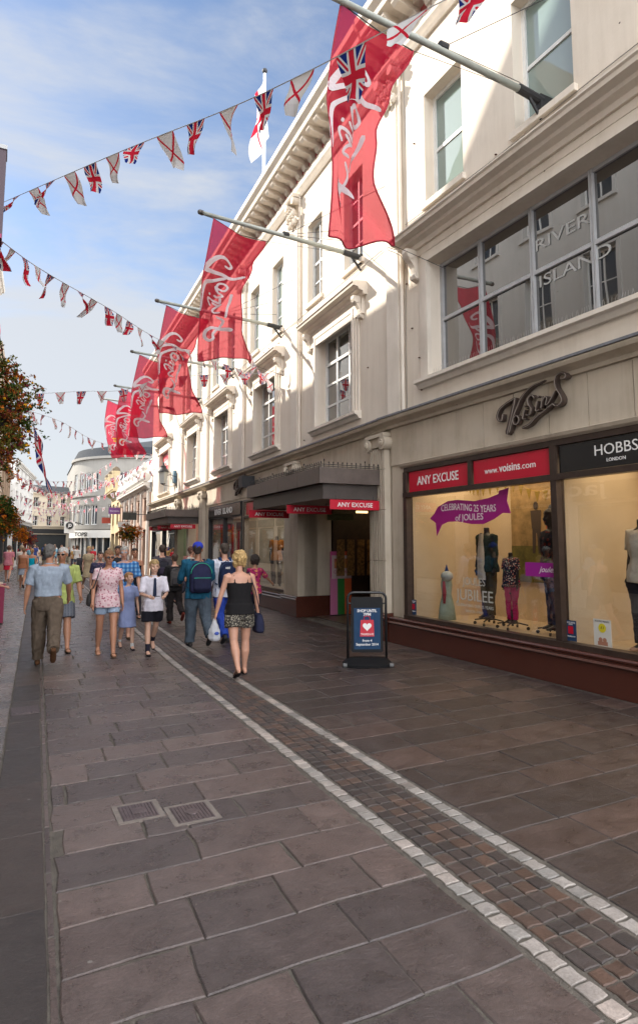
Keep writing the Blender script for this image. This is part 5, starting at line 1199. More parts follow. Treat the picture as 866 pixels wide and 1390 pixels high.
building('shop_building', 'white building on the left side beyond the flower display', LG_, 12.1, 22, 13.6, 9, white2, 4, 3, z_first=4.4)
building('shop_building', 'cream building on the left side before the street bends', LG_, 22.1, 33, 11.2, 9, cream2, 4, 2)
building('shop_building', 'brown rendered building with dark roof at the far left edge', Fr(-.0, 43, 3.5, True), 0, 10, 7.0, 9, brownw, 4, 1, pitched=1.6)
building('shop_building', 'tall white building on the far left with narrow windows', Fr(.9, 54, 8, True), 0, 14, 8.4, 8, white2, 5, 2, wsize=(.9, 1.5))
building('shop_building', 'cream building closing the street behind the crowd, with a row of narrow windows', Fr(2.8, 75, 66, True), 0, 9.5, 7.5, 8, cream2, 6, 2, wsize=(.62, 1.1), pitched=1.2, z_first=3.4)
building('shop_building', 'low distant building behind the cream one, roof showing', Fr(-6, 96, 70, True), 0, 30, 8.2, 8, greyw, 7, 2, pitched=1.8)
# sign of the shop opposite, whose letters mirror in the display glass
e = empty('sign', (-1.5, 13.5, 3.0), 'pale shop sign on the left side opposite, seen only mirrored in the display glass', 'sign'); q = MB(); q.box(LG_, -.1, 5.6, .03, .09, 3.02, 3.7); q.build('panel', mat('pale_sign', (.6, .5, .4), .5), e)
t = MB(); text_mb(t, 'jacks', LG_(2.8, .092, 3.15), LG_.u, (0, 0, 1), .42, 2.2, .01, .01); t.build('lettering', whit, e)
# continuation of the store: narrower house with the red H window
def h_house():
    B = empty('shop_building', FF(23.5, -3, 0), 'narrow cream house with a red sign in its hooded window, joined to the store', 'building')
    a, b = 19.62, 27.4; hol = [(22.1, 24.7, 4.5, 6.7), (21.4, 22.4, 8.1, 10), (24.4, 25.4, 8.1, 10)]
    m = MB(); m.wall(FF, a, b, 0, 11.4, hol+[(20.2, 26.8, .5, 3.0)], .02, .3); m.box(FF, a, b, -7, -6.7, 0, 11.4); m.box(FF, b-.3, b, -6.7, -.3, 0, 11.4); m.build('wall', stucco, B)
    m = MB(); m.box(FF, a, b, -7, -.0, 11.41, 11.6); m.build('roof', leadm, B); roof_cornice(B, FF, a, b)
    m = MB(); m.extr(FF, cornice_prof(4.15, .26, .26), a, b); m.build('string_course', stone, B)
    architrave(B, FF, 22.1, 24.7, 4.5, 6.7, .2); window(B, FF, 22.1, 24.7, 4.5, 6.7, 4, [5.3], fw=.06); hood(B, FF, 21.4, 25.4, 7.35, .34)
    for x in hol[1:]: window(B, FF, *x, 2, 2, litglass)
    q = MB(); q.box(FF, 22.15, 24.65, -.13, -.11, 5.75, 6.66); q.build('window_sign', redp, B); t = MB(); text_mb(t, 'Hub', FF(23.4, -.108, 6.0), -FF.u, (0, 0, 1), .42, 1.5, .004, .015); t.build('lettering', whit, B)
    m = MB()
    for s in (20.2, 23.4, 26.7): m.box(FF, s, s+.1, -.12, .04, .4, 3.0)
    m.box(FF, 20.2, 26.8, -.12, .05, 2.5, 3.1); m.box(FF, 20.2, 26.8, -.12, .05, .35, .5); f = m.build('shopfront_frame', blkm, B); g = MB(); g.box(FF, 20.3, 26.7, -.08, -.07, .5, 2.5); g.build('pane', refl, f)
    q = MB(); q.box(FF, 20.2, 20.55, .0, .14, 4.75, 5.35); q.build('alarm_box', mat('alarm_blue', (.12, .22, .3), .4), B)
h_house()
def white_house():
    B = empty('shop_building', FF(36, -3, 0), 'ornate white low building with a swelling balustrade and arched shop windows', 'building'); a, b = 27.5, 41.4
    hol = [(28.2+i*2.7, 29.9+i*2.7, .5, 2.7) for i in range(5)]; up = [(28.4+i*2.7, 29.7+i*2.7, 3.2, 4.5) for i in range(5)]
    m = MB(); m.wall(FF, a, b, 4.9, 5.3, [], .1, .3); m.wall(FF, a, b, 0, 4.9, hol+up, .08, .28, 1); m.wall(FF, a, b, 5.3, 7.9, [], -1.2, .3); m.box(FF, a, b, -6, -5.7, 0, 7.9); m.box(FF, b-.3, b, -5.7, -.2, 0, 5.3); m.build('wall', [white2, mat('arch_pink', (.42, .28, .21), .7, var=.1)], B)
    m = MB(); m.box(FF, a, b, -6, .1, 5.31, 5.45); m.box(FF, a, b, -6, -1.2, 7.91, 8.1); m.build('roof', leadm, B)
    m = MB(); m.tube([FF(a, .3, 5.75), FF(b, .3, 5.75)], .26, 14); m.extr(FF, cornice_prof(5.45, .5, .5), a, b); 
    for i in range(7): m.rings([(*FF(a+1+i*2, .3, 0)[:2], z, r, r) for z, r in ((5.95, .16), (6.05, .2), (6.2, .1), (6.4, .2), (6.65, .12), (6.75, .02))], 10)
    for i in range(5): s = a+.2+i*2.7; m.box(FF, s+.05, s+.25, .08, .2, 0, 4.95)
    m.build('balustrade', white2, B)
    for x in hol+up:
        f = window(B, FF, *x, 1, 1, refl, frm=mat('brown_frame', (.16, .1, .07), .5) if x[2] < 1 else whitew, fw=.1)
        if x[2] > 3:
            q = MB(); c = (x[0]+x[1])/2; q.extrh(FF, [(c+.75*math.cos(t), 4.6+.5*math.sin(t)) for t in [math.pi*i/12 for i in range(13)]], .1, .16); q.build('arch', mat('brown_frame', (.16, .1, .07), .5), B)
white_house()
def yellow_house():
    B = empty('shop_building', FF(47, -3, 0), 'small yellow fronted building with gold topped posts at its parapet', 'building'); a, b = 41.6, 48
    hol = [(42.2, 44.4, .5, 2.7), (45, 47.4, .5, 2.7), (42.5, 43.8, 3.4, 5.2), (45.6, 47, 3.4, 5.2)]
    m = MB(); m.wall(FF, a, b, 0, 6.1, hol, .15, .3); m.box(FF, a, a+.3, -6, -.15, 0, 6.1); m.box(FF, b-.3, b, -6, -.15, 0, 6.1); m.build('wall', yelw, B)
    m = MB(); m.extr(FF, cornice_prof(6.2, .8, .5), a-.2, b+.2); m.build('cornice', yelw, B); m = MB(); m.box(FF, a, b, -6, .15, 6.21, 6.4); m.build('roof', leadm, B)
    for s in (42, 44.8, 47.6):
        q = MB(); p = FF(s, .5, 0); q.rings([(p.x, p.y, z, r, r) for z, r in ((6.2, .28), (6.5, .24), (7.4, .3), (7.6, .34), (7.65, .3))], 12); q.build('parapet_post', yelw, B); q = MB(); q.rings([(p.x, p.y, z, r, r) for z, r in ((7.65, .33), (7.85, .3), (8.0, .1))], 12); q.build('post_cap', mat('post_cap', (.12, .08, .04), .5), B)
    for x in hol: window(B, FF, *x, 2, 1, refl, frm=mat('brown_frame', (.16, .1, .07), .5), o=-.05, fw=.1)
yellow_house()
e = empty('sign', FF(40, 1, 4.2), 'small purple projecting shop sign by the yellow building', 'sign'); q = MB(); q.box(FF, 40, 40.06, .3, 1.15, 4.1, 4.6); q.build('panel', mat('purple', (.16, .05, .2), .5), e); q = MB(); q.tube([FF(40.03, .0, 4.65), FF(40.03, 1.2, 4.65)], .025, 6); q.build('bracket', blkm, e)
t = MB(); text_mb(t, 'thorntons', FF(39.99, .72, 4.28), -FF.n, (0, 0, 1), .13, .7, .004, .01); t.build('lettering', mat('lilac', (.6, .5, .65), .5), e)
# curved building
paleg = weathered('pale_render', (.27, .255, .23), (.18, .165, .15), .5); darkref = glass_mat('dark_far_glass', boost=.7, base=(.03, .035, .045))
def curved():
    cx, cy, Rr = 14.4, 70.5, 7.6; B = empty('corner_building', (cx, cy, 0), 'pale curved corner building of three storeys with dark roof and white shop fascia', 'building')
    A0, A1 = R(170), R(290); segs = 28
    def P(t, r, z): return Vector((cx+r*math.cos(t), cy+r*math.sin(t), z))
    class CF:
        def __call__(f, s, o, z): t = A0+(A1-A0)*s; return P(t, Rr+o, z)
    cf = CF(); m = MB(); wn = [(.13, .2), (.235, .29), (.30, .355), (.365, .42), (.50, .555), (.565, .62), (.70, .76), (.82, .88)]
    zs = [(3.75, 5.75), (7.1, 9.0)]
    cuts = sorted({*[i/segs for i in range(segs+1)], *[x for w in wn for x in w]}); zc = [0, .4, 2.5, 3.75, 5.75, 7.1, 9.0, 10.6]
    for p, q_ in zip(cuts, cuts[1:]):
        c = (p+q_)/2
        for z0, z1 in zip(zc, zc[1:]):
            isw = (z0, z1) in zs and any(a < c < b for a, b in wn) or (z0, z1) == (.4, 2.5)
            o = -.3 if isw else 0
            if not isw:
                m.quadv([cf(p, 0, z0), cf(q_, 0, z0), cf(q_, 0, z1), cf(p, 0, z1)])
                m.quadv([cf(p, -.3, z0), cf(q_, -.3, z0), cf(q_, 0, z0), cf(p, 0, z0)]); m.quadv([cf(p, -.3, z1), cf(q_, -.3, z1), cf(q_, 0, z1), cf(p, 0, z1)])
                m.quadv([cf(p, -.3, z0), cf(p, 0, z0), cf(p, 0, z1), cf(p, -.3, z1)]); m.quadv([cf(q_, -.3, z0), cf(q_, 0, z0), cf(q_, 0, z1), cf(q_, -.3, z1)])
    # straight flanks
    a = cf(0, 0, 0); b = cf(1, 0, 0)
    m.quadv([(a.x, a.y, 0), (a.x+.6, a.y+14, 0), (a.x+.6, a.y+14, 10.6), (a.x, a.y, 10.6)]); m.quadv([(b.x, b.y, 0), (b.x+12, b.y+1, 0), (b.x+12, b.y+1, 10.6), (b.x, b.y, 10.6)])
    m.build('wall', paleg, B)
    m = MB()
    for p, q_ in zip(cuts, cuts[1:]):
        for o0, o1, z0, z1 in ((0, .25, 10.35, 10.6), (0, .14, 6.6, 6.75), (0, .12, 3.3, 3.45)):
            m.quadv([cf(p, o1, z0), cf(q_, o1, z0), cf(q_, o1, z1), cf(p, o1, z1)]); m.quadv([cf(p, o0, z0), cf(q_, o0, z0), cf(q_, o1, z0), cf(p, o1, z0)]); m.quadv([cf(p, o0, z1), cf(q_, o0, z1), cf(q_, o1, z1), cf(p, o1, z1)])
    m.build('band', paleg, B)
    for k, (p, q_) in enumerate(wn):
        for z0, z1 in zs:
            n = 3; m = MB(); g = MB()
            for i in range(n):
                s0, s1 = p+(q_-p)*i/n, p+(q_-p)*(i+1)/n; g.quadv([cf(s0, -.2, z0), cf(s1, -.2, z0), cf(s1, -.2, z1), cf(s0, -.2, z1)])
                for za, zb in ((z0, z0+.08), (z1-.08, z1)): m.box(cf, s0, s1, -.2, -.12, za, zb)
            for s in (p+.002, (p+q_)/2-.002, q_-.006): m.box(cf, s, s+.004, -.2, -.12, z0+.08, z1-.08)
            f = m.build('window', whitew, B); g.build('pane', darkref, f)
    g = MB()
    for p, q_ in zip(cuts, cuts[1:]): g.quadv([cf(p, -.15, .4), cf(q_, -.15, .4), cf(q_, -.15, 2.5), cf(p, -.15, 2.5)])
    g.build('shop_glazing', refl, B)
    m = MB()
    for i in range(20): m.box(cf, .02+i*.05, .024+i*.05, -.14, .0, .4, 2.5)
    for p, q_ in zip(cuts[:-1], cuts[1:]): m.box(cf, p, q_, .01, .22, 2.45, 3.2)
    m.build('shop_fascia', white2, B)
    t = MB(); text_mb(t, 'TOPSHOP', cf(.345, .24, 2.62)+Vector((0, -.06, 0)), (.80, -.60, 0), (0, 0, 1), .36, 2.4, .02, .03); t.build('lettering', blkm, B)
    m = MB(); k = len(m.v); n = 28
    for i in range(n+1): m.v.append(cf(i/n, .1, 10.61))
    for i in range(n+1): q0 = cf(i/n, -.35, 11.55); m.v.append(q0)
    for i in range(n): m.f.append((i, i+1, n+2+i, n+1+i)); m.m.append(0)
    ap = len(m.v); m.v.append(Vector((cx+1, cy+1, 13.6)))
    for i in range(n): m.f.append((n+1+i, n+2+i, ap)); m.m.append(0)
    m.quadv([(a.x-.1, a.y, 10.61), (a.x+.5, a.y+14, 10.61), (cx+1, a.y+14, 13.2), (cx+1, cy+1, 12.9)]); m.quadv([(b.x, b.y-.1, 10.61), (b.x+12, b.y+1, 10.61), (b.x+12, cy+1, 13.2), (cx+1, cy+1, 12.9)])
    m.build('roof', slate, B)
curved()
# far round projecting sign
e = empty('sign', (6.2, 58, 3.6), 'round black and white projecting sign on a white board beside the curved building', 'sign'); q = MB(); q.box(I, 5.0, 5.85, 58, 58.1, 2.75, 3.75); q.build('panel', white2, e)
q = MB(); q.v = []; q.tube([(5.42, 57.95, 3.42), (5.42, 57.99, 3.42)], .31, 20); q.build('disc', blk, e); t = MB(); text_mb(t, 'JD', (5.42, 57.94, 3.31), (1, 0, 0), (0, 0, 1), .24, .3, .005, .03); t.build('lettering', whit, e)
q = MB(); q.tube([(5.85, 58.05, 3.7), (7.2, 64.5, 3.7)], .05, 6); q.build('post', blkm, e)
# left edge projecting signs
e = empty('projecting_sign', (-1.0, 4.8, 3.9), 'dark box sign with a magenta edge projecting at the left edge of the picture', 'sign'); q = MB(); q.box(I, -.75, -.08, 4.8, 4.95, 3.93, 4.6); q.build('panel', mat('box_sign', (.05, .02, .035), .4), e)
q = MB(); q.box(I, -.76, -.075, 4.79, 4.96, 4.6, 4.63); q.build('cap', mat('steel2', (.3, .3, .3), .4, metal=.6), e); q = MB(); q.box(I, -.75, -.082, 4.788, 4.799, 3.93, 3.96); q.build('edge_trim', mat('magenta', (.3, .015, .09), .4), e); q = MB(); q.tube([(-.7, 4.87, 4.5), (-1.66, 4.87, 4.5)], .03, 6); q.build('bracket', blkm, e)
e = empty('projecting_sign', (-.6, 6.0, 3.3), 'round red projecting sign just entering at the left edge', 'sign'); q = MB(); q.tube([(-.34, 6.0, 3.63), (-.34, 6.08, 3.63)], .27, 28); q.build('disc', mat('red_disc', (.6, .03, .05), .4), e); q = MB(); q.tube([(-.4, 6.04, 3.9), (-1.66, 6.04, 3.9)], .02, 6); q.build('bracket', blkm, e)
for i, (s_, o_, z_, cl, w_, h_, lab) in enumerate(((31.5, .12, 3.35, (.02, .025, .02), .9, .5, 'dark green projecting sign low on the arched shop front'), (35.5, .12, 3.0, (.5, .5, .48), .7, .35, 'small white oval toned projecting sign on the arched shop front'), (46.8, .2, 3.6, (.35, .05, .03), .7, .5, 'small red-brown projecting sign at the yellow building'))):
    e = empty('projecting_sign', FF(s_, o_+.5, z_), lab, 'sign', 'projecting shop signs down the street'); q = MB(); q.box(FF, s_, s_+.06, o_+.12, o_+.12+w_, z_, z_+h_); q.build('panel', mat('proj_%d' % i, cl, .5), e); q = MB(); q.tube([FF(s_+.03, o_, z_+h_+.05), FF(s_+.03, o_+w_+.15, z_+h_+.05)], .018, 6); q.build('bracket', blkm, e)
# street lantern on wall bracket
e = empty('wall_lantern', FF(20.0, .65, 4.5), 'large four sided street lantern on a scrolled wall bracket by the H window', 'street lamp'); p = FF(20.0, .68, 0)
q = MB(); q.rings([(p.x, p.y, z, r, r) for z, r in ((4.62, .06), (4.66, .13), (4.68, .13))], 4, rot=0); q.rings([(p.x, p.y, z, r, r) for z, r in ((5.22, .27), (5.28, .25), (5.44, .13), (5.5, .14), (5.56, .05), (5.66, .04), (5.72, .01))], 12); q.build('lamp_head', blkm, e)
q = MB(); q.rings([(p.x, p.y, z, r, r) for z, r in ((4.68, .13), (5.22, .24))], 4); q.build('glass', mat('lantern_glass', (.5, .52, .5), .15), e)
q = MB(); q.tube([FF(20, .02, 5.0), FF(20, .35, 5.12), FF(20, .68, 5.02)], .018, 6); q.tube([FF(20, .02, 4.6), FF(20, .2, 4.75), FF(20, .3, 4.98), FF(20, .2, 5.05)], .012, 6); q.box(FF, 19.93, 20.07, .02, .05, 4.5, 5.2); q.tube([p+Vector((0, 0, 4.6)), FF(20, .3, 4.55), FF(20, .02, 4.62)], .012, 6); q.build('bracket', blkm, e)
e = empty('camera_box', FF(8.0, 1.0, 3.3), 'small dark box standing behind the cresting of the nearer canopy', 'box')
q = MB(); q.box(FF, 7.9, 8.25, .1, .5, 3.5, 3.85); q.tube([FF(8.1, .02, 3.6), FF(8.1, .1, 3.6)], .03, 6); q.build('housing', blkm, e)
# ------------------------------------------------------------------ shop displays
def onface(pts, o): return [NF(y-9.85, o, z) for y, z in pts]
e = empty('window_ribbon', NF(-2, -.05, 2), 'magenta ribbon decal on the display glass reading CELEBRATING 25 YEARS of JOULES', 'decal')
RB = [(8.765,2.217),(8.646,2.294),(8.544,2.405),(8.272,2.489),(8.029,2.493),(7.628,2.449),(7.305,2.475),(7.085,2.523),(7.083,2.567),(6.873,2.6),(6.917,2.414),(6.846,2.223),(7.01,2.235),(7.189,2.154),(7.426,2.084),(7.698,2.092),(8.041,2.146),(8.283,2.144),(8.442,2.1),(8.586,1.913),(8.608,2.135)]
q = MB(); q.extrh(NF, [(y-9.85, z) for y, z in RB], -.058, -.054); q.build('ribbon', mat('magenta_vinyl', (.32, .008, .17), .4), e)
wav = lambda x, y: (x, y+.045*math.cos((x+.45)*3.1)+.02*x)
t = MB(); text_mb(t, 'CELEBRATING 25 YEARS', NF(7.80-9.85, -.0535, 2.30), (0, -1, 0), (0, 0, 1), .105, 1.3, .002, .008, fn=wav); text_mb(t, 'of JOULES', NF(7.76-9.85, -.0535, 2.155), (0, -1, 0), (0, 0, 1), .10, .66, .002, .008, fn=lambda x, y: (x, y-.0*x)); t.build('lettering', mat('ribbon_letters', (.72, .6, .62), .5), e)
e = empty('window_decal', NF(-2.2, -.05, .9), 'grey JOULES JUBILEE lettering on the display glass beside the jacket mannequin', 'decal'); t = MB(); gy = mat('vinyl_grey', (.42, .42, .38), .5)
text_mb(t, 'JOULES', NF(7.69-9.85, -.055, 1.14), (0, -1, 0), (0, 0, 1), .12, .52, .002, .0); text_mb(t, 'JUBILEE', NF(7.69-9.85, -.055, .90), (0, -1, 0), (0, 0, 1), .17, .85, .002, .0); text_mb(t, 'CELEBRATING OUR 25 YEARS', NF(7.69-9.85, -.055, .8), (0, -1, 0), (0, 0, 1), .045, .85, .002, 0); text_mb(t, 'SINCE 1989', NF(7.69-9.85, -.055, .72), (0, -1, 0), (0, 0, 1), .035, .4, .002, 0); t.build('lettering', gy, e)
e = empty('window_band', NF(-3.5, -.05, 1.3), 'purple band with white script across the lower glass by the frame post', 'decal'); q = MB(); q.box(NF, 6.04-9.85, 6.6-9.85, -.058, -.054, 1.335, 1.525); q.build('band', mat('purple_vinyl', (.30, .012, .24), .4), e)
t = MB(); text_mb(t, 'joules', NF(6.2-9.85, -.0535, 1.40), (0, -1, 0), (0, 0, 1), .075, .3, .002, 0, shear=.4); t.build('lettering', whit, e)
def small_poster(a, b, z0, z1, kind, label):
    e = empty('window_poster', NF((a+b)/2-9.85, -.06, z0), label, 'poster', 'small posters in the display glass'); q = MB(); q.box(NF, a-9.85, b-9.85, -.059, -.055, z0, z1)
    q.build('sheet', mat('navy_sheet', (.012, .04, .10), .5) if kind == 'navy' else mat('pale_sheet', (.55, .53, .48), .5), e); c = (a+b)/2-9.85; h = z1-z0
    if kind == 'navy':
        q = MB(); q.box(NF, c-.04, c+.04, -.0548, -.0535, z0+h*.35, z0+h*.72); q.build('bag_print', redp, e); t = MB(); text_mb(t, 'SHOP UNTIL', NF(c, -.054, z1-h*.14), (0, -1, 0), (0, 0, 1), .02, .15, .001, .0); text_mb(t, '7PM', NF(c, -.054, z1-h*.23), (0, -1, 0), (0, 0, 1), .02, .06, .001, .0); text_mb(t, 'THURSDAYS', NF(c, -.054, z0+h*.2), (0, -1, 0), (0, 0, 1), .016, .14, .001, .0); t.build('lettering', whit, e)
    else:
        q = MB(); q.disc(NF, c, z0+h*.68, .055, -.0548, -.0535, 20); q.build('spot', mat('yellow_spot', (.6, .5, .02), .5), e); t = MB(); text_mb(t, '£1', NF(c, -.053, z0+h*.65), (0, -1, 0), (0, 0, 1), .03, .04, .001, .0); text_mb(t, 'READING FRIENDS', NF(c, -.054, z1-h*.1), (0, -1, 0), (0, 0, 1), .018, .2, .001, .0); t.build('lettering', blkm, e)
        q = MB(); q.disc(NF, c+.03, z0+h*.24, .028, -.0548, -.0538, 14); q.disc(NF, c-.03, z0+h*.24, .028, -.0548, -.0538, 14); q.box(NF, c-.07, c+.07, -.0548, -.0538, z0+.01, z0+h*.18); q.build('photo_print', mat('photo_skin', (.35, .16, .1), .6), e)
small_poster(5.765, 5.94, .54, .80, 'navy', 'small navy poster with a red bag, just right of the frame post'); small_poster(5.25, 5.50, .54, .86, 'pale', 'pale poster with a yellow spot in the right display window'); small_poster(9.21, 9.37, .54, .80, 'navy', 'small navy poster in the bottom left corner of the display glass')
# photographic backdrop
e = empty('display_poster', (8.26, 8.0, 1.1), 'large brown toned photographic backdrop hanging behind the mannequins', 'poster'); q = MB(); q.box(I, 8.25, 8.27, 6.3, 8.55, 1.12, 2.86); q.build('sheet', mat('backdrop_print', (.16, .11, .04), .6, col2=(.55, .36, .16), scale=2.2), e)
q = MB(); q.box(I, 8.245, 8.249, 6.3, 8.55, 1.12, 1.75); q.build('field_print', mat('field_print', (.11, .10, .02), .6, var=.4, scale=9), e)
for i, (y, z, cl, tp) in enumerate(((7.95, 1.62, (.05, .035, .03), (.06, .04, .03)), (7.62, 1.55, (.07, .08, .10), (.4, .05, .03)), (6.6, 1.5, (.05, .04, .05), (.3, .12, .06)))):
    q = MB(); q.extrh(Fr(8.245, 0, 0), [(y-.1, z), (y-.03, z), (y-.01, z+.35), (y+.01, z+.35), (y+.04, z), (y+.1, z), (y+.09, z+.5), (y+.11, z+.72), (y-.11, z+.72), (y-.09, z+.5)], .0, .004); q.extrh(Fr(8.245, 0, 0), [(y+.055*math.cos(t), z+.82+.075*math.sin(t)) for t in [i_*.6283 for i_ in range(10)]], .0, .004); q.build('figure_print', mat('fig_%d' % i, cl, .6), e)
    q = MB(); q.extrh(Fr(8.241, 0, 0), [(y-.1, z+.42), (y+.1, z+.42), (y+.12, z+.74), (y-.12, z+.74)], .0, .003); q.build('top_print', mat('figt_%d' % i, tp, .6), e)
e = empty('pennant_garland', (7.6, 7.5, 2.9), 'gold pennant garland hanging inside the lit display', 'garland'); gp = [(7.5, 8.9, 2.9), (7.5, 8.5, 2.78), (7.6, 7.9, 2.83), (7.7, 7.3, 2.62), (7.7, 6.6, 2.9)]
q = MB(); cg = catmull(gp, 8); q.tube(cg, .004, 4); q.build('cord', gold, e)
for i in range(1, len(cg)-1, 2): q = MB(); p = cg[i]; q.extr(Fr(p.x, p.y, 0), [(0, p.z), (.012, p.z), (.012, p.z-.16), (0, p.z-.16)], -.05, .05); q.v = [p+Vector((0, -.055, 0)), p+Vector((0, .055, 0)), p+Vector((0, 0, -.17)), p+Vector((.006, -.055, 0)), p+Vector((.006, .055, 0)), p+Vector((.006, 0, -.17))]; q.f = [(0, 1, 2), (3, 5, 4), (0, 3, 4, 1), (1, 4, 5, 2), (2, 5, 3, 0)]; q.m = [0]*5; q.build('pennant', mat('gold_felt', (.35, .24, .04), .8), e)
def stand(loc, label):
    x, y, z = loc; e = empty('display_stand', loc, label, 'stand', 'wheeled mannequin stands'); q = MB(); q.tube([(x, y, z+.05), (x, y, z+.3)], .018, 8); q.build('post', blk, e)
    for k in range(4):
        a = k*math.pi/2+.5; c, s = math.cos(a), math.sin(a); q = MB(); q.tube([(x, y, z+.09), (x+.1*c, y+.1*s, z+.10), (x+.24*c, y+.24*s, z+.075)], .012, 6); q.build('foot_arm', blk, e)
        q = MB(); q.tube([(x+.24*c-.012*s, y+.24*s+.012*c, z+.027), (x+.24*c+.012*s, y+.24*s-.012*c, z+.027)], .026, 10); q.build('castor', blk, e)
    return e
manm = mat('mannequin_black', (.02, .018, .018), .35)
def mannequin(loc, h, face, label, top_, bottom, hs_='none', arms=((.05, .08, .1, 0), (.0, .08, .15, 0)), legs=((.03, 0), (-.03, 0)), female=True, child=False, head=False, group='dressed mannequins', feet=None):
    o = person(loc, face, h, label, (.03, .02, .015), 'brown', 1., female, child, legs, arms, top_, bottom, feet, hs_, vox=.012, group=group, name='mannequin', lean=.0, cat='mannequin')
    o.data.materials[0] = manm; return o
mannequin((7.22, 8.05, .56), 1.66, 270, 'mannequin in an open dark green jacket over a cream top and olive trousers', ('jacket', fab((.02, .035, .03))), ('trousers', fab((.075, .055, .025)), 1.1), female=False)
q = MB(); q.rings([(7.085, 8.05, 1.2, .04, .09), (7.08, 8.05, 1.6, .04, .075), (7.1, 8.05, 1.95, .03, .04)], 12); top(q, 'cream_shirt_front', fab((.6, .55, .45)), (7.08, 8.05, 1.2), 'cream top showing in the open front of the green jacket', 'shirt')
mannequin((7.2, 7.5, .55), 1.22, 262, 'child mannequin in a floral top with bright pink trousers', ('untucked', pattern('floral_dark', 'floral', [(.03, .03, .05), (.7, .2, .15), (.7, .6, .5)], 40)), ('trousers', fab((.5, .01, .12)), 1.0), child=True)
mannequin((7.32, 6.78, .52), 1.76, 285, 'mannequin in a dark padded coat over blue jeans behind the purple band', ('jacket', pattern('coat_dark', 'floral', [(.02, .018, .03), (.12, .02, .02), (.03, .03, .06)], 14)), ('trousers', fab((.02, .04, .12)), .95), hs_='bob')
mannequin((7.3, 6.33, .47), 1.72, 290, 'mannequin half hidden by the frame post in a striped cream top and grey skirt', ('shirt', pattern('stripe', 'check', [(.6, .55, .4), (.6, .55, .4), (.03, .03, .05)], 30)), ('skirt', fab((.10, .12, .14))), )
mannequin((7.15, 5.17, .47), 1.80, 275, 'mannequin in a white t-shirt and long black trousers at the right edge', ('shirt', fab((.62, .58, .5))), ('trousers', fab((.02, .02, .03)), 1.35), feet=('shoe', fab((.5, .3, .2))))
stand((7.22, 8.05, .46), 'wheeled stand under the green jacket mannequin'); stand((7.2, 7.5, .46), 'wheeled stand under the child mannequin'); stand((7.32, 6.78, .46), 'wheeled stand under the padded coat mannequin')
e = empty('dress_form', (7.1, 8.98, .46), 'small mint green dress display with ruffled hood and red sash, leftmost in the window', 'mannequin'); q = MB(); q.rings([(7.1, 8.98, z, r, r*.8) for z, r in ((.46, .17), (.7, .14), (.9, .09), (1.05, .11), (1.15, .10), (1.22, .04))], 18); q.build('dress', fab((.32, .42, .36)), e, True)
q = MB(); q.ell((7.05, 8.9, 1.22), (.1, .13, .09), 12, 8); q.build('ruffle', fab((.5, .56, .56)), e, True); q = MB(); q.tube([(6.98, 8.9, 1.13), (6.97, 8.88, .95), (6.98, 8.9, .75)], [.02, .035, .02], 8); q.build('sash', fab((.35, .02, .05)), e, True); q = MB(); q.rings([(7.07, 8.93, 1.22, .06, .06), (7.07, 8.93, 1.42, .004, .004)], 12); q.build('pointed_hat', fab((.02, .05, .2)), e, True)
q = MB(); 
# far displays
ff = lambda s, o, z: FF(s, o, z)
e = empty('display_poster', FF(6.3, -1.5, 1.3), 'colourful photographic poster in the display window under the nearer canopy', 'poster'); q = MB(); q.box(FF, 5.6, 7.6, -1.5, -1.48, 1.1, 2.7); q.build('sheet', mat('busy_print', (.05, .03, .02), .6, col2=(.6, .22, .06), scale=4.5), e)
q = MB(); q.box(FF, 5.62, 7.58, -1.478, -1.475, 1.15, 1.4); q.build('caption', mat('yellow_print', (.8, .55, .02), .7), e)
for i in range(3): q = MB(); s = 5.95+i*.55; q.extrh(FF, [(s-.16, 1.5), (s+.16, 1.5), (s+.12, 2.1), (s-.12, 2.1)], -1.478, -1.474); q.disc(FF, s, 2.27, .13, -1.478, -1.474, 12); q.build('figure_print', mat('figp_%d' % i, [(.5, .25, .08), (.2, .08, .04), (.55, .3, .12)][i], .6), e)
def mann_far(s, o, label, t_, b_, h=1.7, fc=200): mannequin(tuple(FF(s, o, .5)), h, fc, label, ('shirt', fab(t_)), ('skirt' if b_[0] else 'trousers', fab(b_[1])), group='dressed mannequins')
mann_far(5.9, -.75, 'mannequin in a long crimson dress under the nearer canopy', (.4, .02, .06), (1, (.35, .02, .06))); mann_far(6.7, -.8, 'mannequin in blue top in the display window under the nearer canopy', (.05, .12, .3), (0, (.03, .03, .05))); mann_far(8.1, -.7, 'mannequin in orange top at the far end of the canopy display window', (.5, .2, .04), (0, (.05, .04, .03)))
e = empty('sale_board', FF(11.6, -.5, .4), 'red framed sale boards in the fashion shop window', 'display board'); q = MB()
for a, b in ((9.7, 11.4), (11.9, 13.5)): q.box(FF, a, a+.22, -.45, -.4, .35, 2.5); q.box(FF, b-.22, b, -.45, -.4, .35, 2.5); q.box(FF, a, b, -.399, -.38, 2.25, 2.55)
q.build('frame', redp, e); q = MB()
for a, b in ((10.05, 11.05), (12.25, 13.15)): q.box(FF, a, b, -.44, -.42, .6, 2.1)
q.build('board', mat('pale_sheet', (.55, .53, .48), .5), e); t = MB(); text_mb(t, 'SUMMER SALE', FF(12.7, -.378, 2.33), -FF.u, (0, 0, 1), .1, 1.0, .003, .01); t.build('lettering', mat('dim_letter', (.5, .3, .3), .5), e)
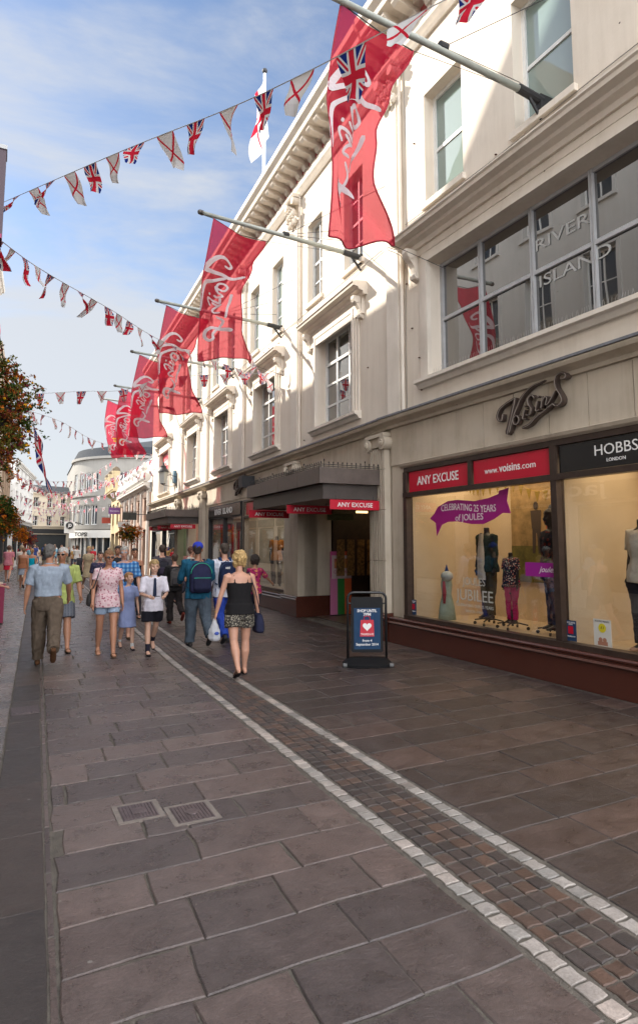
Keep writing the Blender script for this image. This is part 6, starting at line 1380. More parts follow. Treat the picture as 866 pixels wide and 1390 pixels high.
# MAC sign, perfume banner
e = empty('counter_sign', FF(2.6, -2.8, 2.2), 'lit MAC counter sign inside the entrance', 'sign'); q = MB(); q.box(FF, 1.9, 1.93, -3.2, -2.1, 2.1, 2.5); q.box(FF, 3.5, 3.53, -1.0, -.3, 2.36, 2.52); q.build('panel', mat('sign_olive', (.10, .11, .05), .4), e); t = MB(); text_mb(t, 'M·A·C', FF(1.9, -2.6, 2.2), -FF.n, (0, 0, 1), .15, .6, .004, .01); t.build('lettering', emis('warm_letters', (1, .72, .3), 1.5), e)
q = MB()
for i in range(9): q.box(FF, 3.9, 3.93, -.75-i*.28-.2, -.75-i*.28, 1.0+.0*i, 1.9)
e = empty('perfume_shelves', FF(3.95, -2, .5), 'lit cosmetics shelves glimpsed inside the entrance', 'shelf'); q.build('shelf_units', mat('shelf_mix', (.02, .013, .01), .3, col2=(.30, .17, .06), scale=16), e)
q = MB()
for i in range(5): q.box(FF, 3.5, 3.56, -1.1-i*.5-.3, -1.1-i*.5, 2.55, 2.6)
q.build('shelf_light', emis('shelf_glow', (1, .66, .28), 1.2), e)
e = empty('banner_stand', (7.66, 14.15, 0), 'tall cosmetics banner in bright stripes standing inside the entrance', 'banner'); cs = [(.42, .02, .2), (.05, .3, .03), (.6, .12, .02)]
x0, x1, Y = 7.45, 8.08, 14.0
for i, c in enumerate(((.62, .2, .4), (.03, .2, .04), (.62, .12, .04))): q = MB(); q.box(I, x0+.2*i, x0+.2*(i+1)-.001, Y, Y+.02, .02, .95); q.build('stripe', mat('bs%d' % i, c, .5), e)
for i, c in enumerate(((.6, .1, .3), (.15, .5, .05), (.6, .1, .05))): q = MB(); q.box(I, x0+.2*i, x0+.2*(i+1)-.001, Y, Y+.02, .951, 1.6); q.build('stripe', mat('bt%d' % i, c, .5), e)
q = MB(); q.box(I, x0+.03, x1-.03, Y-.008, Y-.001, .92, 1.5); q.build('sheet', mat('pale_pink_sheet', (.62, .48, .5), .5), e); q = MB()
for i, c in enumerate((0, 1, 2)): q.box(I, x0+.1+.14*i, x0+.2+.14*i, Y-.014, Y-.009, 1.18, 1.42)
q.build('print', mat('mixed_print', (.4, .02, .15), .5, col2=(.7, .4, .05), scale=6), e); t = MB(); text_mb(t, 'CLINIQUE', (7.76, Y-.009, 1.05), (1, 0, 0), (0, 0, 1), .075, .45, .002, .0); t.build('lettering', mat('rose_letters', (.45, .05, .15), .5), e)
q = MB(); q.box(I, x0, x1, Y-.1, Y+.12, 0.013, .03); q.box(I, x0+.28, x0+.32, Y+.021, Y+.05, .03, 1.5); q.build('foot', blkm, e)
e = empty('banner_stand', FF(17, .3, 0), 'small bright magazine banner standing in the farther entrance', 'banner'); q = MB(); q.box(FF, 16.4, 16.43, -.3, .4, .02, 1.3); q.build('sheet', mat('mixed_print2', (.5, .03, .12), .5, col2=(.75, .6, .4), scale=5), e); q = MB(); q.box(FF, 16.3, 16.6, -.3, .4, 0.0, .02); q.build('foot', blkm, e)

# ------------------------------------------------------------------ pavement sign
def aboard():
    ang = math.atan2(.45, .89); W_ = .60; e = empty('pavement_sign', (4.93, 8.12, 0), 'black swing pavement sign reading SHOP UNTIL 7PM THURSDAYS on a wide moulded base', 'sign', rz=-R(25.5))
    def add(nm, mb, m, p=e, sm=False): return link(nm, mb.mesh(nm, m, smooth=sm), p)
    q = MB(); n = 10; w, h, r = .285, 1.06, .09
    pth = [(-w, 0, .1), (-w, 0, h-r)]+[(-w+r-r*math.cos(t), 0, h-r+r*math.sin(t)) for t in [math.pi/2*i/6 for i in range(1, 7)]]+[(w-r+r*math.sin(t), 0, h-r+r*math.cos(t)) for t in [math.pi/2*i/6 for i in range(7)]]+[(w, 0, .1)]
    q.tube(pth, .019, 10); add('frame', q, blk, sm=True)
    q = MB(); q.extrh(Fr(0, 0, 90), [(-.235, .215), (-.215, .19), (.215, .19), (.235, .215), (.235, .97), (.215, .995), (-.215, .995), (-.235, .97)], -.02, .02)
    # Fr(…,90): s runs +x, o runs +y
    pn = add('panel', q, mat('panel_black', (.008, .008, .009), .5, spec=.2))
    q = MB(); q.box(I, -.195, .195, -.0225, -.0205, .235, .835); sh = add('poster', q, mat('poster_navy', (.010, .032, .085), .6, col2=(.02, .06, .13), scale=3, spec=.2)); sh.parent = pn
    q = MB(); q.extrh(Fr(0, -.0, 90), [(-.105, .42), (.105, .42), (.095, .66), (-.095, .66)], -.026, -.023)
    q.tube([(-.045, -.025, .66), (-.04, -.025, .705), (0, -.025, .72), (.04, -.025, .705), (.045, -.025, .66)], .006, 6); b = add('bag_print', q, redp); b.parent = pn
    q = MB(); hp = []
    for i in range(28): t = 2*math.pi*i/28; hp.append((.0041*16*math.sin(t)**3, .565+.0041*(13*math.cos(t)-5*math.cos(2*t)-2*math.cos(3*t)-math.cos(4*t))))
    q.extrh(Fr(0, 0, 90), hp, -.029, -.0265); b = add('heart_print', q, whit); b.parent = pn
    t = MB(); rt, u = (1, 0, 0), (0, 0, 1)
    text_mb(t, 'SHOP UNTIL', (0, -.0227, .775), rt, u, .04, .29, .002, .022); text_mb(t, '7PM', (0, -.0227, .722), rt, u, .04, .11, .002, .022); text_mb(t, 'THURSDAYS', (0, -.0262, .44), rt, u, .028, .19, .002, .015); text_mb(t, 'from 4', (0, -.0227, .345), rt, u, .034, .14, .002, .018); text_mb(t, 'September 2014', (0, -.0227, .29), rt, u, .034, .33, .002, .018)
    b = add('lettering', t, whit); b.parent = pn
    for sx in (-1, 1): q = MB(); q.tube([(sx*.235, 0, .9), (sx*.275, 0, .9)], .012, 8); add('hinge', q, blk)
    # moulded base: low hump with raked sides
    q = MB(); q.rings([(0, 0, z, a, b_) for z, a, b_ in ((0, .36, .24), (.04, .36, .24), (.055, .35, .225), (.09, .31, .14), (.115, .28, .09), (.118, .0, .0))], 40, sq=3.5); add('base', q, mat('base_black', (.008, .008, .009), .7, spec=.15), sm=False)
    for sx in (-1, 1): q = MB(); q.tube([(sx*.31, -.16, .03), (sx*.365, -.16, .03)], .032, 12); add('wheel', q, mat('grey_rubber', (.12, .12, .12), .6))
aboard()
# magenta counter at the left edge
e = empty('promotion_counter', (-.15, 15.9, 0), 'magenta promotion counter at the left edge with papers on top', 'counter'); mg = mat('magenta_board', (.26, .012, .06), .5, var=.06)
q = MB(); q.box(I, -.6, .18, 15.9, 16.3, .03, .86); q.build('body', mg, e); q = MB(); q.box(I, -.62, .20, 15.88, 16.32, .86, .885); q.build('worktop', mat('red_top', (.3, .02, .05), .4), e); t = MB(); text_mb(t, 'ZONE', (-.12, 15.898, .5), (1, 0, 0), (0, 0, 1), .11, .42, .003, .01); t.build('lettering', mat('cream_letters', (.62, .5, .25), .5), e)
q = MB(); q.box(I, -.58, .16, 15.92, 16.28, 0, .03); q.build('kick', blkm, e)
for i in range(3): q = MB(); x = -.12+.09*i; q.box(I, x, x+.08, 15.95, 16.08, .886, .93+.02*(i % 2)); top(q, 'leaflet_stack', mat('paper_%d' % i, [(.5, .4, .28), (.45, .3, .2), (.6, .5, .4)][i], .7), (x, 16, .886), ['tan stack of leaflets on the magenta counter, leftmost', 'brown stack of leaflets in the middle of the counter', 'cream stack of leaflets at the counter corner'][i], 'leaflets', 'leaflet stacks on the counter')
# ------------------------------------------------------------------ the crowd
white = (.66, .64, .63)
def shoulder_bag(side, m, label, zc=.86, yoff=0., w=.06, hh=.13, len_=.16):
    def f(o, V, S, LG, AR, F, HM, child_o, W, lean):
        k = o.get('_k'); q = MB(); x = side*(.22*W+.04)
        q.rings([(x, yoff, zc-hh, w*.7, len_*.8), (x, yoff, zc-hh*.8, w, len_), (x, yoff, zc, w, len_*.95), (x, yoff, zc+hh*.7, w*.7, len_*.8), (x, yoff, zc+hh*.85, w*.3, len_*.7)], 20, sq=3)
        thing_at(o, 'shoulder_bag', q, m, k, label, 'bag', o.location, o['_f'], rm=.012, wr=.006)
        b = bpy.data.objects[-1] if False else None
        q = MB(); q.tube([(x, yoff-.1, zc+hh*.8), (side*.2*W, lean-.07, 1.2), (side*.115*W, lean-.04, 1.475), (side*.125*W, lean+.06, 1.45), (side*.2*W, lean+.1, 1.2), (x, yoff+.1, zc+hh*.8)], [(.012, .006)]*6, 6)
        for i, v in enumerate(q.v): q.v[i] = v*k
        link('bag_strap', q.mesh('bag_strap', m, smooth=True), LAST[0])
    return f
LAST = [None]
_ta = thing_at
def thing_at(*a, **k):
    r = _ta(*a, **k); LAST[0] = r; return r
_person = person
def person(loc, face, h, label, hair, *a, **k):
    ex = k.pop('extra', None)
    if ex:
        def g(o, *r): o['_k'] = h/1.75; o['_f'] = face; ex(o, *r); del o['_k']; del o['_f']
        k['extra'] = g
    return _person(loc, face, h, label, hair, *a, **k)
stride = lambda a, b=None: ((a, .12), (-a*.95, .5)) if b is None else ((a, .12), (b, .5))
# elderly man, blue-grey shirt
person((.70, 10.3, 0), 4, 1.77, 'man seen from behind in a pale blue-grey short sleeved shirt and baggy brown trousers', (.13, .12, .11), 'tan', 1.12, legs=((.14, .05), (-.36, .62)), arms=((.02, .2, .12, 0), (.35, .25, .4, .1)), top_=('tucked', fab((.30, .35, .42)), .48, 'collar'), bottom=('trousers', fab((.115, .085, .062)), 1.22), feet=('shoe', fab((.10, .045, .02))), head=(-20, -6))
person((.98, 11.55, 0), 176, 1.74, 'white haired man in sunglasses, lime polo shirt and grey shorts beside brown trousered man', (.55, .53, .5), 'tan', 1.15, legs=((.3, .1), (-.2, .35)), arms=((.2, .2, .5, .1), (-.1, .2, .3, 0)), top_=('untucked', fab((.38, .44, .14)), .5, 'collar'), bottom=('shorts', pattern('shorts_check', 'check', [(.10, .11, .13), (.2, .21, .24), (.14, .15, .18)], 22), 1.25, .85), feet=('sandal', fab((.06, .035, .02))), glasses='dark', head=(-28, -5))
person((1.62, 10.75, 0), 182, 1.68, 'woman in a pink floral top and pale denim shorts with sunglasses and a grey bag', (.22, .11, .05), 'tan', 1.06, True, legs=((.22, .08), (-.12, .3)), arms=((-.05, .16, .22, 0), (.12, .2, .3, .05)), top_=('blouse', pattern('floral_pink', 'floral', [(.66, .48, .50), (.36, .12, .16), (.55, .28, .32)], 26), .3), bottom=('shorts', fab((.30, .38, .50)), 1.12, .52), feet=('sandal', fab((.16, .09, .05))), hairstyle='tied', glasses='dark', head=(8, -4), extra=shoulder_bag(1, fab((.06, .055, .055)), 'dark grey shoulder bag hanging at the side of the woman in the pink floral top', .93, -.05, .055, .11, .15))
person((2.03, 11.2, 0), 178, 1.29, 'girl in a blue gingham school dress walking beside the woman in denim shorts', (.30, .15, .06), 'fair', .98, True, True, legs=((.22, .15), (-.2, .4)), arms=((.1, .12, .2, 0), (-.1, .14, .2, 0)), top_=('dress', pattern('gingham', 'check', [(.34, .38, .55), (.14, .19, .42), (.14, .19, .42)], 60), .4), feet=('shoe', fab((.02, .02, .03)), fab((.6, .6, .6)), .08), hairstyle='tied', head=(30, 0))
person((2.18, 12.6, 0), 183, 1.74, 'grey haired man in spectacles and a bright blue checked shirt behind the girl', (.40, .37, .33), 'pink', 1.15, legs=((.2, .1), (-.2, .4)), arms=((.2, .2, .4, .1), (-.1, .2, .3, 0)), top_=('untucked', pattern('blue_check', 'check', [(.04, .18, .42), (.30, .52, .75), (.02, .06, .22)], 13), .5, 'collar'), bottom=('shorts', fab((.25, .22, .16)), 1.2, .85), feet=('shoe', fab((.08, .05, .03))), glasses='clear', head=(-10, -4))
def phone(o, V, S, LG, AR, F, HM, child_o, W, lean):
    c = (AR[0][2]+AR[1][2])/2+Vector((0, .06, .01)); q = MB(); q.box(I, c.x-.035, c.x+.035, c.y-.02, c.y+.05, c.z-.006, c.z+.006, ch=.002); thing_at(o, 'mobile_phone', q, blk, o['_k'], 'dark mobile phone held in both hands by the schoolboy', 'phone', o.location, o['_f'], smooth=False)
    q = MB(); q.extrh(Fr(0, 0, 90), [(-.018, V((0, 0, 1.43)).z), (.018, V((0, 0, 1.43)).z), (.022, V((0, 0, 1.39)).z), (.035, V((0, 0, 1.1)).z), (0, V((0, 0, 1.06)).z), (-.035, V((0, 0, 1.1)).z), (-.022, V((0, 0, 1.39)).z)], lean+.116*W, lean+.128*W); S(q); link('tie', q.mesh('tie', fab((.02, .028, .06))), o)
person((2.30, 10.5, 0), 181, 1.51, 'blond schoolboy in a white shirt, dark tie and black shorts looking up from his phone', (.42, .28, .12), 'fair', .98, False, True, legs=((-.3, .45), (.12, .05)), arms=((.28, .16, 1.15, .5), (.28, .16, 1.15, .5)), top_=('untucked', fab((.64, .61, .68)), .52, 'collar'), bottom=('shorts', fab((.012, .012, .018)), 1.4, .72), feet=('shoe', fab((.014, .013, .014)), fab((.02, .02, .035)), .14), head=(0, -6), extra=phone)
person((3.0, 15.9, 0), 180, 1.70, 'dark haired woman in a black sleeveless top behind the schoolboy', (.04, .025, .02), 'tan', 1.05, True, top_=('tank', fab((.015, .015, .018))), bottom=('trousers', fab((.03, .03, .04))), feet=('sandal', fab((.03, .02, .02))), hairstyle='tied', vox=.012)
person((3.85, 16.6, 0), 2, 1.78, 'youth in a charcoal hooded top with a dark rucksack, walking away toward the farther canopy', (.06, .035, .025), 'pink', 1.02, top_=('jacket', fab((.075, .07, .08))), bottom=('trousers', fab((.02, .02, .025))), feet=('trainer', fab((.03, .03, .03))), vox=.012)
backpack((3.85, 16.6, 0), 2, 1.78, .03, 1.16, 1.02, fab((.03, .028, .04)), fab((.045, .035, .06)), 'dark purple-black rucksack on the back of the youth in charcoal', (.14, .09, .2))
person((3.62, 14.35, 0), 358, 1.56, 'schoolboy in black seen from behind with a grey rucksack and red-brown shoes', (.07, .04, .025), 'pink', 1.0, legs=((.05, .05), (-.25, .75)), arms=((.3, .2, .7, .1), (.25, .2, .8, .2)), top_=('shirt', fab((.02, .019, .02)), .5), bottom=('trousers', fab((.022, .018, .018)), 1.15), feet=('shoe', fab((.15, .03, .02))), vox=.01)
backpack((3.62, 14.35, 0), 358, 1.56, .03, 1.16, 1.05, fab((.075, .07, .07)), fab((.05, .047, .05)), 'charcoal grey rucksack on the schoolboy in black', (.16, .1, .23))
person((3.18, 10.95, 0), 2, 1.80, 'man in a bright blue cap and teal hooded top walking away in grey-blue jeans', (.03, .02, .015), 'brown', 1.14, legs=((.1, .05), (-.3, .5)), arms=((.35, .2, .9, .25), (.35, .2, .9, .25)), top_=('jacket', fab((.012, .085, .15))), bottom=('trousers', fab((.07, .09, .115)), 1.2), feet=('trainer', fab((.03, .03, .03)), fab((.5, .5, .5)), .04), hat=(.03, .05, .42), head=(-25, 0))
green = mat('piping_green', (.02, .42, .25), .5)
backpack((3.18, 10.95, 0), 2, 1.80, .03, 1.17, 1.14, fab((.02, .022, .06)), fab((.018, .02, .05)), 'large navy backpack with green piping on the man in the blue cap', (.18, .11, .26), mark=green)
person((3.74, 11.15, 0), 2, 1.80, 'young man with short dark hair in a white hooded top and royal blue track trousers', (.05, .035, .025), 'pink', 1.08, legs=((-.25, .4), (.15, .05)), arms=((.1, .16, .3, 0), (.0, .16, .3, 0)), top_=('jacket', fab((.60, .60, .68))), bottom=('trousers', fab((.02, .05, .30)), 1.15), feet=('trainer', fab((.035, .035, .04))), hairstyle='crop')
backpack((3.74, 11.15, 0), 2, 1.80, .03, 1.19, 1.08, fab((.012, .018, .05)), fab((.02, .045, .12)), 'dark blue sports backpack with a pale blue print on the young man in white', (.155, .1, .23))
bp = bpy.data.objects[-1] if False else None
e = [o for o in bpy.data.objects if o.get('label', '').startswith('dark blue sports')][0]; k_ = 1.8/1.75; yb = .03*1.2-.112*1.08-.03
q = MB(); zz = 1.06*k_; yy = (yb-.1-.045-.048)*k_; q.extrh(Fr(0, 0, 90), [(-.1, zz), (.12, zz+.05), (.12, zz+.11), (-.1, zz+.06)], yy, yy+.012); link('print', q.mesh('print', fab((.05, .22, .55))), e)
t = MB(); text_mb(t, 'NIKE', (-.03, (yb-.1*1.08-.052)*k_, 1.30*k_), (1, 0, 0), (0, 0, 1), .035, .09, .004, .02, shear=.3); link('lettering', t.mesh('lettering', whit), e)
def blonde_x(o, V, S, LG, AR, F, HM, child_o, W, lean):
    k = o['_k']; w = AR[0][2]+AR[0][3]*.1; q = MB(); q.rings([(w.x, w.y, w.z-.30, .05, .07), (w.x, w.y, w.z-.27, .085, .10), (w.x, w.y, w.z-.16, .08, .09), (w.x, w.y, w.z-.06, .035, .04), (w.x, w.y, w.z+.01, .018, .02)], 16)
    thing_at(o, 'carrier_bag', q, cloth_thin('plastic', (.75, .76, .80), .15, .4), k, 'crumpled white plastic bag with a blue logo in the left hand of the blonde woman', 'bag', o.location, o['_f'], rm=.01, wr=.014)
    q = MB(); q.ell((w.x+.01, w.y-.095, w.z-.19), (.035, .012, .024), 12, 8); S(q); link('logo', q.mesh('logo', mat('bag_logo', (.03, .07, .35), .5)), LAST[0])
    shoulder_bag(1, fab((.02, .022, .05)), 'navy leather shoulder bag at the hip of the blonde woman', .74, .0, .07, .15, .13)(o, V, S, LG, AR, F, HM, child_o, W, lean)
    q = MB(); a = AR[0][2]; q.tube([a+Vector((.026*math.cos(t), .026*math.sin(t), .012)) for t in [i*.7 for i in range(10)]], .005, 5); S(q); link('bracelet', q.mesh('b', gold), o)
person((3.0, 8.3, 0), 3, 1.66, 'blonde woman in a black strappy top and leopard print shorts walking away', (.52, .34, .14), 'pink', 1.12, True, legs=((-.22, .35), (.12, .03)), arms=((.08, .30, .15, .0), (.0, .26, .12, 0)), top_=('tank', fab((.012, .011, .012))), bottom=('shorts', pattern('leopard', 'floral', [(.05, .045, .04), (.42, .38, .30), (.3, .26, .2)], 48), 1.25, .56), feet=('sandal', fab((.02, .015, .015))), hairstyle='curly', head=(0, 0), extra=blonde_x)
person((5.15, 13.3, 0), 40, 1.52, 'dark haired girl in a magenta patterned top reaching toward the shop window', (.03, .02, .015), 'tan', .98, True, True, arms=((.2, .1, .3, 0), (.7, .4, .3, 0)), top_=('untucked', pattern('magenta_print', 'floral', [(.35, .02, .10), (.1, .01, .04), (.6, .3, .1)], 20), .5), bottom=('trousers', fab((.03, .03, .05))), feet=('shoe', fab((.02, .02, .02))), hairstyle='curly', vox=.011)
person((5.05, 18.3, 0), 120, 1.72, 'brown haired woman in a pale top at the farther entrance', (.12, .05, .03), 'pink', 1., True, top_=('shirt', fab((.5, .47, .42)), 1.), bottom=('trousers', fab((.05, .05, .07))), feet=('shoe', fab((.02, .02, .02))), hairstyle='bob', vox=.013)
person((2.38, 17.2, 0), 182, 1.60, 'dark haired youth in a navy patterned shirt half hidden behind the woman in pink', (.03, .02, .02), 'pink', 1., top_=('shirt', pattern('navy_print', 'floral', [(.04, .04, .08), (.15, .08, .12), (.08, .08, .14)], 20), .5), bottom=('trousers', fab((.03, .03, .05))), feet=('shoe', fab((.02, .02, .02))), vox=.014)
person((2.95, 18.1, 0), 182, 1.74, 'dark haired man in a black shirt behind the blue checked shirt', (.03, .02, .02), 'tan', 1.05, top_=('shirt', fab((.03, .03, .035)), .5), bottom=('trousers', fab((.03, .03, .05))), feet=('shoe', fab((.02, .02, .02))), vox=.014)
person((3.55, 21.5, 0), 180, 1.76, 'man in a grey t-shirt far behind the woman in black', (.05, .03, .02), 'pink', 1.05, top_=('shirt', fab((.3, .3, .32)), .5), bottom=('trousers', fab((.05, .05, .07))), feet=('shoe', fab((.02, .02, .02))), vox=.015)
person((3.2, 26.3, 0), 175, 1.72, 'slim woman in a beige dress in the middle distance catching the light', (.45, .3, .12), 'fair', .98, True, top_=('dress', fab((.42, .34, .22)), .3), feet=('sandal', fab((.1, .06, .04))), hairstyle='long', vox=.015)
person((1.28, 29.1, 0), 20, 1.62, 'woman in a turquoise top in the middle distance on the left', (.4, .22, .08), 'tan', 1., True, top_=('tank', fab((.0, .30, .42))), bottom=('skirt', fab((.5, .48, .45))), feet=('sandal', fab((.1, .06, .04))), hairstyle='tied', vox=.015, extra=shoulder_bag(-1, fab((.02, .02, .02)), 'black bag carried by the woman in turquoise', .8, .0, .06, .12, .16))
person((.95, 28.4, 0), 10, 1.66, 'woman with tied brown hair beside the woman in turquoise', (.2, .1, .05), 'tan', 1., True, top_=('tank', fab((.3, .12, .06))), bottom=('skirt', fab((.3, .34, .4))), feet=('sandal', fab((.1, .06, .04))), hairstyle='tied', vox=.016)
person((.48, 33.6, 0), 10, 1.74, 'woman in a pink checked shirt and red skirt far away on the left', (.12, .06, .04), 'pink', 1.1, True, top_=('untucked', fab((.5, .18, .22))), bottom=('skirt', fab((.55, .02, .05))), feet=('sandal', fab((.3, .2, .15))), hairstyle='bob', vox=.018)
person((1.05, 34.2, 0), 5, 1.74, 'person in pale cream clothes far away beside the red skirt', (.4, .3, .2), 'fair', 1., True, top_=('untucked', fab((.6, .55, .48))), bottom=('trousers', fab((.55, .5, .42))), feet=('sandal', fab((.3, .2, .15))), hairstyle='bob', vox=.018)
person((-.22, 15.2, 0), 120, 1.42, 'person in red just entering at the left edge by the magenta counter', (.1, .05, .03), 'pink', 1.1, True, arms=((.5, .2, .8, 0), (.5, .2, .8, 0)), top_=('shirt', fab((.55, .02, .03)), .5), bottom=('trousers', fab((.03, .03, .05))), feet=('shoe', fab((.02, .02, .02))), hairstyle='bob', vox=.014)
# far crowd: every figure its own person; a few body types copied with their clothes
rr = random.Random(5); base = []
tc = [((.55, .53, .5), 'white'), ((.04, .06, .2), 'navy'), ((.5, .03, .05), 'red'), ((.03, .03, .035), 'black'), ((.2, .4, .5), 'pale blue'), ((.5, .3, .12), 'orange')]
far = [(4.8, 45.6), (4.1, 49), (5.6, 44), (2.9, 47), (2.1, 50), (3.5, 54), (5.6, 56), (2.7, 57), (6.2, 41), (1.9, 53.5), (4.4, 59), (5.2, 51.5), (3.0, 60), (3.8, 62), (2.4, 62), (5.6, 60), (6.6, 52), (3.3, 64), (4.9, 66)]
places = ['by the white balustraded building', 'under the farthest bunting', 'in front of the curved building', 'by the yellow fronted building', 'near the hanging baskets', 'beyond the woman in beige', 'in the middle of the far street']
for i, (x, y) in enumerate(far):
    j = i % 6; c, nm = tc[j]; fem = i % 2 == 0
    lab = 'distant person in a %s top, %s' % (nm, ('%d metres or so along' if False else places[(i//6+j) % 7]))
    if i < 6:
        base.append(person((x, y, 0), 180 if i % 3 else 0, 1.7+rr.uniform(-.06, .08), lab, rr.choice([(.05, .03, .02), (.3, .18, .08), (.12, .06, .03)]), rr.choice(['pink', 'tan', 'fair']), 1.03, fem, top_=('shirt', fab(c), .5), bottom=('shorts' if fem else 'trousers', fab(rr.choice([(.03, .03, .06), (.3, .27, .2), (.1, .13, .2)]))), feet=('shoe', fab((.03, .02, .02))), hairstyle='bob' if fem else 'short', vox=.022, group='distant crowd'))
    else:
        o = copy_tree(base[j]); o.location = (x, y, 0); o.rotation_euler.z = R(rr.choice([0, 180, 170, 15, 200])); o['label'] = lab; s = rr.uniform(.94, 1.05); o.scale = (s, s, s)
# mobility scooter / pushchair far away
e = empty('mobility_scooter', (4.05, 36, 0), 'dark mobility scooter with rider seat in the middle distance', 'scooter')
q = MB(); q.rings([(4.05, 36, .18, .2, .42), (4.05, 36, .34, .22, .45), (4.05, 36, .38, .18, .4)], 16, sq=3); q.build('chassis', blk, e)
q = MB(); q.box(I, 3.83, 4.27, 36.0, 36.4, .55, .63); q.box(I, 3.83, 4.27, 36.38, 36.46, .6, 1.05); q.tube([(4.05, 36.2, .36), (4.05, 36.2, .56)], .05, 8); q.build('seat', fab((.05, .05, .06)), e)
q = MB(); q.tube([(4.05, 35.6, .36), (4.05, 35.72, .95)], .03, 8); q.tube([(3.8, 35.72, .95), (4.3, 35.72, .95)], .018, 6); q.build('tiller', blk, e)
for dx, dy in ((-.24, -.3), (.24, -.3), (-.24, .32), (.24, .32)):
    q = MB(); q.tube([(4.05+dx-.04, 36+dy, .13), (4.05+dx+.04, 36+dy, .13)], .13, 16); q.build('wheel', blkm, e)
q = MB()
# ------------------------------------------------------------------ light, sky, camera
def lamp(name, loc, rot, sx, sy, e_, col):
    l = bpy.data.lights.new(name, 'AREA'); l.shape = 'RECTANGLE'; l.size = sx; l.size_y = sy; l.energy = e_; l.color = col; o = bpy.data.objects.new(name, l); o.location = loc; o.rotation_euler = rot; COL.objects.link(o); return o
lamp('display_lamp', (7.5, 7.9, 2.93), (0, 0, 0), 1.2, 3.0, 16, (1, .77, .48)); lamp('display_lamp', (7.5, 4.3, 2.93), (0, 0, 0), 1.2, 3.2, 14, (1, .77, .48))
p = FF(7.2, -.9, 2.92); lamp('display_lamp', p, (0, 0, -R(DD)), .9, 3.4, 12, (1, .82, .6)); p = FF(11.6, -1.1, 2.76); lamp('display_lamp', p, (0, 0, -R(DD)), 1, 3.6, 14, (1, .86, .72)); p = FF(17.4, -1.2, 2.86); lamp('lobby_lamp', p, (0, 0, -R(DD)), 1.4, 3, 14, (1, .84, .66)); p = FF(2.6, -2.6, 2.86); lamp('lobby_lamp', p, (0, 0, 0), 1.6, 1.6, 3, (1, .7, .4))
SUN_AZ, SUN_EL = R(-38), R(33)      # measured from +y, negative towards -x
sd = Vector((math.sin(SUN_AZ)*math.cos(SUN_EL), math.cos(SUN_AZ)*math.cos(SUN_EL), math.sin(SUN_EL)))
sl = bpy.data.lights.new('sun', 'SUN'); sl.energy = 3.9; sl.angle = R(.53); sl.color = (1, .93, .82); so = bpy.data.objects.new('sun', sl); so.rotation_euler = sd.to_track_quat('Z', 'Y').to_euler(); so.location = (0, 0, 30); COL.objects.link(so)
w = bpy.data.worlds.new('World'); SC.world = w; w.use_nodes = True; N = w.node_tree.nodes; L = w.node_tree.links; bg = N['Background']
sky = N.new('ShaderNodeTexSky'); sky.sky_type = 'NISHITA'; sky.sun_disc = False; sky.sun_elevation = SUN_EL; sky.sun_rotation = SUN_AZ; sky.air_density = 1.0; sky.dust_density = .6; sky.ozone_density = 2.2
tc_ = N.new('ShaderNodeTexCoord'); mp = N.new('ShaderNodeMapping'); mp.inputs['Scale'].default_value = (1.0, 1.6, 4.2); mp.inputs['Rotation'].default_value = (0.12, 0, .5); L.new(tc_.outputs['Generated'], mp.inputs['Vector'])
n1 = N.new('ShaderNodeTexNoise'); n1.inputs['Scale'].default_value = 1.9; n1.inputs['Detail'].default_value = 9; n1.inputs['Roughness'].default_value = .6; n1.inputs['Distortion'].default_value = .4; L.new(mp.outputs['Vector'], n1.inputs['Vector'])
sp = N.new('ShaderNodeSeparateXYZ'); L.new(tc_.outputs['Generated'], sp.inputs[0])
lo = N.new('ShaderNodeMapRange'); lo.inputs['From Min'].default_value = .05; lo.inputs['From Max'].default_value = .62; lo.inputs['To Min'].default_value = .46; lo.inputs['To Max'].default_value = -.12; L.new(sp.outputs['Z'], lo.inputs['Value'])
ad = N.new('ShaderNodeMath'); ad.operation = 'ADD'; L.new(n1.outputs['Fac'], ad.inputs[0]); L.new(lo.outputs['Result'], ad.inputs[1])
cr = N.new('ShaderNodeMapRange'); cr.inputs['From Min'].default_value = .36; cr.inputs['From Max'].default_value = .72; cr.inputs['To Max'].default_value = .88; cr.interpolation_type = 'SMOOTHSTEP'; L.new(ad.outputs[0], cr.inputs['Value'])
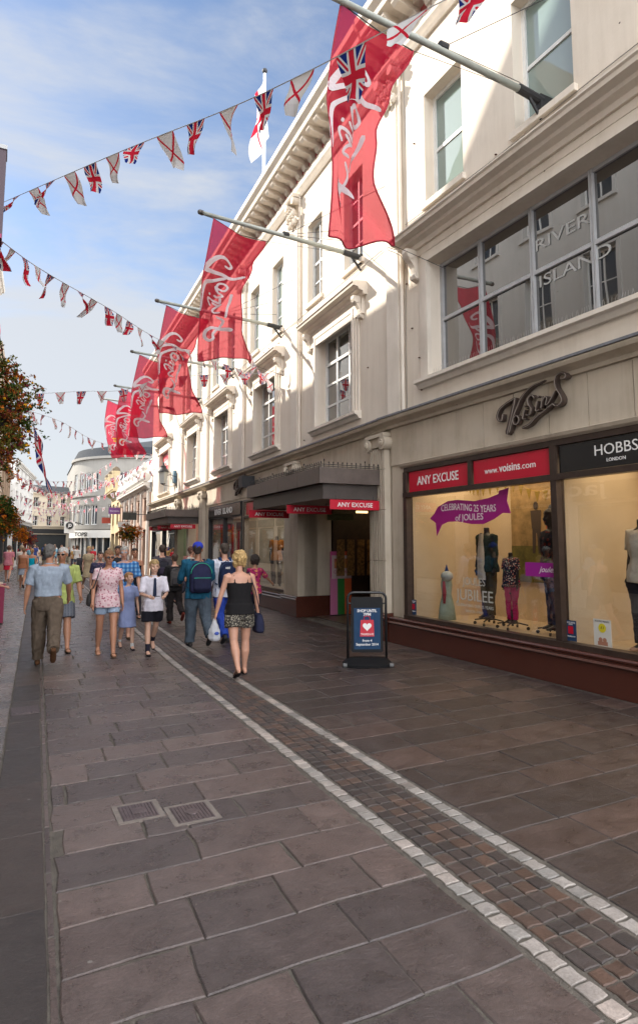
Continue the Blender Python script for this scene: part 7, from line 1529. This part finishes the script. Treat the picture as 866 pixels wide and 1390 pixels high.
mx = N.new('ShaderNodeMix'); mx.data_type = 'RGBA'; L.new(cr.outputs['Result'], mx.inputs['Factor']); L.new(sky.outputs[0], mx.inputs['A']); bk = N.new('ShaderNodeMapRange'); bk.inputs['From Min'].default_value = .35; bk.inputs['From Max'].default_value = -.35; bk.inputs['To Min'].default_value = 1.; bk.inputs['To Max'].default_value = 7.; L.new(sp.outputs['Y'], bk.inputs['Value'])   # unseen clouds behind the camera are boosted to brighten the shaded street
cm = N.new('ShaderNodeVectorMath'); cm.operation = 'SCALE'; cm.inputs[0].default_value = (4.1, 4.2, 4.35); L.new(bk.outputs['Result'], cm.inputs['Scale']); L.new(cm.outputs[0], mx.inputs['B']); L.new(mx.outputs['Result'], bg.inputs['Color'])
cv = N.new('ShaderNodeMapRange'); cv.inputs['From Min'].default_value = .3; cv.inputs['From Max'].default_value = -.3; cv.inputs['To Min'].default_value = 0.; cv.inputs['To Max'].default_value = .25; L.new(sp.outputs['Y'], cv.inputs['Value']); a2 = N.new('ShaderNodeMath'); a2.operation = 'ADD'; L.new(ad.outputs[0], a2.inputs[0]); L.new(cv.outputs['Result'], a2.inputs[1]); L.new(a2.outputs[0], cr.inputs['Value']); bg.inputs['Strength'].default_value = .075  # extra cloud cover added behind the camera, out of view, as fill light
cam = bpy.data.cameras.new('camera'); co = bpy.data.objects.new('camera', cam); COL.objects.link(co); SC.camera = co
co.location = (0, 0, 1.77); co.rotation_euler = (R(96), 0, -R(26.974)); cam.sensor_fit = 'VERTICAL'; cam.sensor_height = 36; cam.sensor_width = 36*866/1390; cam.lens = 850/1390*36; cam.shift_y = -45/1390; cam.clip_end = 2000; cam.clip_start = .05
SC.render.engine = 'CYCLES'; SC.cycles.max_bounces = 8; SC.cycles.transparent_max_bounces = 16; SC.cycles.use_denoising = True; SC.cycles.caustics_reflective = False; SC.cycles.caustics_refractive = False; SC.cycles.sample_clamp_indirect = 6
vs = SC.view_settings; vs.view_transform = 'Standard'; vs.look = 'None'; vs.exposure = 1.3; vs.gamma = 1
ROOT.objects.unlink(TMPO[0]); bpy.data.batch_remove(TMPO+TMPM)
for o in PEND: ROOT.objects.link(o)
